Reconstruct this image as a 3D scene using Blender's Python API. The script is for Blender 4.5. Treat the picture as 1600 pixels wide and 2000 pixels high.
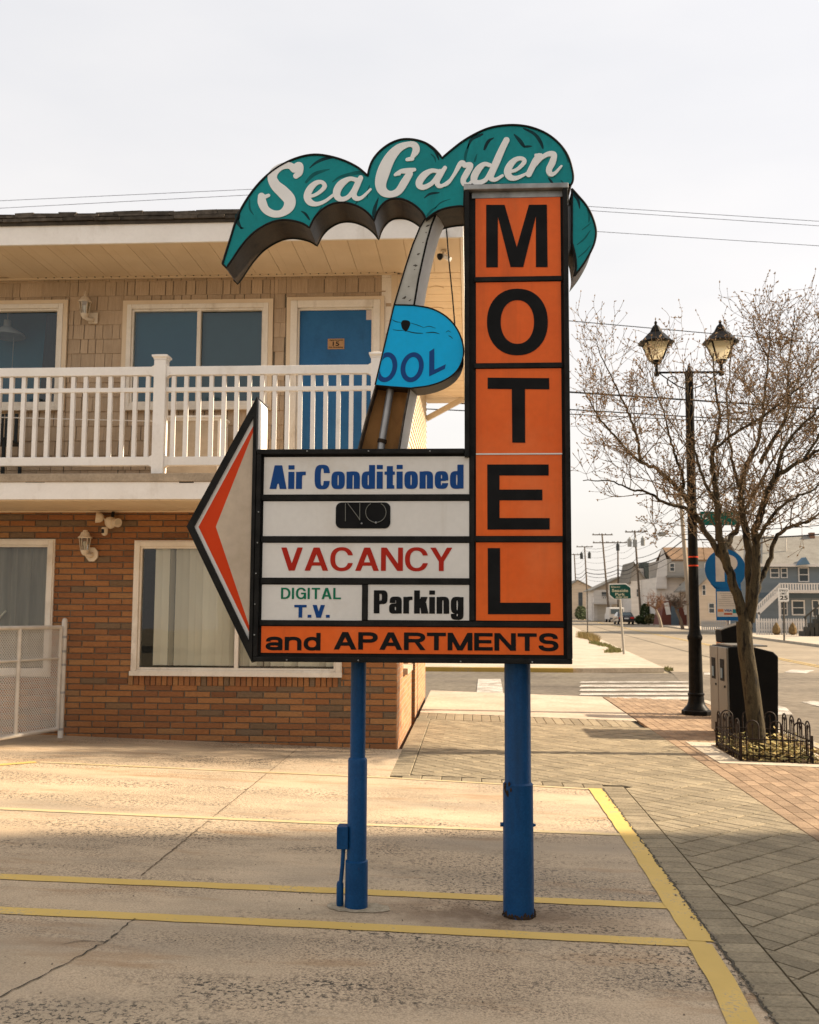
import bpy, math, random
import numpy as np
from mathutils import Vector, Matrix, noise as mnoise
rnd = random.Random(7)
scene = bpy.context.scene
for o in list(bpy.data.objects): bpy.data.objects.remove(o)
COL = scene.collection
R = math.radians
# ------------------------------------------------------------------ camera
F = 1950.0                     # focal length in photo pixels (photo 1600 x 2000)
CAM = np.array([0.0, 0.0, 1.55])
YAW, PITCH, ROLL = R(3.5), math.atan(188 / 1950), 0.005
fwd = np.array([-math.sin(YAW) * math.cos(PITCH), math.cos(YAW) * math.cos(PITCH), math.sin(PITCH)])
r0 = np.array([math.cos(YAW), math.sin(YAW), 0.0]); u0 = np.cross(r0, fwd)
rgt = math.cos(ROLL) * r0 + math.sin(ROLL) * u0
upv = math.cos(ROLL) * u0 - math.sin(ROLL) * r0
cd = bpy.data.cameras.new('camera'); cam = bpy.data.objects.new('camera', cd); COL.objects.link(cam)
m = Matrix.Identity(4)
for i in range(3):
    m[i][0] = rgt[i]; m[i][1] = upv[i]; m[i][2] = -fwd[i]; m[i][3] = CAM[i]
cam.matrix_world = m
cd.sensor_fit = 'HORIZONTAL'; cd.sensor_width = 36; cd.lens = 36 * F / 1600
cd.clip_start = 0.05; cd.clip_end = 3000
cd.dof.use_dof = True; cd.dof.focus_distance = 5.2; cd.dof.aperture_fstop = 9.0
scene.camera = cam
# ------------------------------------------------------------------ light
SUN_EL, SUN_AZ = R(31), R(12)   # from +x (the right), a little from behind the motel
w = bpy.data.worlds.new('World'); scene.world = w; w.use_nodes = True
nt = w.node_tree; nt.nodes.clear()
wo = nt.nodes.new('ShaderNodeOutputWorld'); bg = nt.nodes.new('ShaderNodeBackground')
sky = nt.nodes.new('ShaderNodeTexSky'); sky.sky_type = 'NISHITA'; sky.sun_disc = False
sky.sun_elevation = SUN_EL; sky.sun_rotation = R(90) - SUN_AZ
sky.dust_density = 4.0; sky.air_density = 1.0; sky.ozone_density = 1.0
mixh = nt.nodes.new('ShaderNodeMix'); mixh.data_type = 'RGBA'; mixh.inputs[0].default_value = 0.7
# thin high cloud: an even off-white veil with faint streaks
tc = nt.nodes.new('ShaderNodeTexCoord'); mp = nt.nodes.new('ShaderNodeMapping'); mp.inputs['Scale'].default_value = (1.0, 1.0, 3.2)
nz = nt.nodes.new('ShaderNodeTexNoise'); nz.inputs['Scale'].default_value = 2.2; nz.inputs['Detail'].default_value = 5
rp = nt.nodes.new('ShaderNodeValToRGB')
rp.color_ramp.elements[0].position = 0.3; rp.color_ramp.elements[0].color = (8.1, 7.82, 7.6, 1)
rp.color_ramp.elements[1].position = 0.75; rp.color_ramp.elements[1].color = (9.5, 8.95, 8.4, 1)
nt.links.new(tc.outputs['Generated'], mp.inputs['Vector']); nt.links.new(mp.outputs[0], nz.inputs['Vector'])
nt.links.new(nz.outputs['Fac'], rp.inputs[0])
# haze: the veil thickens and warms towards the horizon, all the way round
sx = nt.nodes.new('ShaderNodeSeparateXYZ'); nt.links.new(tc.outputs['Generated'], sx.inputs[0])
hz = nt.nodes.new('ShaderNodeMapRange'); hz.inputs[1].default_value = 0.0; hz.inputs[2].default_value = 0.6; nt.links.new(sx.outputs[2], hz.inputs[0])
hc = nt.nodes.new('ShaderNodeValToRGB'); hc.color_ramp.elements[0].color = (1.06, 1.03, 0.99, 1); hc.color_ramp.elements[1].color = (0.93, 0.955, 0.99, 1)
nt.links.new(hz.outputs[0], hc.inputs[0])
hm = nt.nodes.new('ShaderNodeMix'); hm.data_type = 'RGBA'; hm.blend_type = 'MULTIPLY'; hm.inputs[0].default_value = 1.0
nt.links.new(rp.outputs[0], hm.inputs[6]); nt.links.new(hc.outputs[0], hm.inputs[7])
nt.links.new(sky.outputs[0], mixh.inputs[6]); nt.links.new(hm.outputs[2], mixh.inputs[7])
nt.links.new(mixh.outputs[2], bg.inputs[0]); bg.inputs[1].default_value = 0.065
nt.links.new(bg.outputs[0], wo.inputs[0])
sd = bpy.data.lights.new('sun', 'SUN'); sun = bpy.data.objects.new('sun', sd); COL.objects.link(sun)
sd.energy = 5.0; sd.angle = R(0.9); sd.color = (1.0, 0.83, 0.62)
sdir = Vector((math.cos(SUN_EL) * math.cos(SUN_AZ), math.cos(SUN_EL) * math.sin(SUN_AZ), math.sin(SUN_EL)))
sun.rotation_euler = (-sdir).to_track_quat('-Z', 'Y').to_euler(); sun.location = (30, 5, 30)
vs = scene.view_settings; scene.display_settings.display_device = 'sRGB'
vs.view_transform = 'Standard'; vs.look = 'None'; vs.exposure = 1.12; vs.gamma = 1.0; vs.use_curve_mapping = False
# ------------------------------------------------------------------ photo pixel -> place
def ray(px, py): return fwd * F + rgt * (px - 800) - upv * (py - 1000)
def oy(px, py, Y):
    d = ray(px, py); p = CAM + d * (Y / d[1]); return Vector(p)
def g(x): return -0.028 * min(max(x, -6), 4.2)          # the lot and the pavement fall towards the street
def og(px, py, z=None):
    d = ray(px, py); zz = 0 if z is None else z
    for _ in range(20):
        p = CAM + d * ((zz - CAM[2]) / d[2])
        if z is None: zz = g(p[0])
    return Vector((p[0], p[1], zz))
def XZ(px, py, Y): p = oy(px, py, Y); return (p.x, p.z)
def rect(x0, y0, x1, y1, Y):
    a, b, c, d = oy(x0, y0, Y), oy(x1, y0, Y), oy(x0, y1, Y), oy(x1, y1, Y)
    return ((a.x + c.x) / 2, (b.x + d.x) / 2, (c.z + d.z) / 2, (a.z + b.z) / 2)   # x0,x1,z0,z1
# ------------------------------------------------------------------ mesh helpers
ORG = {}
class MB:
    def __init__(s): s.v = []; s.f = []
    def add(s, vs_, fs):
        n = len(s.v); s.v += [tuple(a) for a in vs_]; s.f += [tuple(i + n for i in q) for q in fs]; return s
    def box(s, x0, x1, y0, y1, z0, z1):
        return s.add([(x0,y0,z0),(x1,y0,z0),(x1,y1,z0),(x0,y1,z0),(x0,y0,z1),(x1,y0,z1),(x1,y1,z1),(x0,y1,z1)],
                     [(3,2,1,0),(4,5,6,7),(0,1,5,4),(1,2,6,5),(2,3,7,6),(3,0,4,7)])
    def pillow(s, o, U, V, N, du, dv, dn, c):
        # slab centred at o spanning U,V, standing dn proud along N with a chamfered face
        o, U, V, N = Vector(o), Vector(U), Vector(V), Vector(N); P = []
        for a, b in ((-1,-1),(1,-1),(1,1),(-1,1)): P.append(o + U*a*du/2 + V*b*dv/2)
        for a, b in ((-1,-1),(1,-1),(1,1),(-1,1)): P.append(o + U*a*du/2 + V*b*dv/2 + N*(dn-c))
        for a, b in ((-1,-1),(1,-1),(1,1),(-1,1)): P.append(o + U*a*(du/2-c) + V*b*(dv/2-c) + N*dn)
        F_ = [(8,9,10,11)]
        for i in range(4):
            j = (i+1) % 4; F_ += [(i,j,4+j,4+i),(4+i,4+j,8+j,8+i)]
        return s.add(P, F_)
    def bar(s, a, b, wx, wy, up=(0,0,1)):
        a, b = Vector(a), Vector(b); d = (b-a).normalized(); u = Vector(up)
        x = d.cross(u)
        if x.length < 1e-4: x = d.cross(Vector((0,1,0)))
        x.normalize(); y = x.cross(d).normalized(); P = []
        for p in (a, b):
            for i, j in ((-1,-1),(1,-1),(1,1),(-1,1)): P.append(p + x*i*wx/2 + y*j*wy/2)
        return s.add(P, [(3,2,1,0),(4,5,6,7),(0,1,5,4),(1,2,6,5),(2,3,7,6),(3,0,4,7)])
    def tube(s, pts, rad, n=8, caps=True):
        pts = [Vector(p) for p in pts]
        if not hasattr(rad, '__len__'): rad = [rad]*len(pts)
        t0 = (pts[1]-pts[0]).normalized(); ref = Vector((0,0,1)) if abs(t0.z) < .9 else Vector((1,0,0))
        base = len(s.v); P = []; x = t0.cross(ref).normalized()
        for i, p in enumerate(pts):
            t = (pts[min(i+1,len(pts)-1)] - pts[max(i-1,0)])
            t = t.normalized() if t.length > 1e-9 else t0
            x = (x - t*x.dot(t)); x = x.normalized() if x.length > 1e-6 else t.orthogonal().normalized()
            y = t.cross(x)
            for k in range(n):
                a = 2*math.pi*k/n; P.append(p + (x*math.cos(a) + y*math.sin(a))*rad[i])
        F_ = []
        for i in range(len(pts)-1):
            for k in range(n):
                k2 = (k+1) % n; F_.append((i*n+k, i*n+k2, (i+1)*n+k2, (i+1)*n+k))
        if caps: F_.append(tuple(range(n-1,-1,-1))); F_.append(tuple((len(pts)-1)*n+k for k in range(n)))
        return s.add(P, F_)
    def prism(s, poly, y0, y1, back=True):
        # poly of (x,z) seen from the front (-y), counter-clockwise
        n = len(poly)
        A = sum(poly[i][0]*poly[(i+1)%n][1]-poly[(i+1)%n][0]*poly[i][1] for i in range(n))
        if A < 0: poly = poly[::-1]
        P = [(p[0],y0,p[1]) for p in poly] + [(p[0],y1,p[1]) for p in poly]
        F_ = [tuple(range(n))]
        if back: F_.append(tuple(range(2*n-1,n-1,-1)))
        for i in range(n):
            j = (i+1) % n; F_.append((j,i,n+i,n+j))
        return s.add(P, F_)
    def flat(s, poly, z0, z1):
        # poly of (x,y) from above; top at z1(x) may be a function
        n = len(poly)
        A = sum(poly[i][0]*poly[(i+1)%n][1]-poly[(i+1)%n][0]*poly[i][1] for i in range(n))
        if A < 0: poly = poly[::-1]
        fz = lambda zz, p: zz(p[0]) if callable(zz) else zz
        P = [(p[0],p[1],fz(z1,p)) for p in poly] + [(p[0],p[1],fz(z0,p)) for p in poly]
        F_ = [tuple(range(n)), tuple(range(2*n-1,n-1,-1))]
        for i in range(n):
            j = (i+1) % n; F_.append((j,i,n+i,n+j))
        return s.add(P, F_)
    def sheet(s, poly, z):
        n = len(poly)
        A = sum(poly[i][0]*poly[(i+1)%n][1]-poly[(i+1)%n][0]*poly[i][1] for i in range(n))
        if A < 0: poly = poly[::-1]
        return s.add([(p[0],p[1],z(p[0]) if callable(z) else z) for p in poly], [tuple(range(n))])
    def lathe(s, prof, c, n=16, axis='z', squash=1.0, rot=0.0):
        P = []; k0 = len(prof)
        for r, z in prof:
            for k in range(n):
                a = 2*math.pi*k/n + rot; P.append((c[0]+r*math.cos(a), c[1]+r*math.sin(a)*squash, c[2]+z))
        F_ = []
        for i in range(k0-1):
            for k in range(n):
                k2 = (k+1) % n; F_.append((i*n+k, i*n+k2, (i+1)*n+k2, (i+1)*n+k))
        F_.append(tuple(range(n-1,-1,-1))); F_.append(tuple((k0-1)*n+k for k in range(n)))
        return s.add(P, F_)
    def frame(s, x0, x1, z0, z1, t, y0, y1, tb=None):
        tb = t if tb is None else tb
        s.box(x0, x0+t, y0, y1, z0, z1); s.box(x1-t, x1, y0, y1, z0, z1)
        s.box(x0+t, x1-t, y0, y1, z1-t, z1); s.box(x0+t, x1-t, y0, y1, z0, z0+tb); return s
def mesh_of(mb, off=(0,0,0), smooth=None):
    me = bpy.data.meshes.new('m'); ox, oy_, oz = off
    me.from_pydata([(a-ox, b-oy_, c-oz) for a,b,c in mb.v], [], mb.f)
    if smooth is not None:
        me.polygons.foreach_set('use_smooth', [True]*len(me.polygons)); me.set_sharp_from_angle(angle=R(smooth))
    me.update(); return me
def link(name, me, mat_, parent=None, loc=(0,0,0)):
    me.name = name; o = bpy.data.objects.new(name, me); COL.objects.link(o)
    if mat_ is not None and not me.materials: me.materials.append(mat_)
    if parent is not None: o.parent = parent
    o.location = loc; return o
def tag(o, label=None, cat=None, group=None, kind=None):
    if label: o['label'] = label
    if cat: o['category'] = cat
    if group: o['group'] = group
    if kind: o['kind'] = kind
    return o
def thing(name, label, cat, loc=(0,0,0), group=None):
    o = bpy.data.objects.new(name, None); COL.objects.link(o); o.location = loc; o.empty_display_size = .2
    ORG[o.name] = tuple(loc); return tag(o, label, cat, group)
def part(name, mb, mat_, parent, smooth=None, label=None, kind=None, bevel=0):
    off = ORG[parent.name]; o = link(name, mesh_of(mb, off, smooth), mat_, parent); ORG[o.name] = off
    if bevel: bev(o, bevel)
    return tag(o, label=label, kind=kind)
def single(name, mb, mat_, label, cat, base, group=None, smooth=None, bevel=0):
    o = link(name, mesh_of(mb, base, smooth), mat_, None, base); ORG[o.name] = tuple(base)
    if bevel: bev(o, bevel)
    return tag(o, label, cat, group)
def struct(name, mb, mat_, parent=None, kind='structure', smooth=None, label=None):
    o = link(name, mesh_of(mb, (0,0,0), smooth), mat_, parent); ORG[o.name] = (0,0,0)
    return tag(o, kind=kind if parent is None else None, label=label)
def bev(o, wd, seg=2):
    b = o.modifiers.new('bevel', 'BEVEL'); b.width = wd; b.segments = seg; b.limit_method = 'ANGLE'; b.angle_limit = R(40)
def piece(name, me, mat_, parent, pos):
    off = ORG[parent.name]
    return link(name, me, mat_, parent, (pos[0]-off[0], pos[1]-off[1], pos[2]-off[2]))
def copy_tree(o, parent=None):
    c = o.copy(); COL.objects.link(c); c.parent = parent
    for ch in list(o.children): copy_tree(ch, c)
    return c
# ------------------------------------------------------------------ materials
def srgb(r, g_, b):
    f_ = lambda c: (c/255/12.92) if c/255 <= .04045 else ((c/255+.055)/1.055)**2.4
    return (f_(r), f_(g_), f_(b))
MATS = {}
def _n(nt, t, **k):
    n = nt.nodes.new(t)
    for a, b in k.items(): setattr(n, a, b)
    return n
def mat(name, c1, c2=None, scale=6.0, detail=4, rough=.6, bump=0.0, bscale=None, rv=0.0, metal=0.0, spec=.16, stretch=(1,1,1), lo=.35, hi=.65, fine=0.0, c3=None, island=False, coat=0.0, dirt=()):
    if name in MATS: return MATS[name]
    M = bpy.data.materials.new(name); M.use_nodes = True; nt = M.node_tree; L = nt.links.new
    p = nt.nodes['Principled BSDF']
    geo = _n(nt, 'ShaderNodeNewGeometry'); oi = _n(nt, 'ShaderNodeObjectInfo')
    mp = _n(nt, 'ShaderNodeMapping'); mp.inputs['Scale'].default_value = stretch
    L(geo.outputs['Position'], mp.inputs['Vector'])
    nz = _n(nt, 'ShaderNodeTexNoise'); nz.inputs['Scale'].default_value = scale; nz.inputs['Detail'].default_value = detail; nz.inputs['Roughness'].default_value = .6
    L(mp.outputs[0], nz.inputs['Vector'])
    rp = _n(nt, 'ShaderNodeValToRGB'); e = rp.color_ramp.elements
    c2 = c2 or tuple(x*.85 for x in c1)
    e[0].position = lo; e[0].color = (*c1, 1); e[1].position = hi; e[1].color = (*c2, 1)
    if c3:
        q = e.new((lo+hi)/2); q.color = (*c3, 1)
    L(nz.outputs['Fac'], rp.inputs[0]); col = rp.outputs[0]
    if rv or fine:
        hs = _n(nt, 'ShaderNodeHueSaturation'); src = None
        if rv:
            if island:
                ad = _n(nt, 'ShaderNodeMath', operation='ADD'); L(oi.outputs['Random'], ad.inputs[0]); L(geo.outputs['Random Per Island'], ad.inputs[1])
                fr = _n(nt, 'ShaderNodeMath', operation='FRACT'); L(ad.outputs[0], fr.inputs[0]); src = fr.outputs[0]
            else: src = oi.outputs['Random']
            mr = _n(nt, 'ShaderNodeMapRange'); mr.inputs[3].default_value = 1-rv; mr.inputs[4].default_value = 1+rv
            L(src, mr.inputs[0]); v = mr.outputs[0]
        else: v = None
        if fine:
            n2 = _n(nt, 'ShaderNodeTexNoise'); n2.inputs['Scale'].default_value = scale*14; n2.inputs['Detail'].default_value = 2
            L(mp.outputs[0], n2.inputs['Vector'])
            m2 = _n(nt, 'ShaderNodeMapRange'); m2.inputs[1].default_value = .3; m2.inputs[2].default_value = .7; m2.inputs[3].default_value = 1-fine; m2.inputs[4].default_value = 1+fine
            L(n2.outputs['Fac'], m2.inputs[0])
            if v is not None:
                mm = _n(nt, 'ShaderNodeMath', operation='MULTIPLY'); L(v, mm.inputs[0]); L(m2.outputs[0], mm.inputs[1]); v = mm.outputs[0]
            else: v = m2.outputs[0]
        L(v, hs.inputs['Value']); L(col, hs.inputs['Color']); col = hs.outputs[0]
    for dc, amt, dsc, dst, d0, d1 in dirt:
        dm = _n(nt, 'ShaderNodeMapping'); dm.inputs['Scale'].default_value = dst; dm.inputs['Location'].default_value = (dsc, dsc*.7, dsc*.3); L(geo.outputs['Position'], dm.inputs['Vector'])
        dn = _n(nt, 'ShaderNodeTexNoise'); dn.inputs['Scale'].default_value = dsc; dn.inputs['Detail'].default_value = 7; dn.inputs['Roughness'].default_value = .65; L(dm.outputs[0], dn.inputs['Vector'])
        dr = _n(nt, 'ShaderNodeMapRange'); dr.inputs[1].default_value = d0; dr.inputs[2].default_value = d1; dr.inputs[4].default_value = amt; L(dn.outputs['Fac'], dr.inputs[0])
        dx = _n(nt, 'ShaderNodeMix', data_type='RGBA'); dx.inputs[7].default_value = (*dc, 1); L(dr.outputs[0], dx.inputs[0]); L(col, dx.inputs[6]); col = dx.outputs[2]
    L(col, p.inputs['Base Color'])
    p.inputs['Roughness'].default_value = rough; p.inputs['Metallic'].default_value = metal
    p.inputs['Specular IOR Level'].default_value = spec; p.inputs['Coat Weight'].default_value = coat
    if bump:
        bn = _n(nt, 'ShaderNodeTexNoise'); bn.inputs['Scale'].default_value = bscale or scale*6; bn.inputs['Detail'].default_value = 5
        L(mp.outputs[0], bn.inputs['Vector'])
        b = _n(nt, 'ShaderNodeBump'); b.inputs['Strength'].default_value = bump; b.inputs['Distance'].default_value = .01
        L(bn.outputs['Fac'], b.inputs['Height']); L(b.outputs[0], p.inputs['Normal'])
    MATS[name] = M; return M
def glass(name, tint=(1,1,1), base=.05, rough=0.0):
    if name in MATS: return MATS[name]
    M = bpy.data.materials.new(name); M.use_nodes = True; nt = M.node_tree; nt.nodes.clear(); L = nt.links.new
    out = _n(nt, 'ShaderNodeOutputMaterial'); t = _n(nt, 'ShaderNodeBsdfTransparent'); t.inputs[0].default_value = (*tint, 1)
    gl = _n(nt, 'ShaderNodeBsdfGlossy'); gl.inputs['Roughness'].default_value = rough
    geo = _n(nt, 'ShaderNodeNewGeometry'); nz = _n(nt, 'ShaderNodeTexNoise'); nz.inputs['Scale'].default_value = 1.3
    b = _n(nt, 'ShaderNodeBump'); b.inputs['Strength'].default_value = .12; b.inputs['Distance'].default_value = .012
    L(geo.outputs['Position'], nz.inputs['Vector']); L(nz.outputs['Fac'], b.inputs['Height']); L(b.outputs[0], gl.inputs['Normal'])
    fr = _n(nt, 'ShaderNodeFresnel'); fr.inputs[0].default_value = 1.5
    mr = _n(nt, 'ShaderNodeMapRange'); mr.inputs[3].default_value = base; mr.inputs[4].default_value = 1.0; mr.inputs[1].default_value = 0.0
    L(fr.outputs[0], mr.inputs[0]); mx = _n(nt, 'ShaderNodeMixShader')
    L(mr.outputs[0], mx.inputs[0]); L(t.outputs[0], mx.inputs[1]); L(gl.outputs[0], mx.inputs[2]); L(mx.outputs[0], out.inputs[0])
    MATS[name] = M; return M
# ------------------------------------------------------------------ lettering
def _curve_mesh(c):
    o = bpy.data.objects.new('tmp', c); me = bpy.data.meshes.new_from_object(o); bpy.data.objects.remove(o)
    me.materials.clear(); return me
def text_mb(body, x0, x1, z0, z1, Y, depth=.004, offset=0.0, shear=0.0, space=1.0, ref='H'):
    def raw(b):
        c = bpy.data.curves.new('t', 'FONT'); c.body = b; c.size = 1; c.resolution_u = 5; c.offset = offset; c.shear = shear
        c.space_character = space; c.extrude = .05
        me = _curve_mesh(c); v = np.array([q.co[:] for q in me.vertices]); f_ = [tuple(p.vertices) for p in me.polygons]
        bpy.data.meshes.remove(me); bpy.data.curves.remove(c); return v, f_
    v, f_ = raw(body); h = raw(ref)[0]
    ya, yb = h[:,1].min(), h[:,1].max(); xa, xb = v[:,0].min(), v[:,0].max()
    X = x0 + (v[:,0]-xa)/(xb-xa)*(x1-x0); Z = z0 + (v[:,1]-ya)/(yb-ya)*(z1-z0); D = Y - depth*(v[:,2]+.05)/.1
    return MB().add(list(zip(X, D, Z)), f_)
def catmull(P, k=8):
    P = [np.array(p, float) for p in P]; P = [2*P[0]-P[1]] + P + [2*P[-1]-P[-2]]; out = []
    for i in range(1, len(P)-2):
        a, b, c, d = P[i-1], P[i], P[i+1], P[i+2]
        for j in range(k):
            t = j/k
            out.append(.5*((2*b)+(c-a)*t+(2*a-5*b+4*c-d)*t*t+(3*b-a-3*c+d)*t**3))
    out.append(P[-2]); return out
def stroke_loops(strokes, res=1.0, polys=()):
    # union of brush strokes (x,y,r) -> closed outlines, by contouring their distance field
    segs = []
    for s in strokes:
        q = catmull(s)
        for a, b in zip(q[:-1], q[1:]): segs.append((a, b))
    A = np.array([a for a,_ in segs]); B = np.array([b for _,b in segs])
    mx = max(A[:,2].max(), B[:,2].max()) + 3
    x0, y0 = A[:,0].min()-mx, A[:,1].min()-mx; x1, y1 = A[:,0].max()+mx, A[:,1].max()+mx
    nx, ny = int((x1-x0)/res)+2, int((y1-y0)/res)+2
    gx, gy = np.meshgrid(x0+np.arange(nx)*res, y0+np.arange(ny)*res)
    D = np.full(gx.shape, 1e9)
    for a, b in segs:
        d = b-a; l2 = d[0]**2+d[1]**2+1e-9
        t = np.clip(((gx-a[0])*d[0]+(gy-a[1])*d[1])/l2, 0, 1)
        D = np.minimum(D, np.hypot(gx-a[0]-t*d[0], gy-a[1]-t*d[1]) - (a[2]+t*(b[2]-a[2])))
    return contour(D, x0, y0, res)
def contour(D, x0, y0, res):
    ins = D < 0; pts = {}; nxt = {}
    def ip(i, j, i2, j2):
        a, b = D[j,i], D[j2,i2]; t = a/(a-b); return (x0+(i+(i2-i)*t)*res, y0+(j+(j2-j)*t)*res)
    cells = np.argwhere((ins[:-1,:-1].astype(int)+ins[1:,:-1]+ins[:-1,1:]+ins[1:,1:]) % 4 != 0)
    for j, i in cells:
        c = [ins[j,i], ins[j,i+1], ins[j+1,i+1], ins[j+1,i]]
        cr = [(i,j),(i+1,j),(i+1,j+1),(i,j+1)]; ek = [(i,j,0),(i+1,j,1),(i,j+1,0),(i,j,1)]
        ent, ex = [], []
        for k in range(4):
            k2 = (k+1) % 4
            if c[k] != c[k2]:
                pts[ek[k]] = ip(*cr[k], *cr[k2]); (ex if c[k] else ent).append(k)
        for e_ in ent:
            best = min(ex, key=lambda q: (q-e_) % 4); ex.remove(best); nxt[ek[e_]] = ek[best]
    loops = []; todo = set(nxt)
    while todo:
        s = next(iter(todo)); lp = []; k = s
        while k in todo:
            todo.discard(k); lp.append(pts[k]); k = nxt.get(k)
        if len(lp) > 6: loops.append(lp)
    return loops
# ---- a small grotesque alphabet drawn as solids: s = stem, h = bar, cap height 1
def glyph(ch, W, s, h, xh=.73, p=2.3):
    res = .0125; gx, gy = np.meshgrid(np.arange(-.10317, W+.12, res), np.arange(-.32231, 1.12, res))
    U = lambda *a: np.minimum.reduce(a); I_ = lambda *a: np.maximum.reduce(a)
    bx = lambda x0, x1, y0, y1: I_(x0-gx, gx-x1, y0-gy, gy-y1)
    def el(cx, cy, rx, ry): return ((np.abs(gx-cx)/rx)**p + (np.abs(gy-cy)/ry)**p)**(1/p)*min(rx,ry)-min(rx,ry)
    def ring(x0, x1, y0, y1):
        cx, cy, rx, ry = (x0+x1)/2, (y0+y1)/2, (x1-x0)/2, (y1-y0)/2; return I_(el(cx,cy,rx,ry), -el(cx,cy,rx-s,ry-h))
    def quad(xa0, xa1, ya, xb0, xb1, yb):      # slanted bar between heights ya and yb
        t = (gy-ya)/(yb-ya); k = 1/math.hypot(1, (xb0-xa0)/(yb-ya)); return I_((xa0+(xb0-xa0)*t-gx)*k, (gx-xa1-(xb1-xa1)*t)*k, min(ya,yb)-gy, gy-max(ya,yb))
    half = W/2; d = s*1.12
    if ch == 'I': D = bx(0,s,0,1)
    elif ch == 'L': D = U(bx(0,s,0,1), bx(0,W,0,h))
    elif ch == 'T': D = U(bx(0,W,1-h,1), bx(half-s/2,half+s/2,0,1))
    elif ch == 'E': D = U(bx(0,s,0,1), bx(0,W,0,h), bx(0,W,1-h,1), bx(0,W*.93,.5-h*.45,.5+h*.5))
    elif ch == 'V': D = U(quad(0,d,1,half-d*.55,half+d*.45,0), quad(W-d,W,1,half-d*.45,half+d*.55,0))
    elif ch == 'A': D = U(quad(0,d,0,half-d*.55,half+d*.45,1), quad(W-d,W,0,half-d*.45,half+d*.55,1), bx(W*.2,W*.8,.22,.22+h))
    elif ch == 'N': D = U(bx(0,s,0,1), bx(W-s,W,0,1), quad(0,s*1.15,1,W-s*1.15,W,0))
    elif ch == 'M': D = U(bx(0,s,0,1), bx(W-s,W,0,1), quad(0,s*1.05,1,half-s*.55,half+s*.5,0), quad(W-s*1.05,W,1,half-s*.5,half+s*.55,0))
    elif ch == 'Y': D = U(quad(0,d,1,half-s/2,half+s/2,.4), quad(W-d,W,1,half-s/2,half+s/2,.4), bx(half-s/2,half+s/2,0,.42))
    elif ch == 'C': D = I_(ring(0,W,-.015,1.015), -I_(half+s*.2-gx, np.abs(gy-.5)-.165))
    elif ch == 'G': D = U(I_(ring(0,W,-.015,1.015), -I_(half-gx, np.abs(gy-.56)-.14)), bx(half,W,.42,.42+h), bx(W-s*.85,W,0,.5))
    elif ch == 'D': D = U(bx(0,s,0,1), I_(ring(W-2*(W*.62),W,0,1), W*.38-gx), bx(0,W*.4,0,h), bx(0,W*.4,1-h,1))
    elif ch in 'PR':
        y0 = .40 if ch == 'P' else .43; D = U(bx(0,s,0,1), I_(ring(W*.1,W,y0,1), W*.5-gx), bx(0,W*.56,1-h,1), bx(0,W*.56,y0,y0+h))
        if ch == 'R': D = U(D, quad(W*.45,W*.45+s,y0+h*.5,W-s*1.02,W+.02,0))
    elif ch == 'S':
        ym = .5; top = ring(W*.03,W*.97,ym-h/2,1.015); bot = ring(0,W,-.015,ym+h/2); yt, yb_ = (ym-h/2+1.015)/2, (ym+h/2-.015)/2
        D = U(I_(top, -I_(half-gx, gy-(yt-.02))), I_(bot, -I_(gx-half, (yb_+.02)-gy)))
    elif ch == '.': D = bx(0,s,0,h*1.15)
    elif ch == 'o': D = ring(0,W,-.01,xh+.01)
    elif ch == 'd': D = U(ring(0,W,-.01,xh+.01), bx(W-s,W,0,1))
    elif ch == 'n': D = U(bx(0,s,0,xh), I_(ring(0,W,xh-.62,xh+.012), xh-.31-gy), bx(W-s,W,0,xh-.29))
    elif ch == 'r': D = U(bx(0,s,0,xh), I_(ring(0,W*1.75,xh-.5,xh+.012), (xh-.22)-gy, gx-W, gx-s*.5-9))
    elif ch == 'i': D = U(bx(0,s,0,xh), bx(0,s,xh+.1,1))
    elif ch == 't': D = U(bx(W*.22,W*.22+s,.0,.95), bx(0,W,xh-h*.9,xh), bx(W*.22,W*.95,0,h))
    elif ch == 'e': D = U(I_(ring(0,W,-.01,xh+.01), -I_(half-gx, np.abs(gy-.285)-.055)), bx(s*.5,W-s*.4,xh*.5-h*.28,xh*.5+h*.42))
    elif ch == 'a': D = U(I_(ring(0,W,-.01,xh*.60), W*.9-9*0-gx-W), bx(W-s,W,0,xh*.72), I_(ring(.02,W,xh-.48,xh+.01), (xh-.24)-gy), I_(ring(.02,W,xh-.48,xh+.01), gx-half, (xh-.27)-gy))
    elif ch == 'k': D = U(bx(0,s,0,1), quad(s*.6,s*1.7,.25,W-d*1.05,W,xh), quad(W-d,W+.03,0,s*1.0,s*2.1,.47))
    elif ch == 'g': D = U(ring(0,W,.0,xh+.01), bx(W-s,W,-.05,xh), I_(ring(0,W,-.26,.25), gy-.0), I_(ring(0,W,-.26,.25), gy+.06))
    return contour(D, -.10317, -.32231, res)
def set_word(body, widths, s, h, gap, rect_, Y, depth=.0015, xh=.73, p=2.3, space=.3):
    # returns the solid of a word fitted to rect_ = (x0,x1,z0,z1): z from baseline to cap top
    x = 0; runs = []
    for ch in body:
        if ch == ' ': x += space; continue
        W = widths.get(ch, widths['*'])
        runs.append((x, glyph(ch, W, s, h, xh, p))); x += W+gap
    tot = x-gap; x0, x1, z0, z1 = rect_; sx = (x1-x0)/tot; sz = z1-z0; mb = MB()
    for xo, lp in runs:
        q = loops_mb(lp, lambda a, b: (x0+(xo+a)*sx, z0+b*sz), Y, depth); mb.add(q.v, q.f)
    return mb
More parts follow.
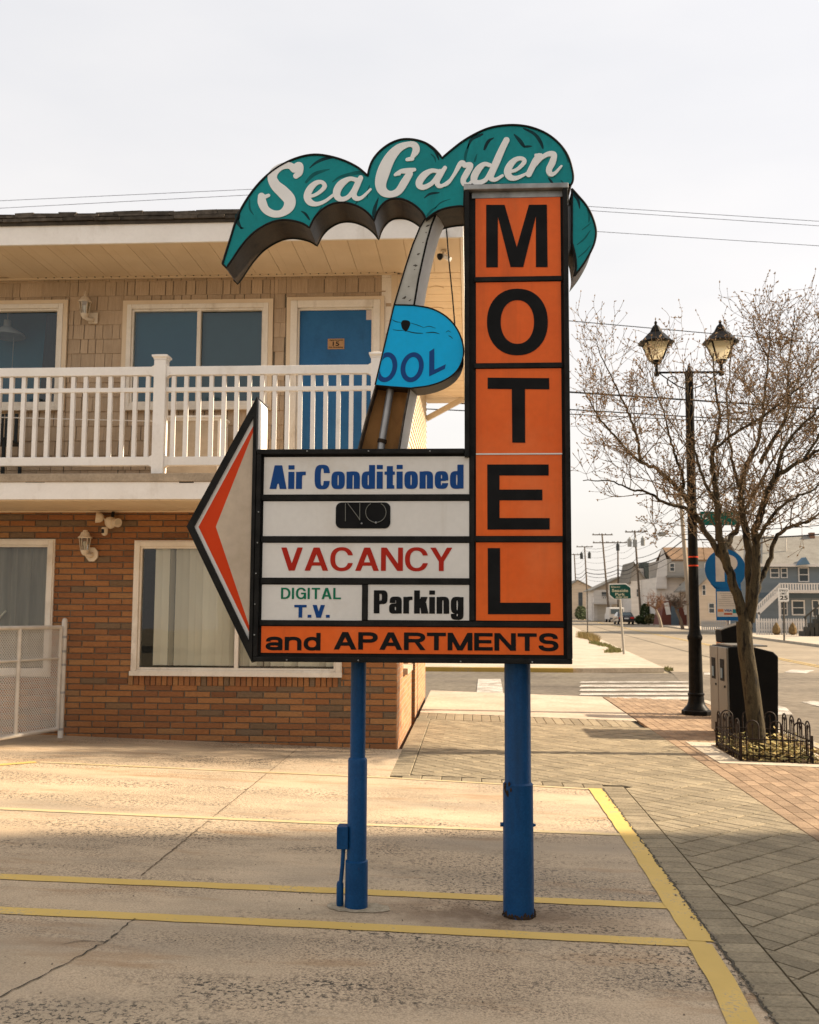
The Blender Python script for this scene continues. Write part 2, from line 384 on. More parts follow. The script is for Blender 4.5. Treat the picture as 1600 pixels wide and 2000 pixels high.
def loops_mb(loops, mapf, Y, depth):
    # outlines (with holes) -> raised solid facing -y
    c = bpy.data.curves.new('l', 'CURVE'); c.dimensions = '2D'; c.fill_mode = 'BOTH'; c.extrude = .05
    for lp in loops:
        q = [mapf(*p) for p in lp[::2]]
        s = c.splines.new('POLY'); s.points.add(len(q)-1); s.use_cyclic_u = True
        for i, p in enumerate(q): s.points[i].co = (p[0], p[1], 0, 1)
    me = _curve_mesh(c); v = np.array([q.co[:] for q in me.vertices]); f_ = [tuple(p.vertices) for p in me.polygons]
    bpy.data.meshes.remove(me); bpy.data.curves.remove(c)
    return MB().add([(a[0], Y - depth*(a[2]+.05)/.1, a[1]) for a in v], f_)
# ------------------------------------------------------------------ palette
def lot_material():
    M = bpy.data.materials.new('worn_concrete'); M.use_nodes = True; nt = M.node_tree; L = nt.links.new; p = nt.nodes['Principled BSDF']
    geo = _n(nt, 'ShaderNodeNewGeometry')
    def noise(sc, det=5, ro=.6, st=(1,1,1), off=0):
        mp = _n(nt, 'ShaderNodeMapping'); mp.inputs['Scale'].default_value = st; mp.inputs['Location'].default_value = (off, off*2, 0)
        L(geo.outputs['Position'], mp.inputs[0]); n = _n(nt, 'ShaderNodeTexNoise'); n.inputs['Scale'].default_value = sc; n.inputs['Detail'].default_value = det; n.inputs['Roughness'].default_value = ro
        L(mp.outputs[0], n.inputs['Vector']); return n.outputs['Fac']
    def rng(v, a, b, c=0., d=1.):
        m = _n(nt, 'ShaderNodeMapRange'); m.inputs[1].default_value = a; m.inputs[2].default_value = b; m.inputs[3].default_value = c; m.inputs[4].default_value = d; L(v, m.inputs[0]); return m.outputs[0]
    def mix(fac, a, b, mode='MIX'):
        m = _n(nt, 'ShaderNodeMix', data_type='RGBA', blend_type=mode)
        for i, q in ((0, fac), (6, a), (7, b)):
            if isinstance(q, (int, float)): m.inputs[i].default_value = q
            elif isinstance(q, tuple): m.inputs[i].default_value = (*q, 1)
            else: L(q, m.inputs[i])
        return m.outputs[2]
    def mul(a, b):
        m = _n(nt, 'ShaderNodeMath', operation='MULTIPLY')
        L(a, m.inputs[0])
        if isinstance(b, (int, float)): m.inputs[1].default_value = b
        else: L(b, m.inputs[1])
        return m.outputs[0]
    base = mix(rng(noise(.55, 6), .35, .68), (.63, .49, .335), (.50, .375, .245))
    base = mix(rng(noise(2.6, 6, st=(.45, 1, 1)), .45, .75, 0, .75), base, (.36, .29, .20))
    base = mix(rng(noise(120, 2), .40, .66, 0, .5), base, (.24, .18, .12))
    base = mix(rng(noise(95, 2, .6, (1,1,1), 4), .60, .72, 0, .5), base, (.66, .55, .40))
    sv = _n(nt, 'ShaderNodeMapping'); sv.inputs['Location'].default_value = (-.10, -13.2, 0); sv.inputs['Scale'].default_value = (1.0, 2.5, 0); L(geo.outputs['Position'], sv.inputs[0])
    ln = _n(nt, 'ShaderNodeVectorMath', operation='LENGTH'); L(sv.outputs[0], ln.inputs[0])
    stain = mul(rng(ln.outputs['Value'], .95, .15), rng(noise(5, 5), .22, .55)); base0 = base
    # exposed dark grit, in patches strung across the lot
    grit = mul(rng(noise(85, 3, .7), .52, .57), rng(noise(1.15, 4, .6, (.5, 1.2, 1), 11), .46, .62))
    big = mul(rng(noise(46, 4, .75), .53, .57), rng(noise(.8, 5, .6, (.45, 1.6, 1), 5.3), .47, .58))
    base = mix(mul(grit, .8), base, (.12, .09, .065)); base = mix(mul(big, .95), base, (.045, .04, .033))
    rust = mul(rng(noise(1.9, 5, .65, (.4, 1.8, 1), 3), .56, .72), .75); base = mix(rust, base, (.30, .17, .075))
    grey = mul(rng(noise(.9, 5, .6, (.4, 1.1, 1), 8), .5, .68), .7); base = mix(grey, base, (.29, .24, .18))
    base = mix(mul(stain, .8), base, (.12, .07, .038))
    L(base, p.inputs['Base Color']); p.inputs['Roughness'].default_value = .82; p.inputs['Specular IOR Level'].default_value = .25
    b = _n(nt, 'ShaderNodeBump'); b.inputs['Strength'].default_value = .5; b.inputs['Distance'].default_value = .006
    h = _n(nt, 'ShaderNodeMath', operation='SUBTRACT'); L(noise(90, 4, .7), h.inputs[0]); L(mul(big, .5), h.inputs[1])
    L(h.outputs[0], b.inputs['Height']); L(b.outputs[0], p.inputs['Normal']); return M
M_LOT = lot_material()
def worn_paint(name, c, under, wear=.5):
    M = bpy.data.materials.new(name); M.use_nodes = True; nt = M.node_tree; L = nt.links.new; p = nt.nodes['Principled BSDF']
    geo = _n(nt, 'ShaderNodeNewGeometry'); a = _n(nt, 'ShaderNodeTexNoise'); a.inputs['Scale'].default_value = 55; a.inputs['Detail'].default_value = 6; a.inputs['Roughness'].default_value = .7
    b = _n(nt, 'ShaderNodeTexNoise'); b.inputs['Scale'].default_value = 3.0; b.inputs['Detail'].default_value = 4
    L(geo.outputs['Position'], a.inputs['Vector']); L(geo.outputs['Position'], b.inputs['Vector'])
    s = _n(nt, 'ShaderNodeMath', operation='MULTIPLY_ADD'); L(b.outputs['Fac'], s.inputs[0]); s.inputs[1].default_value = .55; L(a.outputs['Fac'], s.inputs[2])
    r = _n(nt, 'ShaderNodeMapRange'); r.inputs[1].default_value = .98 - wear*.22; r.inputs[2].default_value = 1.06 - wear*.2; L(s.outputs[0], r.inputs[0])
    mx = _n(nt, 'ShaderNodeMix', data_type='RGBA'); mx.inputs[6].default_value = (*c, 1); mx.inputs[7].default_value = (*under, 1); L(r.outputs[0], mx.inputs[0])
    hs = _n(nt, 'ShaderNodeHueSaturation'); q = _n(nt, 'ShaderNodeMapRange'); q.inputs[3].default_value = .8; q.inputs[4].default_value = 1.15; L(b.outputs['Fac'], q.inputs[0]); L(q.outputs[0], hs.inputs['Value']); L(mx.outputs[2], hs.inputs['Color'])
    L(hs.outputs[0], p.inputs['Base Color']); p.inputs['Roughness'].default_value = .75
    bp = _n(nt, 'ShaderNodeBump'); bp.inputs['Strength'].default_value = .35; bp.inputs['Distance'].default_value = .004; L(a.outputs['Fac'], bp.inputs['Height']); L(bp.outputs[0], p.inputs['Normal'])
    return M
M_YEL = worn_paint('worn_yellow_paint', (.62, .42, .11), (.40, .31, .19), .55)
M_YEL2 = worn_paint('faded_yellow_paint', (.53, .41, .21), (.50, .39, .25), .95)
M_WHT = worn_paint('worn_white_road_paint', (.55, .50, .43), (.2, .17, .13), 1.15)
M_CRACK = mat('crack_filler', (.05, .045, .035), (.10, .085, .06), scale=30, rough=.9)
M_JNT = mat('dirty_joint', (.20,.15,.095), (.10,.075,.05), scale=9, rough=.9)
M_ASPH = mat('asphalt', (.165, .14, .105), (.12, .10, .078), scale=.5, rough=.9, bump=.4, bscale=160, fine=.22)
M_ROAD = mat('bleached_road_concrete', (.30, .245, .175), (.22, .18, .13), scale=.25, detail=6, rough=.9, bump=.3, bscale=90, fine=.12)
M_WALK = mat('pale_sidewalk_concrete', (.47, .40, .31), (.38, .31, .235), scale=1.2, rough=.88, bump=.3, bscale=60, fine=.12)
M_GROUND = mat('sandy_ground', (.30, .25, .175), (.22, .19, .13), scale=.3, rough=.95, fine=.15)
M_PAVE = mat('grey_paver', (.30, .247, .165), (.23, .19, .128), scale=5, rough=.9, bump=.6, bscale=130, rv=.17, fine=.2, island=True)
M_PAVER = mat('red_paver', (.34, .24, .155), (.26, .18, .115), scale=5, rough=.9, bump=.6, bscale=130, rv=.2, fine=.2, island=True)
M_JOINT = mat('sand_joint', (.06, .052, .04), (.04, .035, .028), scale=30, rough=.95)
M_CURB = mat('kerb_stone', (.42, .37, .29), (.33, .28, .21), scale=3, rough=.85, bump=.3, fine=.1)
M_CURBY = worn_paint('yellow_kerb_paint', (.42, .27, .05), (.24, .19, .12), .6)
# building
M_TRIM = mat('cream_white_trim', (.84, .765, .655), (.76, .68, .565), scale=3, rough=.55, bump=.05, fine=.03, dirt=[((.42,.32,.21),.55,5.0,(1,1,.5),.55,.75)])
M_WHITE = mat('white_vinyl', (.88, .84, .785), (.83, .785, .725), scale=2.5, rough=.45, fine=.02, dirt=[((.42,.34,.25),.5,3.0,(1,1,.6),.58,.8)])
M_SOFF = mat('tan_vinyl_soffit', (.76, .61, .43), (.70, .55, .375), scale=2, rough=.5, rv=.03)
M_SHIN = mat('tan_cedar_shingle', (.53, .395, .265), (.465, .34, .225), scale=9, rough=.75, bump=.8, bscale=26, stretch=(6,6,.5), rv=.09, fine=.06, dirt=[((.28,.19,.11),.45,1.6,(1,1,.7),.52,.75)])
M_CLAP = mat('cream_clapboard', (.66, .56, .42), (.60, .50, .37), scale=3, rough=.6, rv=.04)
M_ROOF = mat('weathered_roof_shingle', (.055, .045, .035), (.11, .09, .07), scale=14, rough=.95, bump=.8, bscale=60, rv=.35)
M_SLABC = mat('deck_slab_concrete', (.45, .36, .26), (.32, .255, .185), scale=4, detail=6, rough=.85, bump=.4, fine=.12)
M_MORT = mat('grey_mortar', (.20, .165, .12), (.145, .12, .09), scale=20, rough=.95, bump=.5)
def brick_material(name, island):
    M = bpy.data.materials.new(name); M.use_nodes = True; nt = M.node_tree; L = nt.links.new; p = nt.nodes['Principled BSDF']
    oi = _n(nt, 'ShaderNodeObjectInfo'); geo = _n(nt, 'ShaderNodeNewGeometry')
    cr = _n(nt, 'ShaderNodeValToRGB'); e = cr.color_ramp.elements
    cols = [(0,(.20,.085,.036)),(.16,(.31,.125,.045)),(.34,(.37,.165,.06)),(.5,(.25,.105,.043)),(.64,(.34,.135,.045)),(.82,(.38,.185,.07)),(.90,(.19,.115,.06)),(1,(.20,.13,.075))]
    e[0].position, e[0].color = cols[0][0], (*cols[0][1],1); e[1].position, e[1].color = cols[-1][0], (*cols[-1][1],1)
    for q, c in cols[1:-1]: k = e.new(q); k.color = (*c,1)
    L((geo.outputs['Random Per Island'] if island else oi.outputs['Random']), cr.inputs[0])
    mp = _n(nt, 'ShaderNodeMapping'); mp.inputs['Scale'].default_value = (1, 1, 3.2); L(geo.outputs['Position'], mp.inputs[0])
    nz = _n(nt, 'ShaderNodeTexNoise'); nz.inputs['Scale'].default_value = 26; nz.inputs['Detail'].default_value = 6; nz.inputs['Roughness'].default_value = .7; L(mp.outputs[0], nz.inputs['Vector'])
    mr = _n(nt, 'ShaderNodeMapRange'); mr.inputs[1].default_value = .3; mr.inputs[2].default_value = .7; mr.inputs[3].default_value = .72; mr.inputs[4].default_value = 1.2; L(nz.outputs['Fac'], mr.inputs[0])
    hs = _n(nt, 'ShaderNodeHueSaturation'); L(mr.outputs[0], hs.inputs['Value']); L(cr.outputs[0], hs.inputs['Color']); L(hs.outputs[0], p.inputs['Base Color'])
    b = _n(nt, 'ShaderNodeBump'); b.inputs['Strength'].default_value = .55; b.inputs['Distance'].default_value = .008; L(nz.outputs['Fac'], b.inputs['Height']); L(b.outputs[0], p.inputs['Normal'])
    p.inputs['Roughness'].default_value = .8; p.inputs['Specular IOR Level'].default_value = .3; return M
M_BRICK = brick_material('orange_brown_brick', False); M_BRICKI = brick_material('orange_brown_brick_joined', True)
M_BLUED = mat('blue_door_paint', (.030, .135, .30), (.024, .115, .265), scale=3, rough=.5, bump=.15, bscale=60, fine=.04, dirt=[((.02,.07,.15),.6,4.0,(1,1,.4),.55,.8)])
M_DARK = mat('dark_room', (.02, .02, .02), (.012, .012, .014), rough=.95)
M_REFLB = mat('blue_sky_reflection', (.018, .13, .20), (.014, .11, .175), scale=1.2, rough=.85, fine=.03)  # blue of the sky mirrored in the upstairs panes, put into the colour
M_REFLG = mat('grey_sky_reflection', (.045, .12, .155), (.036, .105, .135), scale=1.2, rough=.85, fine=.03)  # greyer tone of the same mirrored sky, for the second pane
M_BLIND = mat('cream_blind', (.90, .83, .68), (.84, .76, .61), scale=4, rough=.7, rv=.08, stretch=(1,1,.3))
M_CURT = mat('grey_curtain', (.34, .31, .25), (.24, .22, .18), scale=9, rough=.9, stretch=(1,1,.1), rv=.1)
M_GLASS = glass('window_glass', (.93, .96, .95), .02)
M_GLASSL = glass('lantern_glass', (.95, .93, .85), .06)
M_BLACK = mat('black_metal', (.012, .012, .012), (.02, .019, .018), scale=9, rough=.42, bump=.06, fine=.1)
M_WIREB = mat('black_cable', (.012, .012, .013), rough=.7)
M_PLAST = mat('aged_white_plastic', (.74, .63, .48), (.66, .55, .41), scale=7, rough=.5, fine=.05)
M_PLAQ = mat('brass_plaque', (.46, .26, .12), (.40, .22, .10), scale=20, rough=.5)
M_INK = mat('black_ink', (.012, .010, .008), rough=.6)
M_GALV = mat('galvanised_steel', (.42, .42, .42), (.34, .34, .34), scale=12, rough=.45, metal=.6)
M_WMESH = mat('white_coated_wire', (.70, .65, .57), (.60, .55, .48), scale=9, rough=.5)

# ------------------------------------------------------------------ ground
ZR = -.24                                  # carriageway level
struct('ground', MB().sheet([(-400,-60),(400,-60),(400,900),(-400,900)], ZR-.03), M_GROUND)
struct('cross_street', MB().sheet([(-60,19.3),(90,19.3),(90,28.7),(-60,28.7)], ZR+.004), M_ASPH)
# the main street swings a little to the right beyond the crossing
LK = [(4.35,-20),(4.35,19.3),(5.75,29.4),(6.9,48),(8.0,66),(12,128),(17,200),(24,300)]
RK = [(15.6,-20),(15.6,19.3),(16.0,29.4),(17.0,51),(19.0,88),(21.3,128),(26.4,200),(34,300)]
struct('main_street', MB().sheet(LK[2:]+RK[2:][::-1], ZR+.006), M_ROAD)
struct('street_crossing', MB().sheet(LK[:2]+RK[:2][::-1], ZR+.007).sheet([(4.35,19.3),(15.6,19.3),(16.0,29.4),(5.75,29.4)], ZR+.010), mat('crossing_asphalt', (.20,.165,.122), (.145,.12,.09), scale=.4, detail=6, rough=.9, bump=.4, bscale=150, fine=.2))
def slab(poly, top, bot=ZR-.02): return MB().flat(poly, bot, top)
XE = 1.17                                   # right edge of the lot
lot = struct('parking_lot', slab([(-5.99,-6),(XE,-6),(XE,9.12),(-.74,9.22),(-.74,11.06),(-5.99,11.06)], g), M_LOT)
walk = struct('sidewalk', slab([(XE+.004,-6),(4.2,-6),(4.2,19.0),(-.74,19.0),(-.74,9.226),(XE+.004,9.124)], lambda x: g(x)-.035), M_JOINT)
struct('sidewalk_apron', MB().sheet([(-.74,14.9),(2.42,14.9),(2.42,18.9),(-.74,18.9)], lambda x: g(x)+.003), M_WALK)
kb = MB()
for k in range(11): kb.box(4.2, 4.35, -6+k*2.27, -6+k*2.27+2.255, ZR-.02, g(4)+.004)
kb.box(-.74, 4.2, 19.0, 19.16, ZR-.02, g(4)+.002)
struct('kerb', kb, M_CURB)
# far corner beyond the cross street, with its painted kerb
FC = [(-60,29.0),(3.2,29.0),(5.6,29.6),(6.75,48),(7.85,66),(11.85,128),(17,200),(24,300),(-60,300)]
struct('far_sidewalk', slab(FC, -.13), M_WALK)
struct('far_kerb', MB().box(-30, 2.9, 28.72, 28.99, ZR-.02, -.118), M_CURBY)
struct('right_sidewalk', slab([(x+.2,y) for x,y in RK[2:]]+[(120,300),(120,29.4)], -.12), M_WALK)
rk = MB()
for a, b in zip(RK[2:-1], RK[3:]): rk.bar((a[0]+.09,a[1],-.17), (b[0]+.09,b[1],-.17), .18, .12)
struct('right_kerb', rk, M_CURB)
# ---- pavers: soldier border, diagonal field, red strip by the kerb
PV = []                                     # (cx,cy,length,width,angle,kind)
def clipok(x, y, poly):
    c = False; n = len(poly)
    for i in range(n):
        (x1,y1),(x2,y2) = poly[i], poly[(i+1)%n]
        if (y1 > y) != (y2 > y) and x < (x2-x1)*(y-y1)/(y2-y1)+x1: c = not c
    return c
PW = .128
y = 2.6
while y < 9.18: PV.append((XE+.105, y+PW/2, .196, PW-.006, 0, 0)); y += PW
x = XE+.02
while x > -.55: PV.append((x-.09, 9.125+.1+(XE-x)*.05, .176, .19, 0, 0)); x -= .182
y = 9.35
while y < 14.1: PV.append((-.655, y+PW/2, .19, PW-.006, 0, 0)); y += PW
x = -.74
while x < 2.3: PV.append((x+PW/2, 14.5, PW-.006, .78, 0, 0)); x += PW
fieldA = [(XE+.21,2.6),(2.44,2.6),(2.44,14.08),(-.55,14.08),(-.55,9.42),(XE+.21,9.33)]
c45 = math.sqrt(.5); L2 = .252
for i in range(-120, 160):
    for j in range(-40, 80):
        a, b = (i+.5)*PW, (j+.5)*L2
        cx = .9 + (a+b)*c45; cy = 8 + (a-b)*c45
        cs = [clipok(cx+(sa*PW/2+sb*L2/2)*c45*.98, cy+(sa*PW/2-sb*L2/2)*c45*.98, fieldA) for sa in (-1,1) for sb in (-1,1)]+[clipok(cx, cy, fieldA)]
        if any(cs): PV.append((cx, cy, L2-.0035, PW-.013, -45, 0 if all(cs) else 2))
x = 2.45
r = 0
while x < 4.15:
    y = 2.6 + (r % 2)*.12
    while y < 18.8:
        if not (2.72 < x+.06 < 4.06 and 11.05 < y+.12 < 12.75): PV.append((x+.063, y+.123, .122, .242, 0, 1))
        y += .248
    x += .128; r += 1
def clip_poly(P, poly):
    # Sutherland-Hodgman against a convex-ish half planes: keep pieces inside the field's box pieces
    def cut(P, ax, val, keep_gt):
        out = []
        for i in range(len(P)):
            p, q = P[i], P[(i+1) % len(P)]
            ip = (p[ax] >= val) == keep_gt or p[ax] == val; iq = (q[ax] >= val) == keep_gt or q[ax] == val
            if ip: out.append(p)
            if ip != iq:
                t = (val-p[ax])/(q[ax]-p[ax]); out.append((p[0]+(q[0]-p[0])*t, p[1]+(q[1]-p[1])*t))
        return out
    cx = sum(p[0] for p in P)/len(P); cy = sum(p[1] for p in P)/len(P)
    P = cut(P, 0, 2.44, False); P = cut(P, 1, 14.08, False)
    if cx < XE+.2 and cy > 9.0: P = cut(P, 0, -.55, True); P = cut(P, 1, 9.33+(XE+.21-cx)*.051, True)
    elif cy < 9.35: P = cut(P, 0, XE+.212, True)
    return P
def fdist(q): return math.hypot(q[0], q[1])
whole = sorted([q for q in PV if q[5] != 2], key=fdist); cutp = [q for q in PV if q[5] == 2]
vis = [q for q in whole if (lambda p: abs(p[0]) < .43*p[1] + .2 and p[1] > 3.6)((q[0]+.061*q[1], q[1]))]
meshes = {}
def paver_mesh(dx, dy, ang, seed):
    k = (round(dx,3), round(dy,3), ang, seed)
    if k not in meshes:
        a = R(ang); U = Vector((math.cos(a), math.sin(a), 0)); V = Vector((-math.sin(a), math.cos(a), 0))
        q = random.Random(seed*31+7); N = Vector((q.uniform(-.005,.005), q.uniform(-.005,.005), 1)).normalized()
        meshes[k] = mesh_of(MB().pillow((0,0,0), U, V, N, dx, dy, .036, .005))
    return meshes[k]
rest = MB(); restr = MB(); cnt = {0: 0, 1: 0}
for q in vis:
    k = q[5]; z = g(q[0]) - .035 + rnd.uniform(-.0015, .0015)
    lim = 210 if k == 0 else 90
    if cnt[k] < lim:
        cnt[k] += 1; me = paver_mesh(q[2], q[3], q[4], rnd.randrange(4))
        piece('paver', me, M_PAVER if k else M_PAVE, walk, (q[0], q[1], z))
    else:
        a = R(q[4]); U = Vector((math.cos(a), math.sin(a), 0)); V = Vector((-math.sin(a), math.cos(a), 0))
        (restr if k else rest).pillow((q[0], q[1], z), U, V, (rnd.uniform(-.005,.005), rnd.uniform(-.005,.005), 1), q[2], q[3], .036, .005)
for q in cutp:
    P = []
    for sa, sb in ((-1,-1),(1,-1),(1,1),(-1,1)):
        a = R(-45); ux, uy = math.cos(a), math.sin(a)
        P.append((q[0]+sa*q[2]/2*ux - sb*q[3]/2*uy, q[1]+sa*q[2]/2*uy + sb*q[3]/2*ux))
    P = clip_poly(P, fieldA)
    if len(P) > 2: rest.flat(P, -.3, lambda x: g(x)+.0005)
for nme, mb_, mt in (('distant_pavers', rest, M_PAVE), ('distant_red_pavers', restr, M_PAVER)):
    o = part(nme, mb_, mt, walk); o['kind'] = 'stuff'
# ---- painted lines in the lot
def strip(pts, wid, z=lambda x: g(x)+.004, mb=None, jag=0, seed=1):
    mb = mb or MB(); q = random.Random(seed); pts = [Vector((p[0], p[1], 0)) for p in pts]; fine = []
    for a, b in zip(pts[:-1], pts[1:]):
        n = max(1, int((b-a).length/.12)); fine += [a+(b-a)*i/n for i in range(n)]
    fine.append(pts[-1]); P = []
    for i, p in enumerate(fine):
        t = fine[min(i+1,len(fine)-1)]-fine[max(i-1,0)]; nrm = Vector((-t.y, t.x, 0)).normalized()
        for s_ in (-1, 1):
            v = p + nrm*(s_*wid/2 + q.uniform(-jag, jag)); P.append((v.x, v.y, z(v.x)))
    return mb.add(P, [(2*i, 2*i+2, 2*i+3, 2*i+1) for i in range(len(fine)-1)])
def stripe(name, pts, wid, mt=None, jag=.004, dz=.004, seed=1): return part(name, strip(pts, wid, lambda x: g(x)+dz, None, jag, seed), mt or M_YEL, lot)
def gp(px, py): p = og(px, py); return (p.x, p.y)
stripe('parking_line', [(-4.45,8.75),(-4.02,9.2)], .09, dz=.005)
stripe('parking_line', [(-3.98,9.2),(-.76,9.19),(XE-.09,9.06)], .055, M_YEL2)
stripe('parking_line', [(-4.3,7.1),gp(0,1580),gp(600,1607),(1.06,7.28)], .07, M_YEL2)
stripe('parking_line', [(-4,5.49),gp(0,1713),gp(700,1743),(1.07,5.585)], .105)
stripe('parking_line', [(-4,4.9),gp(0,1779),gp(700,1811),(1.12,4.985)], .105)
stripe('edge_line', [(1.10,9.1),(1.115,7.2),(1.10,5.62),(1.10,5.02)], .125, dz=.0055)
stripe('edge_line', [(1.085,4.985),(1.065,4.4),(1.03,3.9),(1.03,2.5)], .12, dz=.0055, seed=4)
# joint and crack in the slab
def crackpts(P, amp, seed):
    q = random.Random(seed); out = []
    for a, b in zip(P[:-1], P[1:]):
        a, b = Vector((*a,0)), Vector((*b,0)); n = max(2, int((b-a).length/.03))
        for i in range(n): out.append((a.x+(b.x-a.x)*i/n+q.uniform(-amp,amp), a.y+(b.y-a.y)*i/n+q.uniform(-amp,amp)))
    out.append(P[-1]); return out
stripe('slab_joint', crackpts([(-1.84,10.9),(-1.84,9.25)], .002, 3), .006, M_JNT, .003)
stripe('slab_joint', crackpts([(-1.84,9.13),(-1.84,7.22)], .003, 4), .007, M_JNT, .003)
stripe('slab_joint', crackpts([(-1.84,7.1),(-1.84,5.65)], .004, 5), .009, M_JNT, .004)
stripe('crack', crackpts([gp(262,1796),gp(215,1835),gp(150,1872),gp(85,1905),gp(48,1925),gp(0,1947),gp(-60,1975)], .008, 6), .007, M_CRACK, .004)
stripe('crack', crackpts([gp(205,1842),gp(160,1838),gp(120,1846)], .006, 8), .006, M_CRACK, .003)
gap = crackpts([(XE+.0,2.5),(XE+.0,9.1)], .008, 12)
stripe('edge_gap', gap, .013, M_CRACK, .006, .0065)
# grit crumbs lying in the gap
gb = MB(); q = random.Random(3)
for _ in range(190):
    yy = q.choice([q.uniform(3.6,4.6), q.uniform(4.9,6.2), q.uniform(3.5,9)]); s = q.uniform(.002,.009); xx = XE+q.gauss(.0,.014)
    gb.lathe([(s*.3,-s*.5),(s,0),(s*.4,s*.6)], (xx, yy, g(xx)+.008), 5, rot=q.random()*6)
for _ in range(260):
    xx, yy = q.uniform(-3.2,1.0), q.uniform(3.7,9); s = q.uniform(.0015,.006)
    gb.lathe([(s*.3,-s*.5),(s,0),(s*.4,s*.6)], (xx, yy, g(xx)+.003), 4, rot=q.random()*6)
tag(struct('loose_grit', gb, mat('grit', (.30,.25,.19), (.14,.12,.09), scale=90, rough=.95), None, 'stuff'), label='loose grit scattered on the lot and along its edge', cat='grit')
# ---- road markings
def rpoly(name, pxs, mt=M_WHT, z=ZR+.016): return struct(name, MB().sheet([(lambda p: (p.x,p.y))(og(a, b, z)) for a, b in pxs], z), mt)
rpoly('stop_line', [(930,1362),(985,1362),(978,1326),(934,1326)])
for i, (a, b) in enumerate([(1331,1333.5),(1337.5,1342),(1345.5,1350),(1353.5,1358),(1361.5,1366.5)]):
    rpoly('crosswalk_bar', [(1131+i*.0,b),(1355+(i)*1.5,b-.5),(1350+i*1.5,a-.5),(1136-i*.3,a)])
rpoly('crosswalk_bar', [(1520,1396),(1550,1396),(1536,1382),(1520,1378)]); rpoly('crosswalk_bar', [(1565,1371),(1610,1382),(1640,1376),(1590,1369)])
rpoly('crosswalk_bar', [(1532,1313),(1575,1315),(1592,1309),(1545,1308)]); rpoly('crosswalk_bar', [(1375,1318),(1395,1318),(1395,1313),(1375,1314)])
ylm = worn_paint('yellow_centre_paint', (.50,.33,.09), (.26,.21,.15), .5)
cl = [((a[0]+b[0])/2, (a[1]+b[1])/2) for a, b in zip(LK[2:], RK[2:])]
for dx in (-.12, .12): struct('centre_line', strip([(x+dx,y) for x,y in cl], .1, lambda x: ZR+.016), ylm)
struct('road_seam', strip([(x-2.4,y) for x,y in cl], .05, lambda x: ZR+.0155, None, .012), M_CRACK)
struct('road_seam', strip([(5.9,33.5),(16.2,34.2)], .07, lambda x: ZR+.0155, None, .02), M_CRACK)
for y_ in (23.2,): struct('road_seam', strip([(-8,y_),(4.6,y_+.3)], .03, lambda x: ZR+.0125, None, .02), M_CRACK)
# ------------------------------------------------------------------ the motel
YW, YF, XS, XL, YB = 11.0, 9.9, -.80, -7.2, 17.9
ZS1 = oy(300, 998, YW).z                    # underside of the walkway
ZD = oy(300, 925, YF).z                     # walkway slab top
ZS2 = oy(300, 541, YW).z                    # roof soffit
XR = oy(905, 450, YF).x                     # right end of the roof
motel = thing('motel_building', 'two-storey motel with brick ground floor, tan shingled upper floor and white balcony railing', 'building', (-4, 14, 0))
winB = rect(262, 1058, 667, 1319, YW); winA = rect(-260, 1055, 102, 1318, YW)
winU2 = rect(247, 594, 524, 797, YW); winU1 = rect(-190, 596, 122, 799, YW); doorU = rect(566, 587, 742, 915, YW)
doorU = (doorU[0], doorU[1], ZD, doorU[3])
def wall_with_holes(mb, x0, x1, z0, z1, y0, y1, holes):
    xs = sorted({x0, x1, *[h[0] for h in holes], *[h[1] for h in holes]}); xs = [x for x in xs if x0 <= x <= x1]
    for a, b in zip(xs[:-1], xs[1:]):
        c = (a+b)/2; hs = sorted([h for h in holes if h[0] < c < h[1]], key=lambda h: h[2]); z = z0
        for h in hs:
            if h[2] > z: mb.box(a, b, y0, y1, z, h[2])
            z = max(z, h[3])
        if z < z1: mb.box(a, b, y0, y1, z, z1)
    return mb
bw = part('brick_wall', wall_with_holes(MB(), XL, XS-.012, -.1, ZS1+.05, YW+.012, YW+.22, [winB, (XL, winA[1], winA[2], winA[3])]), M_MORT, motel)
# bricks, each one built
CP, BL = .0677, .2945; brick_mesh = {}
def brick_me(l, h):
    k = (round(l, 2), round(h, 3))
    if k not in brick_mesh: brick_mesh[k] = mesh_of(MB().pillow((0,.018,0), (1,0,0), (0,0,1), (0,-1,0), l, h, .018, .003))
    return brick_mesh[k]
sold_z0 = winB[2]-.122
holes = [(winB[0]-.0, winB[1]+.0, winB[2]-.0, winB[3]), (winA[0], winA[1], winA[2], winA[3]), (winB[0]-.045, winB[1]+.0, sold_z0, winB[2])]
BR = []; nrow = int((ZS1+.03+.08)/CP)+1
for r in range(nrow):
    z0 = ZS1 + .03 - (r+1)*CP; zc = z0 + CP/2
    x = XS - (0 if r % 2 == 0 else BL*.5) - BL*8*3; row = []
    off = (r % 2)*BL*.5
    x = XS - off
    edges = [XS] if off else []
    spans = []
    if off: spans.append((XS-off, XS))
    while x > -5.6: spans.append((x-BL, x)); x -= BL
    for a, b in spans:
        segs = [(a, b)]
        for h in holes:
            if h[2] < zc < h[3]:
                ns = []
                for s, e in segs:
                    if e <= h[0] or s >= h[1]: ns.append((s, e)); continue
                    if s < h[0]: ns.append((s, h[0]))
                    if e > h[1]: ns.append((h[1], e))
                segs = ns
        for s, e in segs:
            if e-s > .03: BR.append(((s+e)/2, zc, e-s))
vb = [b for b in BR if b[0] > -4.95 and b[1] > g(b[0])-.02]; hb = [b for b in BR if not (b[0] > -4.95 and b[1] > g(b[0])-.02)]
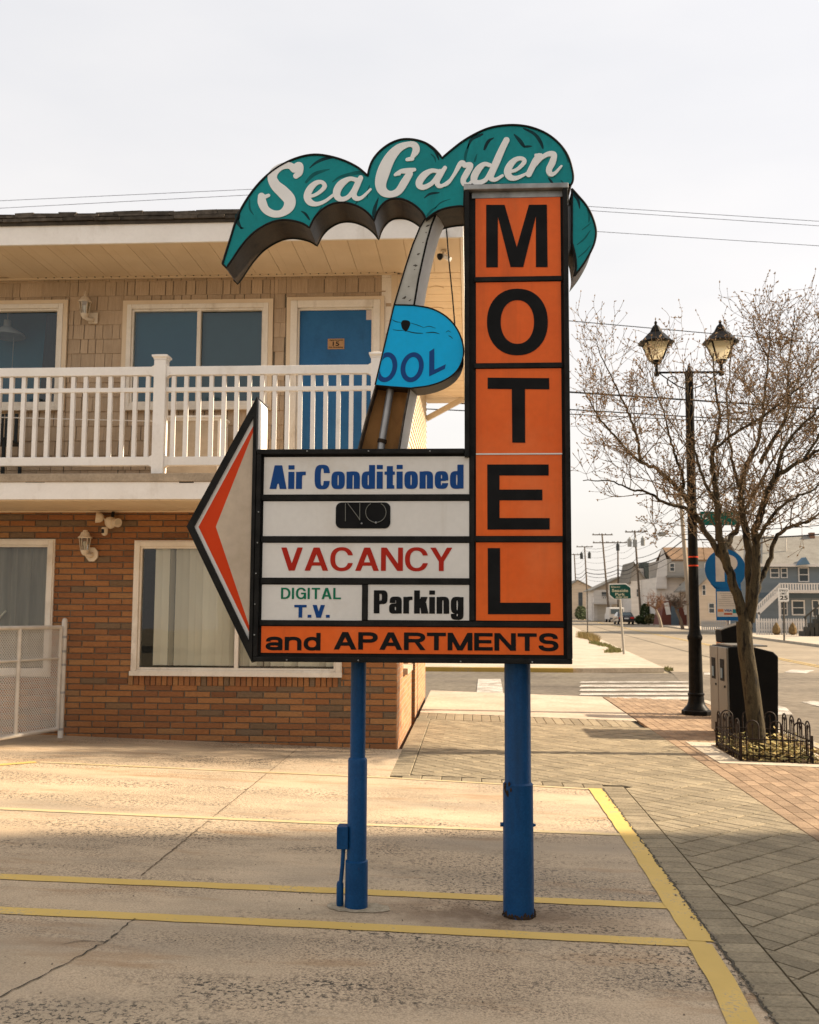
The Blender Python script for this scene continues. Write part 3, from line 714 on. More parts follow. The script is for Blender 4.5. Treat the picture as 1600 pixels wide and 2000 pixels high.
# 300 biggest as single bricks; the small cut ones joined
vb.sort(key=lambda b: -b[2]); joined = MB()
for i, (cx, cz, l) in enumerate(vb):
    d = rnd.uniform(-.0018, .0018)
    if i < 270: piece('brick', brick_me(round(l-.0105, 2), CP-.0115), M_BRICK, bw, (cx, YW+d, cz))
    else: joined.pillow((cx, YW+.018+d, cz), (1,0,0), (0,0,1), (0,-1,0), l-.0105, CP-.0115, .018, .003)
for cx, cz, l in hb: joined.pillow((cx, YW+.018, cz), (1,0,0), (0,0,1), (0,-1,0), l-.0105, CP-.0115, .018, .003)
tag(part('small_bricks', joined, M_BRICKI, bw), kind='stuff')
x = winB[0]-.045
while x < winB[1]-.04:
    piece('brick', brick_me(.05, .112) if False else mesh_of(MB().pillow((0,.018,0), (1,0,0), (0,0,1), (0,-1,0), .0535, .112, .024, .003)), M_BRICK, bw, (x+.031, YW-.002, (sold_z0+winB[2])/2)); x += .0635
# side wall: brick below, clapboard above
def side_brick_mat():
    M = bpy.data.materials.new('side_brick'); M.use_nodes = True; nt = M.node_tree; L = nt.links.new; p = nt.nodes['Principled BSDF']
    geo = _n(nt, 'ShaderNodeNewGeometry'); sx = _n(nt, 'ShaderNodeSeparateXYZ'); cb = _n(nt, 'ShaderNodeCombineXYZ'); L(geo.outputs['Position'], sx.inputs[0]); L(sx.outputs[1], cb.inputs[0]); L(sx.outputs[2], cb.inputs[1])
    bt = _n(nt, 'ShaderNodeTexBrick'); bt.inputs['Scale'].default_value = 1; bt.inputs['Brick Width'].default_value = BL; bt.inputs['Row Height'].default_value = CP; bt.inputs['Mortar Size'].default_value = .006
    bt.inputs['Color1'].default_value = (.45,.21,.085,1); bt.inputs['Color2'].default_value = (.33,.135,.05,1); bt.inputs['Mortar'].default_value = (.34,.28,.20,1); L(cb.outputs[0], bt.inputs['Vector'])
    L(bt.outputs['Color'], p.inputs['Base Color']); p.inputs['Roughness'].default_value = .85
    b = _n(nt, 'ShaderNodeBump'); b.inputs['Strength'].default_value = .8; b.inputs['Distance'].default_value = .012; b.invert = True; L(bt.outputs['Fac'], b.inputs['Height']); L(b.outputs[0], p.inputs['Normal']); return M
sw = part('side_wall', MB().box(XS-.2, XS, YW+.02, 12.05, -.3, ZS1+.2).box(XS-.2, XS, 12.05, 13.0, -.3, .82).box(XS-.2, XS, 12.05, 13.0, 2.2, ZS1+.2)
          .box(XS-.2, XS, 13.0, 13.7, -.3, ZS1+.2).box(XS-.2, XS-.13, 13.7, 14.6, -.3, ZS1+.2).box(XS-.2, XS, 14.6, YB, -.3, ZS1+.2), side_brick_mat(), motel)
part('window_sill', MB().box(XS-.1, XS+.055, 12.0, 13.05, .76, .835), M_SLABC, sw)
part('window', MB().box(XS-.09, XS-.07, 12.05, 13.0, .835, 2.2), M_GLASS, sw)
part('side_door', MB().box(XS-.128, XS-.09, 13.75, 14.55, -.02, 2.05), M_DARK, sw)
part('rear_wall', MB().box(XL, XS-.2, YB-.2, YB, -.3, ZS2+.1).box(XL-.2, XL, YW, YB, -.3, ZS2+.1), M_CLAP, motel)
part('interior', MB().box(XL, XS-.22, YW+.9, YW+1.0, -.3, ZS1).box(XL, XS-.22, YW+.9, YW+1.0, ZD, ZS2).box(XL, XS-.22, YW+.24, YW+.9, -.05, .0).box(XL, XS-.22, YW+.24, YB-.2, ZS1+.02, ZS1+.05), M_DARK, motel)
sideu = part('side_wall_upper', MB().box(XS-.2, XS-.02, YW+.0005, YB, ZS1+.2, ZS2+.02), M_TRIM, motel)
z = ZS1+.2
while z < ZS2-.02:
    P = [(XS-.02, z), (XS+.012, z), (XS-.004, z+.104), (XS-.02, z+.104)]
    mb = MB(); mb.add([(p[0],YW+.09,p[1]) for p in P]+[(p[0],YB,p[1]) for p in P], [(0,1,2,3),(7,6,5,4),(1,0,4,5),(2,1,5,6),(3,2,6,7),(0,3,7,4)])
    part('clapboard', mb, M_CLAP, sideu); z += .1
# walkway deck
deck = part('walkway_slab', MB().box(XL, XS+.07, YF+.03, YW+.02, ZD-.085, ZD), M_SLABC, motel)
zf0, zf1 = oy(300, 975, YF).z, oy(300, 941, YF).z
part('walkway_fascia', MB().box(XL, XS+.09, YF, YF+.03, zf0, zf1+.0).box(XS+.071, XS+.09, YF+.03, YW-.02, zf0, zf1), M_WHITE, motel, bevel=.004)
part('slab_edge', MB().box(XL, XS+.10, YF-.015, YF+.029, zf1+.001, ZD+.002), M_SLABC, motel, bevel=.006)
part('peeled_caulk', MB().box(-2.95,-2.80,YF-.004,YF-.001,zf1-.012,zf1+.001).box(-4.55,-4.35,YF-.003,YF-.001,zf1-.004,zf1+.001), M_INK, motel)
sf1 = part('walkway_soffit', MB().box(XL, XS+.06, YF+.031, YW+.011, ZS1+.014, ZS1+.03), M_SOFF, motel)
def soffit_panels(parent, x0, x1, y0, y1, z, wd):
    x = x1
    k = 0
    while x-wd > x0:
        mb = MB()
        for q in range(3):   # each panel has three shallow vees
            a, b = x-wd+q*wd/3, x-wd+(q+1)*wd/3
            mb.box(a+(.003 if q == 0 else .0), b-.0, y0, y1, z+.0012*(q == 1), z+.012)
        part('soffit_panel', mb, M_SOFF, parent); x -= wd+.002; k += 1
soffit_panels(sf1, -5.6, XS+.055, YF+.032, YW+.0, ZS1, .3)
part('soffit_channel', MB().box(XL, XS, YW-.03, YW-.001, ZS1-.016, ZS1-.001), M_SOFF, sf1)
# upper wall and its cedar shingles
uw = part('upper_wall', wall_with_holes(MB(), XL, XS-.02, ZD, ZS2+.06, YW+.014, YW+.2, [winU2, (XL, winU1[1], winU1[2], winU1[3]), doorU]), M_MORT, motel)
SP = .169; zc = oy(200, 578, YW).z
zr = zc
while zr > ZD: zr -= SP
k = 0; shm = {}
uholes = [(winU2[0]-.055, winU2[1]+.055, winU2[2]-.03, winU2[3]+.05), (-9, winU1[1]+.055, winU1[2]-.03, winU1[3]+.05), (doorU[0]-.06, doorU[1]+.06, ZD-1, doorU[3]+.05)]
def shingle_me(wd, ht):
    kk = (round(wd, 2), round(ht, 3))
    if kk not in shm:
        wd, ht = kk; ht = min(ht, SP+.006)
        shm[kk] = mesh_of(MB().add([(-wd/2,.0,0),(wd/2,.0,0),(wd/2,.017,0),(-wd/2,.017,0),(-wd/2,.011,ht),(wd/2,.011,ht),(wd/2,.017,ht),(-wd/2,.017,ht)], [(3,2,1,0),(4,5,6,7),(0,1,5,4),(1,2,6,5),(3,0,4,7)]))
    return shm[kk]
while zr < ZS2-.02:
    x = XS-.09; ht = min(SP+.006, ZS2-zr)
    while x > -5.5:
        wd = rnd.choice([.09,.11,.13,.15,.17,.19]); a, b = x-wd, x
        cuts = sorted({a, b, *[v for h in uholes for v in h[:2] if a < v < b]})
        for s, e in zip(cuts[:-1], cuts[1:]):
            if e-s < .015: continue
            za_, zb_ = zr, zr+ht
            for h in uholes:
                if h[0] < (s+e)/2 < h[1] and h[2] < zb_ and h[3] > za_:
                    if h[3] < zb_-.008 and h[2] <= za_: za_ = h[3]
                    elif h[2] > za_+.008 and h[3] >= zb_: zb_ = h[2]
                    else: za_ = zb_
            if zb_-za_ > .01: piece('shingle', shingle_me(e-s-.005, zb_-za_), M_SHIN, uw, ((s+e)/2, YW+rnd.uniform(-.002,.001), za_))
        x -= wd
    zr += SP
part('corner_board', MB().box(XS-.09, XS-.02, YW-.02, YW+.013, ZD, ZS2-.02).box(XS-.0195, XS+.016, YW-.02, YW+.088, ZD, ZS2-.02), M_SOFF, motel, bevel=.004)
# windows
def window(name, r, sashes, refl, mull, sill=True, trim=.055, outer=True, y0=YW):
    x0, x1, z0, z1 = r
    w_ = MB()
    if outer: w_.frame(x0-.05, x1+.05, z0-.03, z1+.045, .05, y0-.028, y0+.012, .03)
    fr = part('window', w_ if outer else MB().frame(x0-.012, x1+.012, z0-.012, z1+.012, .05, y0-.022, y0+.03), M_SOFF if outer else M_TRIM, motel)
    part('window_frame', MB().frame(x0+.001, x1-.001, z0+.001, z1-.001, trim, y0-.036, y0+.08), M_TRIM, fr, bevel=.006)
    part('inner_frame', MB().frame(x0+trim+.001, x1-trim-.001, z0+trim+.001, z1-trim-.001, .022, y0-.012, y0+.06), M_TRIM, fr, bevel=.003)
    if sill: part('window_sill', MB().box(x0-.02, x1+.02, y0-.06, y0-.0365, z0-.03, z0+.02), M_TRIM, fr, bevel=.006)
    X0, X1, Z0, Z1 = x0+trim+.023, x1-trim-.023, z0+trim+.023, z1-trim-.023
    xs = [X0]+mull+[X1]
    for i, (a, b) in enumerate(zip(xs[:-1], xs[1:])):
        a2, b2 = a+(.022 if i else 0), b-(.022 if i < len(xs)-2 else 0)
        yy = y0+.02+.02*(i % 2)
        part('pane', MB().add([(a2,yy,Z0),(b2,yy,Z0),(b2,yy,Z1),(a2,yy,Z1)], [(0,1,2,3)]), M_GLASS, fr)
        if i: part('mullion', MB().box(a-.0215, a+.0215, y0-.006, y0+.062, Z0, Z1), M_TRIM, fr, bevel=.003)
        if refl: part('reflection_panel', MB().box(a2-.01, b2+.01, yy+.05, yy+.056, Z0-.01, Z1+.01), refl[i % len(refl)], fr)  # coloured sheet behind the pane, standing in for the sky's reflection
    return fr, (X0, X1, Z0, Z1)
mu = oy(387, 700, YW).x
window('w', winU2, 2, [M_REFLB, M_REFLG], [mu])
fr1, q1 = window('w', winU1, 1, None, [oy(-60, 700, YW).x])
part('reflection_back', MB().box(q1[0]-.3, q1[1]+.3, YW+.62, YW+.64, ZD+.02, ZS2-.02), M_REFLB, fr1)  # back panel tinted with the mirrored sky colour
cvs = [(q1[1]-.02-.19*t-.06*math.sin(t*9), YW+.16+.03*math.sin(t*14)) for t in [k/10 for k in range(11)]]
part('curtain', MB().add([(x,y,q1[2]) for x,y in cvs]+[(x+(.05 if i > 6 else 0),y,q1[3]) for i, (x,y) in enumerate(cvs)], [(i,i+1,12+i,11+i) for i in range(10)]), mat('dark_reflection', (.02,.035,.042), rough=.9), fr1, smooth=80)  # dark wavy sheet standing in for a reflection in this pane
mb_ = oy(463, 1200, YW).x
frB, qB = window('w', winB, 2, None, [mb_], outer=False, sill=False)
frA, qA = window('w', winA, 1, None, [], outer=False, sill=False)
part('window_sill', MB().box(winB[0]-.02, winB[1]+.02, YW-.05, YW-.037, winB[2]-.012, winB[2]+.04), M_TRIM, frB, bevel=.004)
# vertical blinds: parted at the left end of the window
bx = qB[0]+.17
while bx < qB[1]-.03:
    a = R(rnd.uniform(4, 30) if rnd.random() < .8 else rnd.uniform(40, 65)); w2 = .085/2
    part('blind_slat', MB().add([(bx-w2*math.cos(a),YW+.085-w2*math.sin(a),qB[2]+.02),(bx+w2*math.cos(a),YW+.085+w2*math.sin(a),qB[2]+.02),(bx+w2*math.cos(a),YW+.085+w2*math.sin(a),qB[3]),(bx-w2*math.cos(a),YW+.085-w2*math.sin(a),qB[3])], [(0,1,2,3)]), M_BLIND, frB); bx += .078
cv = []; n = 60
for i in range(n+1):
    x = qA[0]+(qA[1]-qA[0])*i/n; cv.append((x, YW+.16+.028*math.sin(i*1.15)+.01*math.sin(i*2.7)))
part('curtain', MB().add([(x,y,qA[2]) for x,y in cv]+[(x,y,qA[3]) for x,y in cv], [(i,i+1,n+2+i,n+1+i) for i in range(n)]), M_CURT, frA, smooth=80)
part('curtain_tieback', MB().tube([(qA[0]+.6+.9*t, YW+.1, qA[2]+.36+.28*(2*t-1)**2) for t in [k/12 for k in range(13)]], .012, 6), M_BLIND, frA, smooth=60)
# the upstairs door
x0, x1, z0, z1 = doorU
dr = part('door', MB().box(x0+.082, x1-.082, YW+.035, YW+.08, ZD+.01, z1-.087), M_BLUED, motel)
part('door_frame', MB().box(x0, x0+.08, YW-.034, YW+.1, ZD, z1).box(x1-.08, x1, YW-.034, YW+.1, ZD, z1).box(x0+.08, x1-.08, YW-.034, YW+.1, z1-.085, z1), M_TRIM, dr, bevel=.008)
part('door_stop', MB().box(x0+.0805, x0+.1, YW+.005, YW+.03, ZD, z1-.09).box(x1-.1, x1-.0805, YW+.005, YW+.03, ZD, z1-.09).box(x0+.1, x1-.1, YW+.005, YW+.03, z1-.105, z1-.0855), M_TRIM, dr)
part('door_casing', MB().box(x0-.045, x0-.001, YW-.024, YW+.012, ZD, z1+.04).box(x1+.001, x1+.045, YW-.024, YW+.012, ZD, z1+.04).box(x0-.001, x1+.001, YW-.024, YW+.012, z1+.001, z1+.04), M_SOFF, dr)
pr = rect(639.5, 660, 672, 680.5, YW)
pq = part('number_plaque', MB().box(pr[0], pr[1], YW+.027, YW+.0345, pr[2], pr[3]), M_PLAQ, dr, bevel=.002)
h_ = pr[3]-pr[2]; w_ = pr[1]-pr[0]
part('plaque_number', text_mb('15', pr[0]+w_*.3, pr[0]+w_*.7, pr[2]+h_*.3, pr[2]+h_*.74, YW+.0268, .001, .02), M_INK, pq) if False else None
tx = text_mb('15', pr[0]+w_*.3, pr[0]+w_*.7, pr[2]+h_*.30, pr[2]+h_*.72, YW+.0268, .001, .02)
o_ = part('number', tx, M_INK, dr)
part('plaque_lettering', text_mb('Apartments', pr[0]+w_*.08, pr[0]+w_*.92, pr[2]+h_*.80, pr[2]+h_*.92, YW+.0268, .001, .03), M_INK, dr)
part('plaque_lettering', text_mb('No Smoking', pr[0]+w_*.07, pr[0]+w_*.92, pr[2]+h_*.12, pr[2]+h_*.25, YW+.0268, .001, .03), M_INK, dr)
nr = rect(715, 604, 727.5, 623, YW)
part('notice', MB().box(nr[0], nr[1], YW+.031, YW+.0345, nr[2], nr[3]), mat('pink_white_paper', (.62,.52,.46), (.55,.46,.41), scale=60, rough=.8), dr)
# railing
rail = part('railing', MB().box(XL, XS-.05, YF+.045, YF+.115, *sorted((oy(300,733,YF+.05).z, oy(300,716,YF+.05).z))), M_WHITE, motel, bevel=.006)
za, zb = oy(300,765,YF+.05).z, oy(300,756.5,YF+.05).z; zc_, zd_ = oy(300,909,YF+.05).z, oy(300,892,YF+.05).z
part('mid_rail', MB().box(XL, XS-.05, YF+.055, YF+.105, za, zb), M_WHITE, rail, bevel=.003)
part('bottom_rail', MB().box(XL, XS-.05, YF+.047, YF+.113, zc_, zd_), M_WHITE, rail, bevel=.005)
ztop = oy(300, 733.5, YF+.05).z
posts = [oy(313.5, 800, YF+.08).x, oy(737, 800, YF+.08).x]; posts.append(posts[0]-(posts[1]-posts[0]))
bx0 = oy(19, 800, YF+.08).x; pit = (oy(288, 800, YF+.08).x-bx0)/11
bal_me = None
def balusters(xa, xb, n):
    global bal_me
    for i in range(n):
        x = xa + (xb-xa)*(i+.5)/n
        if bal_me is None: bal_me = mesh_of(MB().box(-.0205,.0205,-.0205,.0205,zd_+.0005-za,ztop-za-.0005))
        piece('baluster', bal_me, M_WHITE, rail, (x, YF+.080, za))
nb = round((posts[1]-posts[0]-.14)/pit)
balusters(posts[0]+.07, posts[1]-.07, nb); balusters(posts[2]+.07, posts[0]-.07, nb)
for x in posts:
    pm = MB().box(x-.062, x+.062, YF+.018, YF+.142, ZD, oy(313, 703, YF+.05).z)
    p_ = part('railing_post', pm, M_WHITE, rail, bevel=.006)
    zt = oy(313, 703, YF+.05).z
    cp = MB(); prof = [(.066,0),(.066,.012),(.082,.028),(.082,.045),(.03,.062),(.0,.07)]
    cp.lathe([(r_*1.414, z_) for r_, z_ in prof], (x, YF+.08, zt), 4, rot=R(45)); part('post_cap', cp, M_WHITE, rail)
    br = MB()
    for zz in ((oy(300,716,YF+.05).z+ztop)/2, (zc_+zd_)/2):
        for s in (-1, 1): br.add([(x+s*.062,YF+.042,zz-.065),(x+s*.062,YF+.042,zz+.065),(x+s*.095,YF+.042,zz+.045),(x+s*.095,YF+.042,zz-.045),(x+s*.062,YF+.118,zz-.065),(x+s*.062,YF+.118,zz+.065),(x+s*.095,YF+.118,zz+.045),(x+s*.095,YF+.118,zz-.045)], [(0,1,2,3),(7,6,5,4),(0,3,7,4),(1,5,6,2),(2,6,7,3)])
    part('rail_bracket', br, M_WHITE, rail)
# roof
zr0, zr1 = ZS2-.010, oy(300, 433, YF).z
XRW = XR
roof = part('roof', MB().add([(XL,YF-.03,zr1+.06),(XRW+.02,YF-.03,zr1+.06),(XRW+.02,YB+.5,zr1+.06),(XL,YB+.5,zr1+.06),(XL,YF+1.5,zr1+.2),(XRW-1.2,YF+1.5,zr1+.2),(XRW-1.2,YB-1,zr1+.2),(XL,YB-1,zr1+.2)], [(0,1,5,4),(1,2,6,5),(2,3,7,6),(3,0,4,7),(4,5,6,7),(3,2,1,0)]), M_ROOF, motel)
part('roof_fascia', MB().box(XL, XRW, YF, YF+.03, zr0, zr1).box(XRW-.03, XRW, YF+.0305, YB+.4, zr0, zr1), M_WHITE, motel, bevel=.003)
part('roof_edge_trim', MB().box(XL, XRW+.018, YF-.018, YF-.001, zr1-.022, zr1+.012).box(XRW+.001, XRW+.018, YF-.0005, YB+.4, zr1-.022, zr1+.012), mat('dark_drip_edge', (.05,.042,.035), (.08,.065,.05), scale=9, rough=.8), motel)
rb = 0
for lay in range(3):                 # ragged shingle butts stacked at the eave
    x = -5.3 - rnd.random()*.1
    while x < XRW+.02:
        wd = rnd.uniform(.16, .34); zz = zr1+.012+lay*.038+rnd.uniform(-.004,.004); yy = YF-.045+lay*.03+rnd.uniform(-.006,.006); th = rnd.uniform(.028,.042)
        b_ = min(x+wd-.006, XRW+.03)
        mb = MB().add([(x,yy,zz),(b_,yy,zz+rnd.uniform(-.004,.004)),(b_,yy+.4,zz+.05),(x,yy+.4,zz+.05),(x,yy+.004,zz+th),(b_,yy+.004,zz+th+rnd.uniform(-.006,.006)),(b_,yy+.4,zz+th+.05),(x,yy+.4,zz+th+.05)], [(3,2,1,0),(4,5,6,7),(0,1,5,4),(1,2,6,5),(2,3,7,6),(3,0,4,7)])
        part('roof_shingle', mb, M_ROOF, roof); x += wd
sf2 = part('roof_soffit', MB().box(XL, XRW-.031, YF+.031, YW+.012, ZS2+.014, ZS2+.03).box(XS-.02, XRW-.031, YW+.0125, YB+.3, ZS2+.014, ZS2+.03), M_SOFF, motel)
soffit_panels(sf2, -5.6, XRW-.04, YF+.032, YW-.0, ZS2, .289)
y = YW+.02
while y < YB+.1:
    part('soffit_panel', MB().box(XS+.0, XRW-.04, y, y+.092, ZS2, ZS2+.012).box(XS, XRW-.04, y+.096, y+.188, ZS2+.002, ZS2+.012).box(XS, XRW-.04, y+.192, y+.285, ZS2, ZS2+.012), M_SOFF, sf2); y += .289
part('soffit_channel', MB().box(XL, XS-.02, YW-.035, YW-.001, ZS2-.02, ZS2-.0005), M_SOFF, sf2)
dots = MB(); x = -5.0
while x < XS: dots.box(x, x+.012, YW-.045, YW-.036, ZS2-.008, ZS2+.0005); x += .0963
part('weep_slots', dots, M_INK, sf2)
for py in (563, 604):
    d = ray(853, py); t = (ZS2-.001-CAM[2])/d[2]; p = CAM+d*t
    part('recessed_light', MB().lathe([(.085,.0),(.085,-.006),(.06,-.008)], (p[0], p[1], ZS2-.0), 20), M_SOFF, sf2, smooth=40)
st0, st1 = oy(838, 818, YB-.15), oy(906, 768, YB-.15)
part('roof_strut', MB().bar((XS+.01, YB-.15, st0.z), (XRW-.05, YB-.15, ZS2-.02), .09, .09, (0,1,0)), M_CLAP, motel)
# ------------------------------------------------------------------ things fixed to the motel
def lantern(p, s, label, upper):
    t = thing('wall_lantern', label, 'wall lamp', p, 'white carriage lanterns on the motel wall')
    x, y, z = p
    part('back_plate', MB().box(x+.01, x+.12, y-.012, y, z-.075, z+.055) if upper else MB().lathe([(.075,0),(.075,.02)], (0,0,0), 8, rot=R(22.5)), M_PLAST, t, bevel=.006) if upper else \
        part('back_plate', MB().add([(x+.055+.075*math.cos(R(22.5+45*k)), yy, z-.03+.085*math.sin(R(22.5+45*k))) for yy in (y-.03, y) for k in range(8)], [tuple(range(8)), tuple(range(15,7,-1))]+[((k+1)%8,k,8+k,8+(k+1)%8) for k in range(8)]), M_PLAST, t, bevel=.005)
    c = (x, y-.10, z)
    part('arm', MB().tube([(x+.06,y-.012,z-.03),(x+.05,y-.055,z-.045),(x+.015,y-.09,z-.035),(x,y-.10,z-.005)], [.03,.026,.022,.024], 10), M_PLAST, t, smooth=60)
    part('base_cup', MB().lathe([(.014,-.045),(.03,-.03),(.045,0),(.046,.015)], c, 8), M_PLAST, t, smooth=30)
    cage = MB()
    for k in range(6):
        a = R(60*k+15); cage.tube([(x+.043*math.cos(a), y-.10+.043*math.sin(a), z+.012), (x+.062*math.cos(a), y-.10+.062*math.sin(a), z+.15)], .0045, 5)
    part('cage', cage, M_PLAST, t)
    part('lantern_pane', MB().lathe([(.041,.015),(.059,.15)], c, 6, rot=R(15)), M_GLASSL, t)
    part('bulb', MB().lathe([(.01,.02),(.012,.06),(.022,.085),(.018,.108),(.004,.12)], c, 10), mat('frosted_bulb', (.75,.72,.62), rough=.4), t, smooth=60)
    prof = [(.075,.148),(.076,.158),(.055,.185),(.036,.21),(.02,.22),(.013,.226),(.016,.236),(.008,.25),(.006,.275),(.001,.285)] if upper else [(.078,.148),(.079,.158),(.055,.178),(.045,.21),(.026,.222),(.026,.236),(.004,.24)]
    part('cap', MB().lathe(prof, c, 12), M_PLAST, t, smooth=40)
lantern((oy(173, 618, YW).x, YW-.018, oy(173, 616, YW-.1).z), 1, 'cream carriage lantern with spire finial on tan shingles between upstairs windows', True)
lantern((oy(172, 1078, YW).x, YW-.003, oy(172, 1077, YW-.1).z), 1, 'cream carriage lantern on the orange brick wall under the walkway', False)
pl_ = oy(14, 645, YW+.36)
pd = thing('pendant_lamp', 'pale cone pendant lamp hanging inside the leftmost upstairs window', 'lamp', (pl_.x, YW+.36, pl_.z))
M_PEND = mat('pale_shade_metal', (.45,.47,.46), rough=.5)
part('lamp_shade', MB().lathe([(.215,-.075),(.20,-.045),(.07,.03),(.045,.05),(.04,.12),(.012,.125)], (pl_.x, YW+.36, pl_.z), 20), M_PEND, pd, smooth=50)
part('cord', MB().tube([(pl_.x,YW+.36,pl_.z+.12),(pl_.x,YW+.36,ZS2-.03)], .006, 6).tube([(pl_.x+.09,YW+.35,pl_.z-.05),(pl_.x+.085,YW+.35,pl_.z-.6)], .004, 5), M_PEND, pd)
# flood light with camera
p = Vector((oy(216, 1015, YW-.08).x, YW-.08, oy(216, 1020, YW-.08).z))
fl = thing('floodlight_camera', 'cream twin floodlight with security camera on brick wall above the lantern', 'security light', tuple(p))
part('housing', MB().lathe([(.004,-.075),(.04,-.062),(.062,-.02),(.064,.02),(.045,.052),(.004,.062)], p, 14), M_PLAST, fl, smooth=60)
part('mount', MB().tube([(p.x+.01,YW-.001,p.z+.02),(p.x+.01,p.y,p.z+.02)], .03, 10).tube([(p.x+.02,p.y,p.z+.04),(p.x+.02,p.y+.02,ZS1-.017)], .018, 8), M_BLACK, fl)
def cup(mb, a, d, r_, l_):
    a, d = Vector(a), Vector(d).normalized(); prof = [(0.02,0),(.55,.08),(.85,.35),(1,.8),(1.02,1),(.9,.97)]
    return mb.tube([a+d*(l_*t) for _, t in prof], [r_*q for q, _ in prof], 14)
part('lamp_head', cup(MB().tube([(p.x-.05,p.y,p.z+.02),(p.x-.085,p.y-.01,p.z+.045)], .012, 6), (p.x-.075,p.y-.01,p.z+.045), (-1,-.35,.1), .062, .085), M_PLAST, fl, smooth=60)
part('lamp_head', cup(MB(), (p.x+.03,p.y-.01,p.z), (.8,-.55,-.12), .05, .10), M_PLAST, fl, smooth=60)
part('lens', MB().tube([(p.x+.108,p.y-.064,p.z-.012),(p.x+.111,p.y-.066,p.z-.0125)], .043, 14), mat('lamp_lens', (.62,.55,.42), rough=.3), fl)
cm = part('camera_body', MB().lathe([(.008,-.155),(.018,-.15),(.034,-.132),(.036,-.07),(.028,-.058)], (p.x-.05,p.y-.035,p.z), 14), M_PLAST, fl, smooth=50)
part('camera_window', MB().box(p.x-.073, p.x-.043, p.y-.073, p.y-.066, p.z-.128, p.z-.082), M_BLACK, fl)
# bullet camera under the roof corner
d = ray(868, 470); t_ = (ZS2-CAM[2])/d[2]; p = Vector(CAM+d*t_); p = Vector((oy(866, 476, 10.3).x, 10.3, ZS2-.001))
sc_ = thing('security_camera', 'small white bullet camera with dark dome under the right roof corner', 'camera', tuple(p))
part('bracket', MB().lathe([(.03,0),(.03,-.012),(.012,-.016),(.012,-.05)], p, 12), M_PLAST, sc_)
part('dome', MB().lathe([(.004,-.115),(.02,-.105),(.032,-.08),(.03,-.05),(.012,-.045)], (p.x-.035,p.y-.03,p.z), 12), M_BLACK, sc_, smooth=60)
part('barrel', MB().tube([(p.x,p.y,p.z-.05),(p.x+.075,p.y-.03,p.z-.11)], .027, 12), M_WHITE, sc_, smooth=50)
# loose cable hanging past the soffit
pts = [(XRW-.33, 9.87, zr0+.03), (XRW-.20, 9.89, zr0-.02), (XRW-.19, 10.2, ZS2-.02), (XRW-.09, 10.25, ZS2-.75), (XRW-.02, 10.3, ZS2-1.3), (XRW+.02, 10.3, ZS2-1.62)]
pts = [oy(872,446,9.87), oy(874,470,9.88), oy(878,520,9.9), oy(884,580,9.95), oy(889,640,10.0), oy(893,720,10.02)]
single('hanging_cable', MB().tube(pts, .008, 6), M_WIREB, 'thin black cable hanging from the right roof corner beside the sign', 'cable', tuple(pts[-1]), smooth=60)
# things standing on the walkway
px0 = oy(322, 850, 10.55); ta = rect(322, 818, 432, 905, 10.55)
tb = thing('patio_cabinet', 'white-framed low cabinet with glass front behind the balcony railing', 'cabinet', (ta[0], 10.55, ZD))
part('frame', MB().frame(ta[0], ta[1], ZD, ta[3], .028, 10.5, 10.53).box(ta[0]-.02, ta[1]+.02, 10.48, 10.85, ta[3]+.001, ta[3]+.025), M_WHITE, tb)
part('front_panel', MB().box(ta[0]+.029, ta[1]-.029, 10.515, 10.52, ZD+.029, ta[3]-.029), mat('frosted_panel', (.56,.47,.36), (.44,.36,.27), scale=7, rough=.25), tb)
part('side_panel', MB().box(ta[0], ta[0]+.02, 10.531, 10.84, ZD, ta[3]).box(ta[1]-.02, ta[1], 10.531, 10.84, ZD, ta[3]), M_WHITE, tb)
ca = rect(-30, 818, 22, 905, 10.5)
chr_ = thing('patio_chair', 'dark patio chair behind the railing at the left edge', 'chair', ((ca[0]+ca[1])/2, 10.5, ZD))
M_CHAIR = mat('dark_resin', (.03,.035,.035), rough=.5)
for a, b in ((ca[0],10.35),(ca[1]-.03,10.35),(ca[0],10.75),(ca[1]-.03,10.75)): part('leg', MB().box(a, a+.03, b, b+.03, ZD, ZD+(.43 if b < 10.5 else .8)), M_CHAIR, chr_)
part('seat', MB().box(ca[0], ca[1], 10.34, 10.79, ZD+.431, ZD+.46), M_CHAIR, chr_)
for k in range(4): part('back_slat', MB().box(ca[0]+.04+k*(ca[1]-ca[0]-.08)/4, ca[0]+.075+k*(ca[1]-ca[0]-.08)/4, 10.755, 10.775, ZD+.461, ZD+.8), M_CHAIR, chr_)
single('clothes_line', MB().tube([oy(-40,814,10.4), oy(150,819,10.4), oy(320,823,10.4)], .006, 6), M_WHITE, 'thin white cord strung behind the railing under the windows', 'cord', tuple(oy(-40,814,10.4)))
# ------------------------------------------------------------------ chain-link gate by the wall
pb = og(118, 1441); pb = Vector((pb.x, pb.y, g(pb.x))); pe = Vector((-4.95, 9.0, g(-4.95)))
fg = thing('chain_link_gate', 'white chain-link gate panel standing open beside the brick wall', 'fence', tuple(pb))
H_ = oy(119, 1207, pb.y).z - pb.z
part('gate_post', MB().tube([pb, pb+Vector((0,0,H_-.03)), pb+Vector((0,0,H_-.01)), pb+Vector((0,0,H_))], [.03,.03,.024,.008], 12), M_WMESH, fg, smooth=50)
dv = Vector((pe.x-pb.x, pe.y-pb.y, 0)); dl = dv.length; dv.normalize()
bands = MB()
for zz in (.09, .47, .76, .9, 1.05): bands.tube([pb+Vector((0,0,zz*H_/1.25-.012)), pb+Vector((0,0,zz*H_/1.25+.012))], .033, 12)
part('tension_band', bands, M_GALV, fg)
o0 = pb + dv*.06; top = H_-.10
def fp(u_, z_): q = o0 + dv*u_; return Vector((q.x, q.y, g(q.x)+z_))
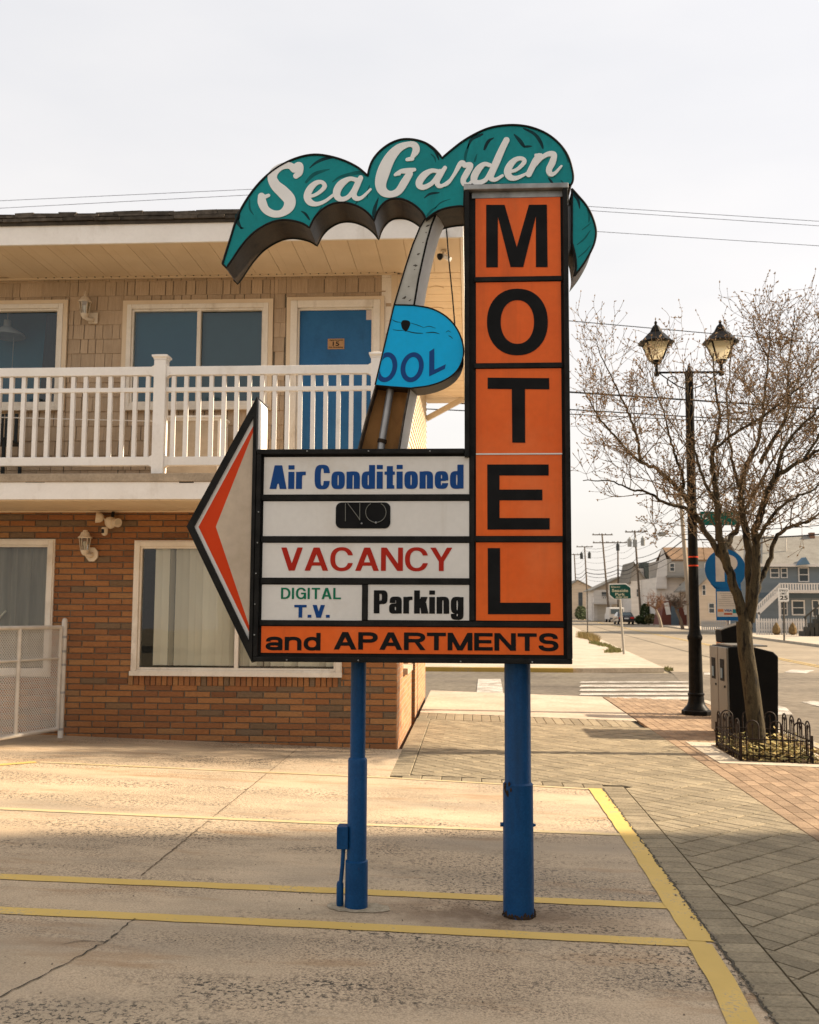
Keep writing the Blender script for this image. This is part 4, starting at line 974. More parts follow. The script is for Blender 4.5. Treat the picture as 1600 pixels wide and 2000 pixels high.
LN = dl*1.05
part('gate_rail', MB().tube([fp(0,top), fp(LN,top)], .021, 10), M_WMESH, fg, smooth=50)
part('gate_rail', MB().tube([fp(0,.10), fp(LN,.10)], .021, 10), M_WMESH, fg, smooth=50)
part('gate_rail', MB().tube([fp(0,top*.72), fp(LN,top*.72)], .012, 8), M_WMESH, fg, smooth=50)
part('gate_upright', MB().tube([fp(.0,.10), fp(0,top)], .02, 10), M_WMESH, fg, smooth=50)
part('gate_upright', MB().tube([fp(.66,.10), fp(.66,top)], .021, 10), M_WMESH, fg, smooth=50)
ch = MB(); st = .036; nrm_ = Vector((dv.y, -dv.x, 0))
n1 = int(LN/st); hh = top-.06
for fam in (0, 1):
    for i in range(-int(hh/st)-1, n1+int(hh/st)+2):
        pts = []; k = 0
        u_ = i*st; steps = int(hh/st)+1
        for k in range(steps+1):
            uu = u_ + (k*st if fam == 0 else -k*st); zz = .08+k*st*1.0
            if 0 <= uu <= LN and zz <= top+.02: pts.append(fp(uu, zz) + nrm_*(.022 + (.003 if (k+fam) % 2 else -.003)))
        if len(pts) > 1: ch.tube(pts, .0042, 3, False)
tag(part('chain_link_mesh', ch, M_WMESH, fg), kind='stuff')
# ------------------------------------------------------------------ the motel sign
YS, SD = 5.13, .29                           # front of the cabinet, depth
YP = YS + SD*.55                             # pole line
M_TEAL = mat('teal_enamel', (.001, .265, .275), (.002, .225, .235), scale=3.5, detail=6, rough=.4, fine=.05, spec=.2, dirt=[((.002,.10,.11),.6,2.4,(3,3,.8),.54,.76)])
M_TEALD = mat('teal_back_edge', (.0, .20, .15), rough=.5)
M_ORANGE = mat('orange_sign_face', (.84, .145, .021), (.79, .126, .018), scale=2.2, detail=6, rough=.4, fine=.03, spec=.2, dirt=[((.42,.085,.02),.5,1.2,(7,7,.5),.53,.78),((.85,.27,.10),.35,1.7,(1,1,1),.55,.8)])
M_SWHITE = mat('white_sign_face', (.80, .775, .72), (.75, .72, .66), scale=2.4, detail=6, rough=.12, fine=.02, spec=.5, dirt=[((.50,.43,.33),.45,1.3,(7,7,.5),.55,.8),((.55,.48,.38),.4,3.0,(1,1,1),.56,.75)])
M_LWHITE = mat('white_letter', (.89, .89, .86), (.80, .795, .76), scale=9, detail=6, rough=.4, lo=.3, hi=.8)
M_FRAME = mat('black_sign_frame', (.012, .012, .011), (.022, .021, .019), scale=12, detail=6, rough=.5, fine=.25, spec=.08)
M_RIM = mat('rusty_dark_rim', (.026, .02, .015), (.009, .008, .007), scale=9, detail=6, rough=.4, fine=.3, c3=(.034,.024,.016), spec=.1)
M_SILV = mat('bare_metal_cap', (.42, .42, .40), (.22, .22, .21), scale=8, detail=6, rough=.5, metal=.5, stretch=(1,1,1))
M_NAVY = mat('navy_vinyl', (.006, .06, .235), (.006, .055, .21), scale=5, rough=.35)
M_RED = mat('red_vinyl', (.44, .022, .010), (.40, .02, .009), scale=5, rough=.35)
M_GREEN = mat('green_vinyl', (.004, .17, .085), rough=.35)
M_LBLK = mat('black_vinyl', (.010, .010, .010), (.015, .015, .015), scale=8, rough=.5, spec=.06)
M_ARED = mat('arrow_red', (.66, .055, .008), (.60, .045, .007), scale=4, rough=.3)
M_ACLR = mat('dusty_arrow_face', (.62, .51, .38), (.46, .37, .265), scale=2.0, detail=6, rough=.2, fine=.04, c3=(.54,.44,.33), dirt=[((.34,.26,.18),.5,2.2,(4,4,.5),.52,.75)])
M_POLE = mat('blue_pole_paint', (.007, .062, .175), (.005, .05, .145), scale=7, detail=6, rough=.4, bump=.25, bscale=45, fine=.12, dirt=[((.012,.035,.07),.7,2.2,(5,5,.35),.5,.72),((.05,.03,.018),.9,16,(1.6,1.6,.5),.68,.72),((.02,.12,.30),.5,5,(3,3,.5),.6,.75)])
M_TRUNK = mat('peeling_grey_white', (.50, .485, .43), (.38, .365, .315), scale=7, detail=7, rough=.6, lo=.45, hi=.7, bump=.2)
M_WOOD = mat('stained_plywood', (.50, .25, .085), (.15, .075, .03), scale=4.5, detail=7, rough=.7, c3=(.34,.165,.055), stretch=(1,1,.45), lo=.33, hi=.68)
M_WOODD = mat('weathered_box_side', (.12, .095, .07), (.05, .04, .032), scale=12, detail=6, rough=.75, stretch=(1,1,2.5))
M_SKYB = mat('pool_blue_face', (.001, .45, .84), (.001, .42, .80), scale=2.5, detail=6, rough=.3, fine=.03)
M_NEON = mat('neon_tube', (.22,.22,.19), rough=.25)
M_RUST = mat('rust_patch', (.03,.022,.016), (.06,.035,.02), scale=40, rough=.9, bump=.5)
base = og(698, 1782)
sign = thing('motel_sign', 'tall motel sign with teal palm top and orange letter column on two blue posts', 'sign', (-.17, YP, g(-.17)))
def Z1(p): return (420 + p[0]*.4875, 220 + p[1]*.4875)        # first enlargement -> photo pixel
def Z5(p): return (340 + p[0]*.5125, 760 + p[1]*.5125)
# --- cabinet (outer shell of the lower box and of the letter column)
cx0, cx1, cz0, cz1 = rect(497, 876, 1117, 1295, YS); colx0, colx1, _, colz1 = rect(907.5, 361.5, 1113.5, 1295, YS)
cx1 = colx1
cab = part('cabinet', MB().prism([(cx0,cz0),(cx1,cz0),(cx1,colz1),(colx0,colz1),(colx0,cz1),(cx0,cz1)], YS+.03, YS+SD), M_FRAME, sign, bevel=.006)
def lip(mb, pts, w_, y0, y1):
    # raised border following an L-shaped outline, inwards
    n = len(pts)
    for i in range(n):
        a, b = pts[i], pts[(i+1) % n]; xa, xb = sorted((a[0],b[0])); za_, zb_ = sorted((a[1],b[1]))
    return mb
L_ = MB(); T = .026
L_.box(cx0, cx0+T, YS, YS+.0295, cz0+T, cz1-T); L_.box(cx0, cx1, YS, YS+.0295, cz0, cz0+T); L_.box(cx0, colx0-.001, YS, YS+.0295, cz1-T, cz1)
part('frame_lip', L_, M_FRAME, sign, bevel=.004)
part('column_lip', MB().box(cx1-T, cx1, YS-.012, YS+.0295, cz0+T+.001, colz1-T).box(colx0, colx0+T, YS-.012, YS+.0295, cz1-T-.02, colz1-T), M_FRAME, sign, bevel=.004)
part('top_cap', MB().box(colx0-.004, cx1+.004, YS-.014, YS+.05, colz1-T+.001, colz1+.004), M_SILV, sign, bevel=.004)
YFACE = YS+.022
def panel(r, mt, name='sign_panel', y=YFACE):
    x0, x1, z0, z1 = rect(*r, YS); return part(name, MB().box(x0, x1, y, y+.007, z0, z1), mt, sign)
PN = {}
colp = [('M',(929,383,1096,537)),('O',(930,548,1097,706.5)),('T',(930,718,1098,883.5)),('E',(930,887,1099,1046)),('L',(930,1059,1100,1212.5))]
for k, r in colp: PN[k] = panel(r, M_ORANGE, 'letter_panel')
part('panel_top_trim', MB().box(*rect(922,371,1101,382.5,YS)[:2], YFACE-.003, YFACE+.004, *rect(922,371,1101,382.5,YS)[2:]), M_SILV, sign)
part('panel_seam', MB().box(*rect(930,884,1099,886.6,YS)[:2], YFACE-.004, YFACE+.006, *rect(930,884,1099,886.6,YS)[2:]), M_SWHITE, sign)
for r in ((926,538,1100,547),(926,707.5,1100,717),(926,1047,1101,1058),(508,966,918,976.5),(508,1048,918,1058.5),(508,1130,918,1140.5),(707.5,1142,716.5,1211),(505,1213.5,1103,1223.5),(918.5,890,927,1212)):
    x0,x1,z0,z1 = rect(*r, YS); part('divider_bar', MB().box(x0, x1, YFACE-.008-(.001 if r[2]-r[0] < 20 else 0), YFACE+.0075, z0, z1), M_FRAME, sign, bevel=.002)
P_air = panel((514,891,916.5,964.5), M_SWHITE); P_no = panel((512.5,978,916.5,1046.5), M_SWHITE); P_vac = panel((511,1060,916.5,1128.5), M_SWHITE)
P_dig = panel((509.5,1142,706,1211.5), M_SWHITE); P_park = panel((718,1142,916.5,1211.5), M_SWHITE); P_apt = panel((508.5,1225,1101.5,1277.5), M_ORANGE)
YL = YFACE-.0006
HEL = {'*':.72,'I':.2,'L':.6,'T':.66,'E':.64,'V':.74,'A':.8,'N':.74,'Y':.74,'C':.78,'G':.8,'D':.74,'.':.2,'P':.68,'R':.74,'M':.86,'S':.68,'a':.6,'n':.58,'d':.62}
CON = {'*':.44,'i':.2,'r':.32,'t':.34,'A':.56,'C':.5,'P':.48,'k':.47}
def words(body, r, mt, parent, widths=HEL, s=.2, h=.17, gap=.1, xh=.73, p=2.3, space=.3):
    return part('lettering', set_word(body, widths, s, h, gap, rect(*r, YS), YL, .0015, xh, p, space), mt, parent)
words('Air Conditioned', (525.5,907,905.5,953.7), M_NAVY, P_air, CON, .2, .15, .055, .72, 3.2, .24)
words('VACANCY', (547.5,1069,883.5,1114.6), M_RED, P_vac, HEL, .165, .145, .07)
words('DIGITAL', (547.5,1148,665,1170), M_GREEN, P_dig, HEL, .17, .15, .12)
words('T.V.', (573.5,1181.5,643,1206.5), M_NAVY, P_dig, {'*':.86,'.':.26}, .26, .2, .08)
words('Parking', (729.5,1153,905.5,1198.5), M_LBLK, P_park, CON, .2, .15, .055, .72, 3.2)
words('and', (517.5,1236,625,1270.5), M_LBLK, P_apt, {'*':.98}, .25, .19, .13, .76)
words('APARTMENTS', (651,1236,1091.5,1270.5), M_LBLK, P_apt, {k: v*1.5 for k, v in HEL.items()}, .25, .2, .09)
# --- MOTEL: block letters cut by hand
def letter(k, outer, holes=()):
    lp = [[(a, -b) for a, b in map(Z1, outer)]] + [[(a, -b) for a, b in map(Z1, h)] for h in holes]
    mf = lambda a, b: XZ(a, -b, YS)
    c = bpy.data.curves.new('l', 'CURVE'); c.dimensions = '2D'; c.fill_mode = 'BOTH'; c.extrude = .05
    for q in lp:
        s = c.splines.new('POLY'); s.points.add(len(q)-1); s.use_cyclic_u = True
        for i, p in enumerate(q): a = mf(*p); s.points[i].co = (a[0], a[1], 0, 1)
    me = _curve_mesh(c); v = np.array([q.co[:] for q in me.vertices]); f_ = [tuple(p.vertices) for p in me.polygons]
    part('letter', MB().add([(a[0], YL-.002*(a[2]+.05)/.1, a[1]) for a in v], f_), M_LBLK, PN[k])
letter('M', [(1087,614),(1087,363),(1161,363),(1210,533),(1259,363),(1331,362),(1334,613),(1287,613),(1287,408),(1236,613),(1185,613),(1134,410),(1134,614)])
ell = lambda cx, cy, rx, ry, n=48, p=2.15: [(cx+rx*math.copysign(abs(math.cos(2*math.pi*i/n))**(2/p), math.cos(2*math.pi*i/n)), cy+ry*math.copysign(abs(math.sin(2*math.pi*i/n))**(2/p), math.sin(2*math.pi*i/n))) for i in range(n)]
letter('O', ell(1212.5,834,122.5,134), [ell(1212.5,834,67,88)])
letter('T', [(1093,1058),(1340,1060),(1341,1105),(1243,1104),(1244,1320),(1192,1319),(1190,1104),(1093,1103)])
def z51(P): return [((340+a*.5125-420)/.4875, (760+b*.5125-220)/.4875) for a, b in P]
letter('E', z51([(1194,285),(1429,285),(1429,327),(1241,327),(1241,381),(1405,381),(1405,422),(1241,422),(1241,490),(1433,490),(1433,534),(1195,534)]))
letter('L', z51([(1196,605),(1243,605),(1244,814),(1436,814),(1436,858),(1197,858)]))
# --- NO window with its unlit neon
nx0,nx1,nz0,nz1 = rect(655,980.5,762,1031.5,YS)
def rrect(x0,x1,z0,z1,r_,n=6):
    out = []
    for cx_,cz_,a0 in ((x1-r_,z1-r_,0),(x0+r_,z1-r_,90),(x0+r_,z0+r_,180),(x1-r_,z0+r_,270)):
        for i in range(n+1): a = R(a0+90*i/n); out.append((cx_+r_*math.cos(a), cz_+r_*math.sin(a)))
    return out
part('neon_window', MB().prism(rrect(nx0,nx1,nz0,nz1,.03), YL-.004, YL), M_LBLK, P_no, bevel=.001)
def NP(a, b): return oy(640+a*.0875, 970+b*.0875, YS+.01) + Vector((0,0,0))
nb_ = MB().tube([NP(398,548),NP(398,150)], .0022, 6).tube([NP(450,150),NP(690,470),NP(718,520)], .0022, 6).tube([NP(718,530),NP(720,145)], .0022, 6)
nb_.tube([NP(1078+228*math.cos(R(a)), 350+225*math.sin(R(a))) for a in range(-60,241,12)], .0022, 6, False)
part('neon_tube', nb_, M_NEON, P_no, smooth=60)
part('tube_support', MB().lathe([(.004,-.004),(.005,0),(.002,.004)], NP(760,595), 8).lathe([(.005,-.005),(.006,0),(.002,.006)], NP(1078,580), 8), M_GALV, P_no)
# small screws along the frame
scr = MB()
for px, py in [(505,1000),(503,1060),(500,1120),(498,1180),(497,1240),(1108,500),(1109,640),(1110,800),(1111,960),(1112,1120),(600,881),(720,881),(840,881),(560,1289),(700,1290),(900,1292),(1040,1293),(913,480),(913,620),(914,760)]:
    p = oy(px, py, YS-.001); scr.lathe([(.0035,-.0035),(.0045,0),(.0035,.0035)], (p.x, p.y-.0, p.z), 6)
part('screws', scr, M_SILV, sign)
# --- arrow box at the left
def ZP(pts, Y=YS): return [XZ(*Z5(p), Y) for p in pts]
arrow_o = ZP([(314,28),(48,524),(289,1043),(296,1040),(300,225)])
AY = YS+.02
ax = cx0-.0015
aT, aL, aB = XZ(*Z5((313,28)), YS), XZ(*Z5((48,524)), YS), XZ(*Z5((290,1043)), YS)
aT = (ax, aT[1]); aB = (ax, aB[1])
arr = part('arrow_box', MB().prism([aT, aL, aB], YS+.02, YS+SD-.02), M_FRAME, sign)
def inset(P, d):
    n = len(P); out = []
    A = sum(P[i][0]*P[(i+1)%n][1]-P[(i+1)%n][0]*P[i][1] for i in range(n)); s = 1 if A > 0 else -1
    L = []
    for i in range(n):
        a, b = Vector(P[i]), Vector(P[(i+1)%n]); t = (b-a).normalized(); nn = Vector((-t.y, t.x))*s; L.append((a+nn*d[i], t))
    for i in range(n):
        (p, t), (q, u_) = L[i-1], L[i]; k = ((q-p).x*u_.y-(q-p).y*u_.x)/(t.x*u_.y-t.y*u_.x); out.append(tuple(p+t*k))
    return out
def ring(name, A, B, y0, y1, mt):
    n = len(A); mb = MB()
    for i in range(n):
        j = (i+1) % n
        if (Vector(A[i])-Vector(B[i])).length < 1e-5 and (Vector(A[j])-Vector(B[j])).length < 1e-5: continue
        mb.prism([A[i], A[j], B[j], B[i]], y0, y1)
    return part(name, mb, mt, arr)
a0 = [aT, aL, aB]; a1 = inset(a0, (.034, .034, .018)); a2 = inset(a0, (.054, .054, .0185)); a3 = inset(a0, (.122, .122, .019))
ring('arrow_rim', a0, a1, YS-.004, YS+.0195, M_FRAME)
# white, red and clear layers of the arrow face
part('arrow_face', MB().prism(a1, YS+.012, YS+.0195), M_SWHITE, arr)
part('arrow_red_stripe', MB().prism(a2, YS+.0095, YS+.0115), M_ARED, arr)
# the red chevron tapers: its clear centre reaches nearly to the tips
cT = (a2[0][0], a2[0][1]-.035); cB = (a2[2][0], a2[2][1]+.03); cL = XZ(*Z5((158,524)), YS)
part('arrow_clear_center', MB().prism([cT, cL, cB], YS+.007, YS+.009), M_ACLR, arr)
part('arrow_side', MB().prism([(ax+.0005, cz1+.003), (ax+.004, cz1+.003), (ax+.004, aT[1]-.03), (ax+.0005, aT[1]-.01)], YS+.03, YS+SD-.03), M_WHITE, arr)
# --- palm canopy
top_e = [(30,606),(60,510),(95,405),(150,315),(210,250),(275,205),(340,178),(400,168),(460,175),(520,193),(570,218),(600,242),(612,254)]
top_m = [(612,254),(618,225),(632,190),(660,155),(700,125),(745,108),(790,107),(835,118),(870,138),(895,162),(910,182)]
top_r = [(910,182),(945,152),(990,117),(1040,87),(1095,63),(1150,52),(1210,50),(1270,60),(1330,85),(1380,125),(1415,175),(1433,235),(1435,268),(1428,289)]
fr_r = [(1430,305),(1456,334),(1488,372),(1513,420),(1527,472),(1521,520),(1503,562),(1478,605),(1452,640),(1439,656)]
fr_i = [(1439,656),(1446,625),(1445,590),(1439,555),(1430,522)]
low = [(1000,374),(960,377),(920,385),(885,399),(846,426)]
l2 = [(846,426),(828,397),(797,369),(760,350),(722,345),(690,353),(664,376),(647,405),(638,434)]
l3 = [(638,434),(620,410),(590,385),(550,367),(510,360),(470,366),(430,388),(400,420),(379,461)]
l4 = [(379,461),(350,444),(310,433),(270,430),(230,438),(185,460),(145,490),(105,536),(70,588),(46,622)]
def smooth_pts(P): return [tuple(q) for q in catmull(P, 4)]
outl = smooth_pts(top_e)[:-1]+smooth_pts(top_m)[:-1]+smooth_pts(top_r)+[(998,289),(998,374)]+smooth_pts(low)[1:-1]+smooth_pts(l2)[:-1]+smooth_pts(l3)[:-1]+smooth_pts(l4)
YC = YS+.012
can2 = [XZ(*Z1(p), YC) for p in outl]
cano = part('palm_canopy', MB().prism(can2, YC+.006, YC+.26, back=False), M_RIM, sign)
part('canopy_face', MB().prism(can2, YC+.001, YC+.0055), M_TEAL, cano)
part('canopy_back', MB().prism(can2, YC+.2605, YC+.266), M_TEALD, cano)
frl = [XZ(*Z1(p), YC) for p in smooth_pts(fr_r)[:-1]+smooth_pts(fr_i)]
rf_ = part('right_frond', MB().prism(frl, YC+.006, YC+.26, back=False), M_RIM, sign)
part('frond_face', MB().prism(frl, YC+.001, YC+.0055), M_TEAL, rf_)
part('frond_back', MB().prism(frl, YC+.2605, YC+.266), M_TEALD, rf_)
part('frond_edge', MB().tube([Vector((p[0], YC-.001, p[1])) for p in frl+frl[:1]], .0062, 6, False), M_FRAME, rf_, smooth=70)
eg = MB(); cl_ = [Vector((p[0], YC-.001, p[1])) for p in can2]
eg.tube(cl_+[cl_[0]], .0062, 6, False)
for i in range(0, 1): pass
part('canopy_edge', eg, M_FRAME, cano, smooth=70)
be = MB(); cl2 = [Vector((p[0], YC+.266, p[1])) for p in can2]; be.tube(cl2+[cl2[0]], .006, 5, False)
part('canopy_back_edge', be, M_FRAME, cano, smooth=70)
# painted frond strokes
def brush(pts, w0, w1, parent, mt, y):
    q = catmull([(a, b, 0) for a, b in pts], 6); n = len(q); P = []
    for i, p in enumerate(q):
        a = q[min(i+1,n-1)]-q[max(i-1,0)]; l_ = math.hypot(a[0],a[1])+1e-9; nx_, ny_ = -a[1]/l_, a[0]/l_
        t = i/(n-1); ww = (w0+(w1-w0)*t)*max(.12, math.sin(math.pi*min(max(t*.88+.08,0),1))**.6)
        for s in (-1, 1):
            X, Z = XZ(*Z1((p[0]+s*nx_*ww/2, p[1]+s*ny_*ww/2)), y); P.append((X, y, Z))
    return part('frond_stroke', MB().add(P, [(2*i, 2*i+1, 2*i+3, 2*i+2) for i in range(n-1)]), mt, parent)
M_STK = mat('painted_dark_stroke', (.002,.045,.05), (.001,.02,.025), scale=18, rough=.5)  # dark paint, part of the sign's own artwork
M_STK2 = mat('thin_teal_stroke', (.002,.125,.125), (.001,.09,.095), scale=18, rough=.5)
YK = YC+.0006
for pts, a, b, d in [([(378,222),(405,200),(440,184),(478,178)],5,12,1),([(362,281),(395,248),(430,234),(460,226)],13,6,0),([(470,278),(500,258),(545,246),(580,240),(610,252)],6,14,0),
    ([(86,405),(92,440),(108,466)],14,7,1),([(100,462),(116,462)],6,4,1),([(138,345),(140,385),(155,410)],6,4,0),([(95,395),(93,430)],9,12,1),([(345,394),(362,405),(380,430)],5,9,1),([(400,420),(415,395),(430,375)],4,3,0),
    ([(636,420),(640,385),(655,340)],14,7,1),([(845,122),(880,150),(898,190)],10,7,1),([(865,165),(880,180),(885,200)],5,4,0),
    ([(1010,145),(1030,105),(1075,85)],5,13,1),([(1003,205),(1004,170),(1018,125)],6,9,0),([(1078,150),(1095,115),(1118,100)],11,6,1),([(1040,198),(1045,180),(1050,165)],6,4,0),([(1198,86),(1220,110),(1242,140)],7,14,1),([(1240,136),(1272,134)],9,4,1),
    ([(1235,62),(1280,85),(1305,118),(1315,145)],8,11,1),([(1385,130),(1408,170),(1416,200)],7,6,0),([(1335,260),(1355,285)],5,8,1),([(1385,270),(1400,285)],4,4,0),([(838,342),(862,325),(900,320)],5,8,1),([(880,385),(905,360),(945,345)],4,3,0),([(848,415),(868,392),(890,375)],8,4,0),
    ([(735,340),(760,345)],4,4,0),([(560,370),(575,350)],4,4,0),([(620,290),(610,320),(612,345)],5,3,0),
    ([(1432,320),(1455,350),(1462,385)],10,6,1),([(1490,385),(1500,410),(1498,440)],5,7,0),([(1470,470),(1490,455),(1508,440)],4,3,0),([(1450,530),(1480,505),(1505,470)],4,5,0),([(1455,580),(1485,555),(1505,530)],4,3,0)]:
    brush(pts, a*1.45, b*1.45, rf_ if pts[0][0] > 1425 else cano, M_STK if d else M_STK2, YK)
# Sea Garden in script, each letter from brush strokes
S_ = {'S': [[(318,227,13),(300,213,12),(268,216,12),(240,236,15),(230,262,17),(244,292,19),(272,318,22),(298,348,22),(296,378,19),(270,402,13),(236,406,13),(205,390,14),(190,362,16),(187,336,13)],[(318,222,12),(338,214,14),(340,240,11),(325,254,10)],[(182,345,8),(215,332,6)]],
 'e': [[(372,338,6),(402,330,6),(428,312,7),(440,294,8),(428,279,7),(405,283,9),(382,305,12),(370,335,13),(380,358,12),(405,367,8),(440,356,6),(478,328,5),(500,312,4)]],
 'a': [[(566,270,8),(540,266,8),(508,285,13),(490,312,14),(490,336,12),(508,348,9),(535,338,8),(558,308,8),(575,272,9)],[(584,262,9),(568,295,11),(556,325,11),(566,344,9),(590,340,6),(624,308,4)]],
 'G': [[(793,176,8),(806,152,13),(800,132,12),(775,128,10),(735,145,15),(700,185,20),(675,240,23),(664,288,20),(676,318,16),(705,328,12),(735,316,13),(758,282,14),(780,246,12)],[(790,185,8),(770,189,6)],[(726,246,5),(748,236,8),(775,234,10),(800,229,6)],[(722,250,5),(740,246,5)]],
 'a2': [[(895,236,7),(868,234,8),(840,250,12),(820,276,13),(820,294,11),(838,300,9),(868,285,8),(890,258,8),(902,236,8)],[(922,222,7),(903,250,10),(890,276,10),(897,294,8),(915,292,6),(945,268,4)]],
 'r': [[(905,296,5),(932,285,6),(958,250,6),(982,208,9),(994,202,8),(1000,208,7)],[(1000,212,9),(1024,213,10),(1008,245,11),(995,270,10),(1000,287,9),(1018,287,6),(1040,262,4)]],
 'd': [[(1102,212,7),(1080,208,8),(1058,225,12),(1040,255,13),(1040,276,11),(1058,282,9),(1085,270,8),(1105,238,8)],[(1168,112,11),(1150,148,12),(1128,198,13),(1108,245,12),(1106,264,10),(1124,270,7),(1152,254,5)]],
 'e2': [[(1172,240,6),(1205,232,6),(1228,214,7),(1240,196,8),(1228,185,7),(1205,190,9),(1184,210,12),(1172,238,13),(1182,260,11),(1206,264,8),(1240,250,5),(1262,236,4)]],
 'n': [[(1298,172,7),(1285,192,11),(1270,222,11),(1257,248,11)],[(1285,172,5),(1306,172,6)],[(1282,215,5),(1308,184,7),(1335,168,9),(1358,170,10),(1352,200,12),(1338,230,11),(1345,248,9),(1362,244,6),(1388,216,4)]]}
for li, (k, st_) in enumerate(S_.items()):
    lp = stroke_loops([[(a*1.0, b*1.0, r_*1.1) for a, b, r_ in s] for s in st_], .9)
    mb = loops_mb(lp, lambda a, b: XZ(*Z1((a, b)), YC), YC-.0, .0035+.0006*li)
    part('script_letter', mb, M_LWHITE, cano, label='cursive white letter ' + k[0])
# --- trunk
def tp(P, Y): return [XZ(*Z1(p), Y) for p in P]
TY = YS+.05; TD = .19
le = [(846,418),(820,462),(793,528),(766,610),(745,680),(718,770)]; re = [(887,404),(868,450),(850,512),(832,590),(815,670),(798,772)]
trk = part('trunk', MB().prism(tp(le+re[::-1], TY), TY+.004, TY+TD), M_TRUNK, sign)
part('trunk_face', MB().prism(tp(le+re[::-1], TY), TY, TY+.0035), M_TRUNK, trk)
part('trunk_edge', MB().tube([(a, TY-.002, b) for a, b in tp(le, TY)], .0045, 5).tube([(a, TY-.002, b) for a, b in tp(re, TY)], .0055, 5), M_FRAME, trk)
pe_ = MB()
for a, b, s in [(853,452,.012),(846,480,.006),(815,566,.010),(803,612,.013),(800,628,.005),(776,696,.007),(757,742,.016),(780,752,.009),(834,520,.005)]:
    X, Z = XZ(*Z1((a, b)), TY-.001); P = []
    for k in range(7): t_ = k*.9+rnd.random()*.5; rr = s*rnd.uniform(.35,1.1); P.append((X+rr*math.cos(t_), Z+rr*.55*math.sin(t_)+rr*.3*math.cos(t_)))
    pe_.prism(P, TY-.0015, TY-.0003)
part('peeled_paint', pe_, mat('peel_dark', (.10,.09,.075), rough=.8), trk)
re_side = [(897,448),(868,540),(845,625),(825,715),(817,772)]
part('trunk_side', MB().add([p for a, b in zip(tp(re, TY), tp(re, TY)) for p in ((a[0]+.004, TY+.006, a[1]), (a[0]+.036, TY+TD-.004, a[1]))], [(2*i, 2*i+1, 2*i+3, 2*i+2) for i in range(len(re)-1)]), M_WHITE, trk)
# open lower trunk box: sides, plywood back, pipe
lo_l = [(642,1090),(606,1212),(570,1337)]; lo_r = [(781,1105),(760,1215),(738,1337)]
A = tp(lo_l, TY); B = tp(lo_r, TY)
A[-1] = (A[-1][0], cz1); B[-1] = (B[-1][0], cz1)
def skin(mb, P, Q, y0, y1):     # slanted side board between outlines P (outer) and Q (inner)
    for i in range(len(P)-1): mb.prism([P[i], P[i+1], Q[i+1], Q[i]], y0, y1)
    return mb
A2 = [(a+.008, b) for a, b in A]; B2 = [(a-.008, b) for a, b in B]
lowt = part('lower_trunk', skin(MB(), A, A2, TY, TY+TD), M_WOODD, sign)
part('trunk_board', skin(MB(), B2, B, TY, TY+TD), M_WOODD, lowt)
part('trunk_back', skin(MB(), A2, B2, TY+.10, TY+.108), M_WOOD, lowt)
part('trunk_side', MB().add([p for a in B for p in ((a[0]+.004, TY+.006, a[1]), (a[0]+.03, TY+TD-.004, a[1]))], [(2*i, 2*i+1, 2*i+3, 2*i+2) for i in range(len(B)-1)]), M_WHITE, lowt)
pa, pb_ = oy(*Z1((707,1090)), TY+.055), oy(*Z1((668,1320)), TY+.055)
part('inner_pipe', MB().tube([pa+Vector((.004,0,.03)), (pa.x*.5+pb_.x*.5, TY+.055, (pa.z+pb_.z)/2), pb_, (pb_.x-.004, TY+.055, cz1-.005)], .020, 12), M_GALV, lowt, smooth=60)
part('pipe_collar', MB().tube([pb_+Vector((0,0,-.005)), pb_+Vector((.004,0,.015))], .025, 12), M_RUST, lowt)
# --- pool panel
pl = [(718,770)]+smooth_pts([(798,772),(870,786),(930,820),(972,870),(994,930),(993,985),(968,1036),(920,1072),(858,1094),(784,1104)])+[(700,1098),(642,1090)]
PY = YS+.03
pl2 = tp(pl, PY)
pool = part('pool_panel', MB().prism(pl2, PY+.006, PY+.2, back=True), M_RIM, sign)
part('pool_face', MB().prism(pl2, PY, PY+.0055), M_SKYB, pool)
part('pool_edge', MB().tube([(a, PY-.001, b) for a, b in pl2+pl2[:1]], .0042, 5, False), M_FRAME, pool, smooth=70)
def ring_o(cx, cy, rx, ry, w_, sh, clip=None):
    P, Q = [], []
    for i in range(40):
        a = 2*math.pi*i/40
        for rr, T_ in ((1, P), (0, Q)):
            X = cx+(rx-w_*(1-rr))*math.cos(a); Yv = cy+(ry-w_*(1-rr))*math.sin(a); X = X - sh*(Yv-cy); T_.append((X, Yv))
    return P, Q
def lineX(y): # left edge of the pool panel at height y
    return 718 + (642-718)*(y-770)/(1090-770) + 5
ol = MB()
for cx_, cy_, cl3 in ((686,1020,True),(790,1020,False)):
    P, Q = ring_o(cx_, cy_, 46 if not cl3 else 44, 60, 19, .12)
    for i in range(40):
        j = (i+1) % 40; quad = [P[i], P[j], Q[j], Q[i]]
        if cl3: quad = [(max(a, lineX(b)), b) for a, b in quad]
        A_ = sum(quad[k][0]*quad[(k+1)%4][1]-quad[(k+1)%4][0]*quad[k][1] for k in range(4))
        if abs(A_) > 2: ol.add([(*(lambda t: (t[0], PY-.0012, t[1]))(XZ(*Z1(v), PY)),) for v in quad], [(3,2,1,0) if A_ > 0 else (0,1,2,3)])
part('lettering', ol, M_NAVY, pool)
part('lettering', MB().prism(tp([(859,957),(879,944),(879,1030),(925,1008),(921,1026),(858,1057)], PY), PY-.0013, PY-.0004), M_NAVY, pool)
part('beach_ball_mark', MB().prism(tp(smooth_pts([(745,843),(752,833),(765,831),(779,836),(782,848),(776,864),(766,877),(757,872),(749,862),(745,843)])[:-1], PY), PY-.0012, PY-.0004), M_LBLK, pool)
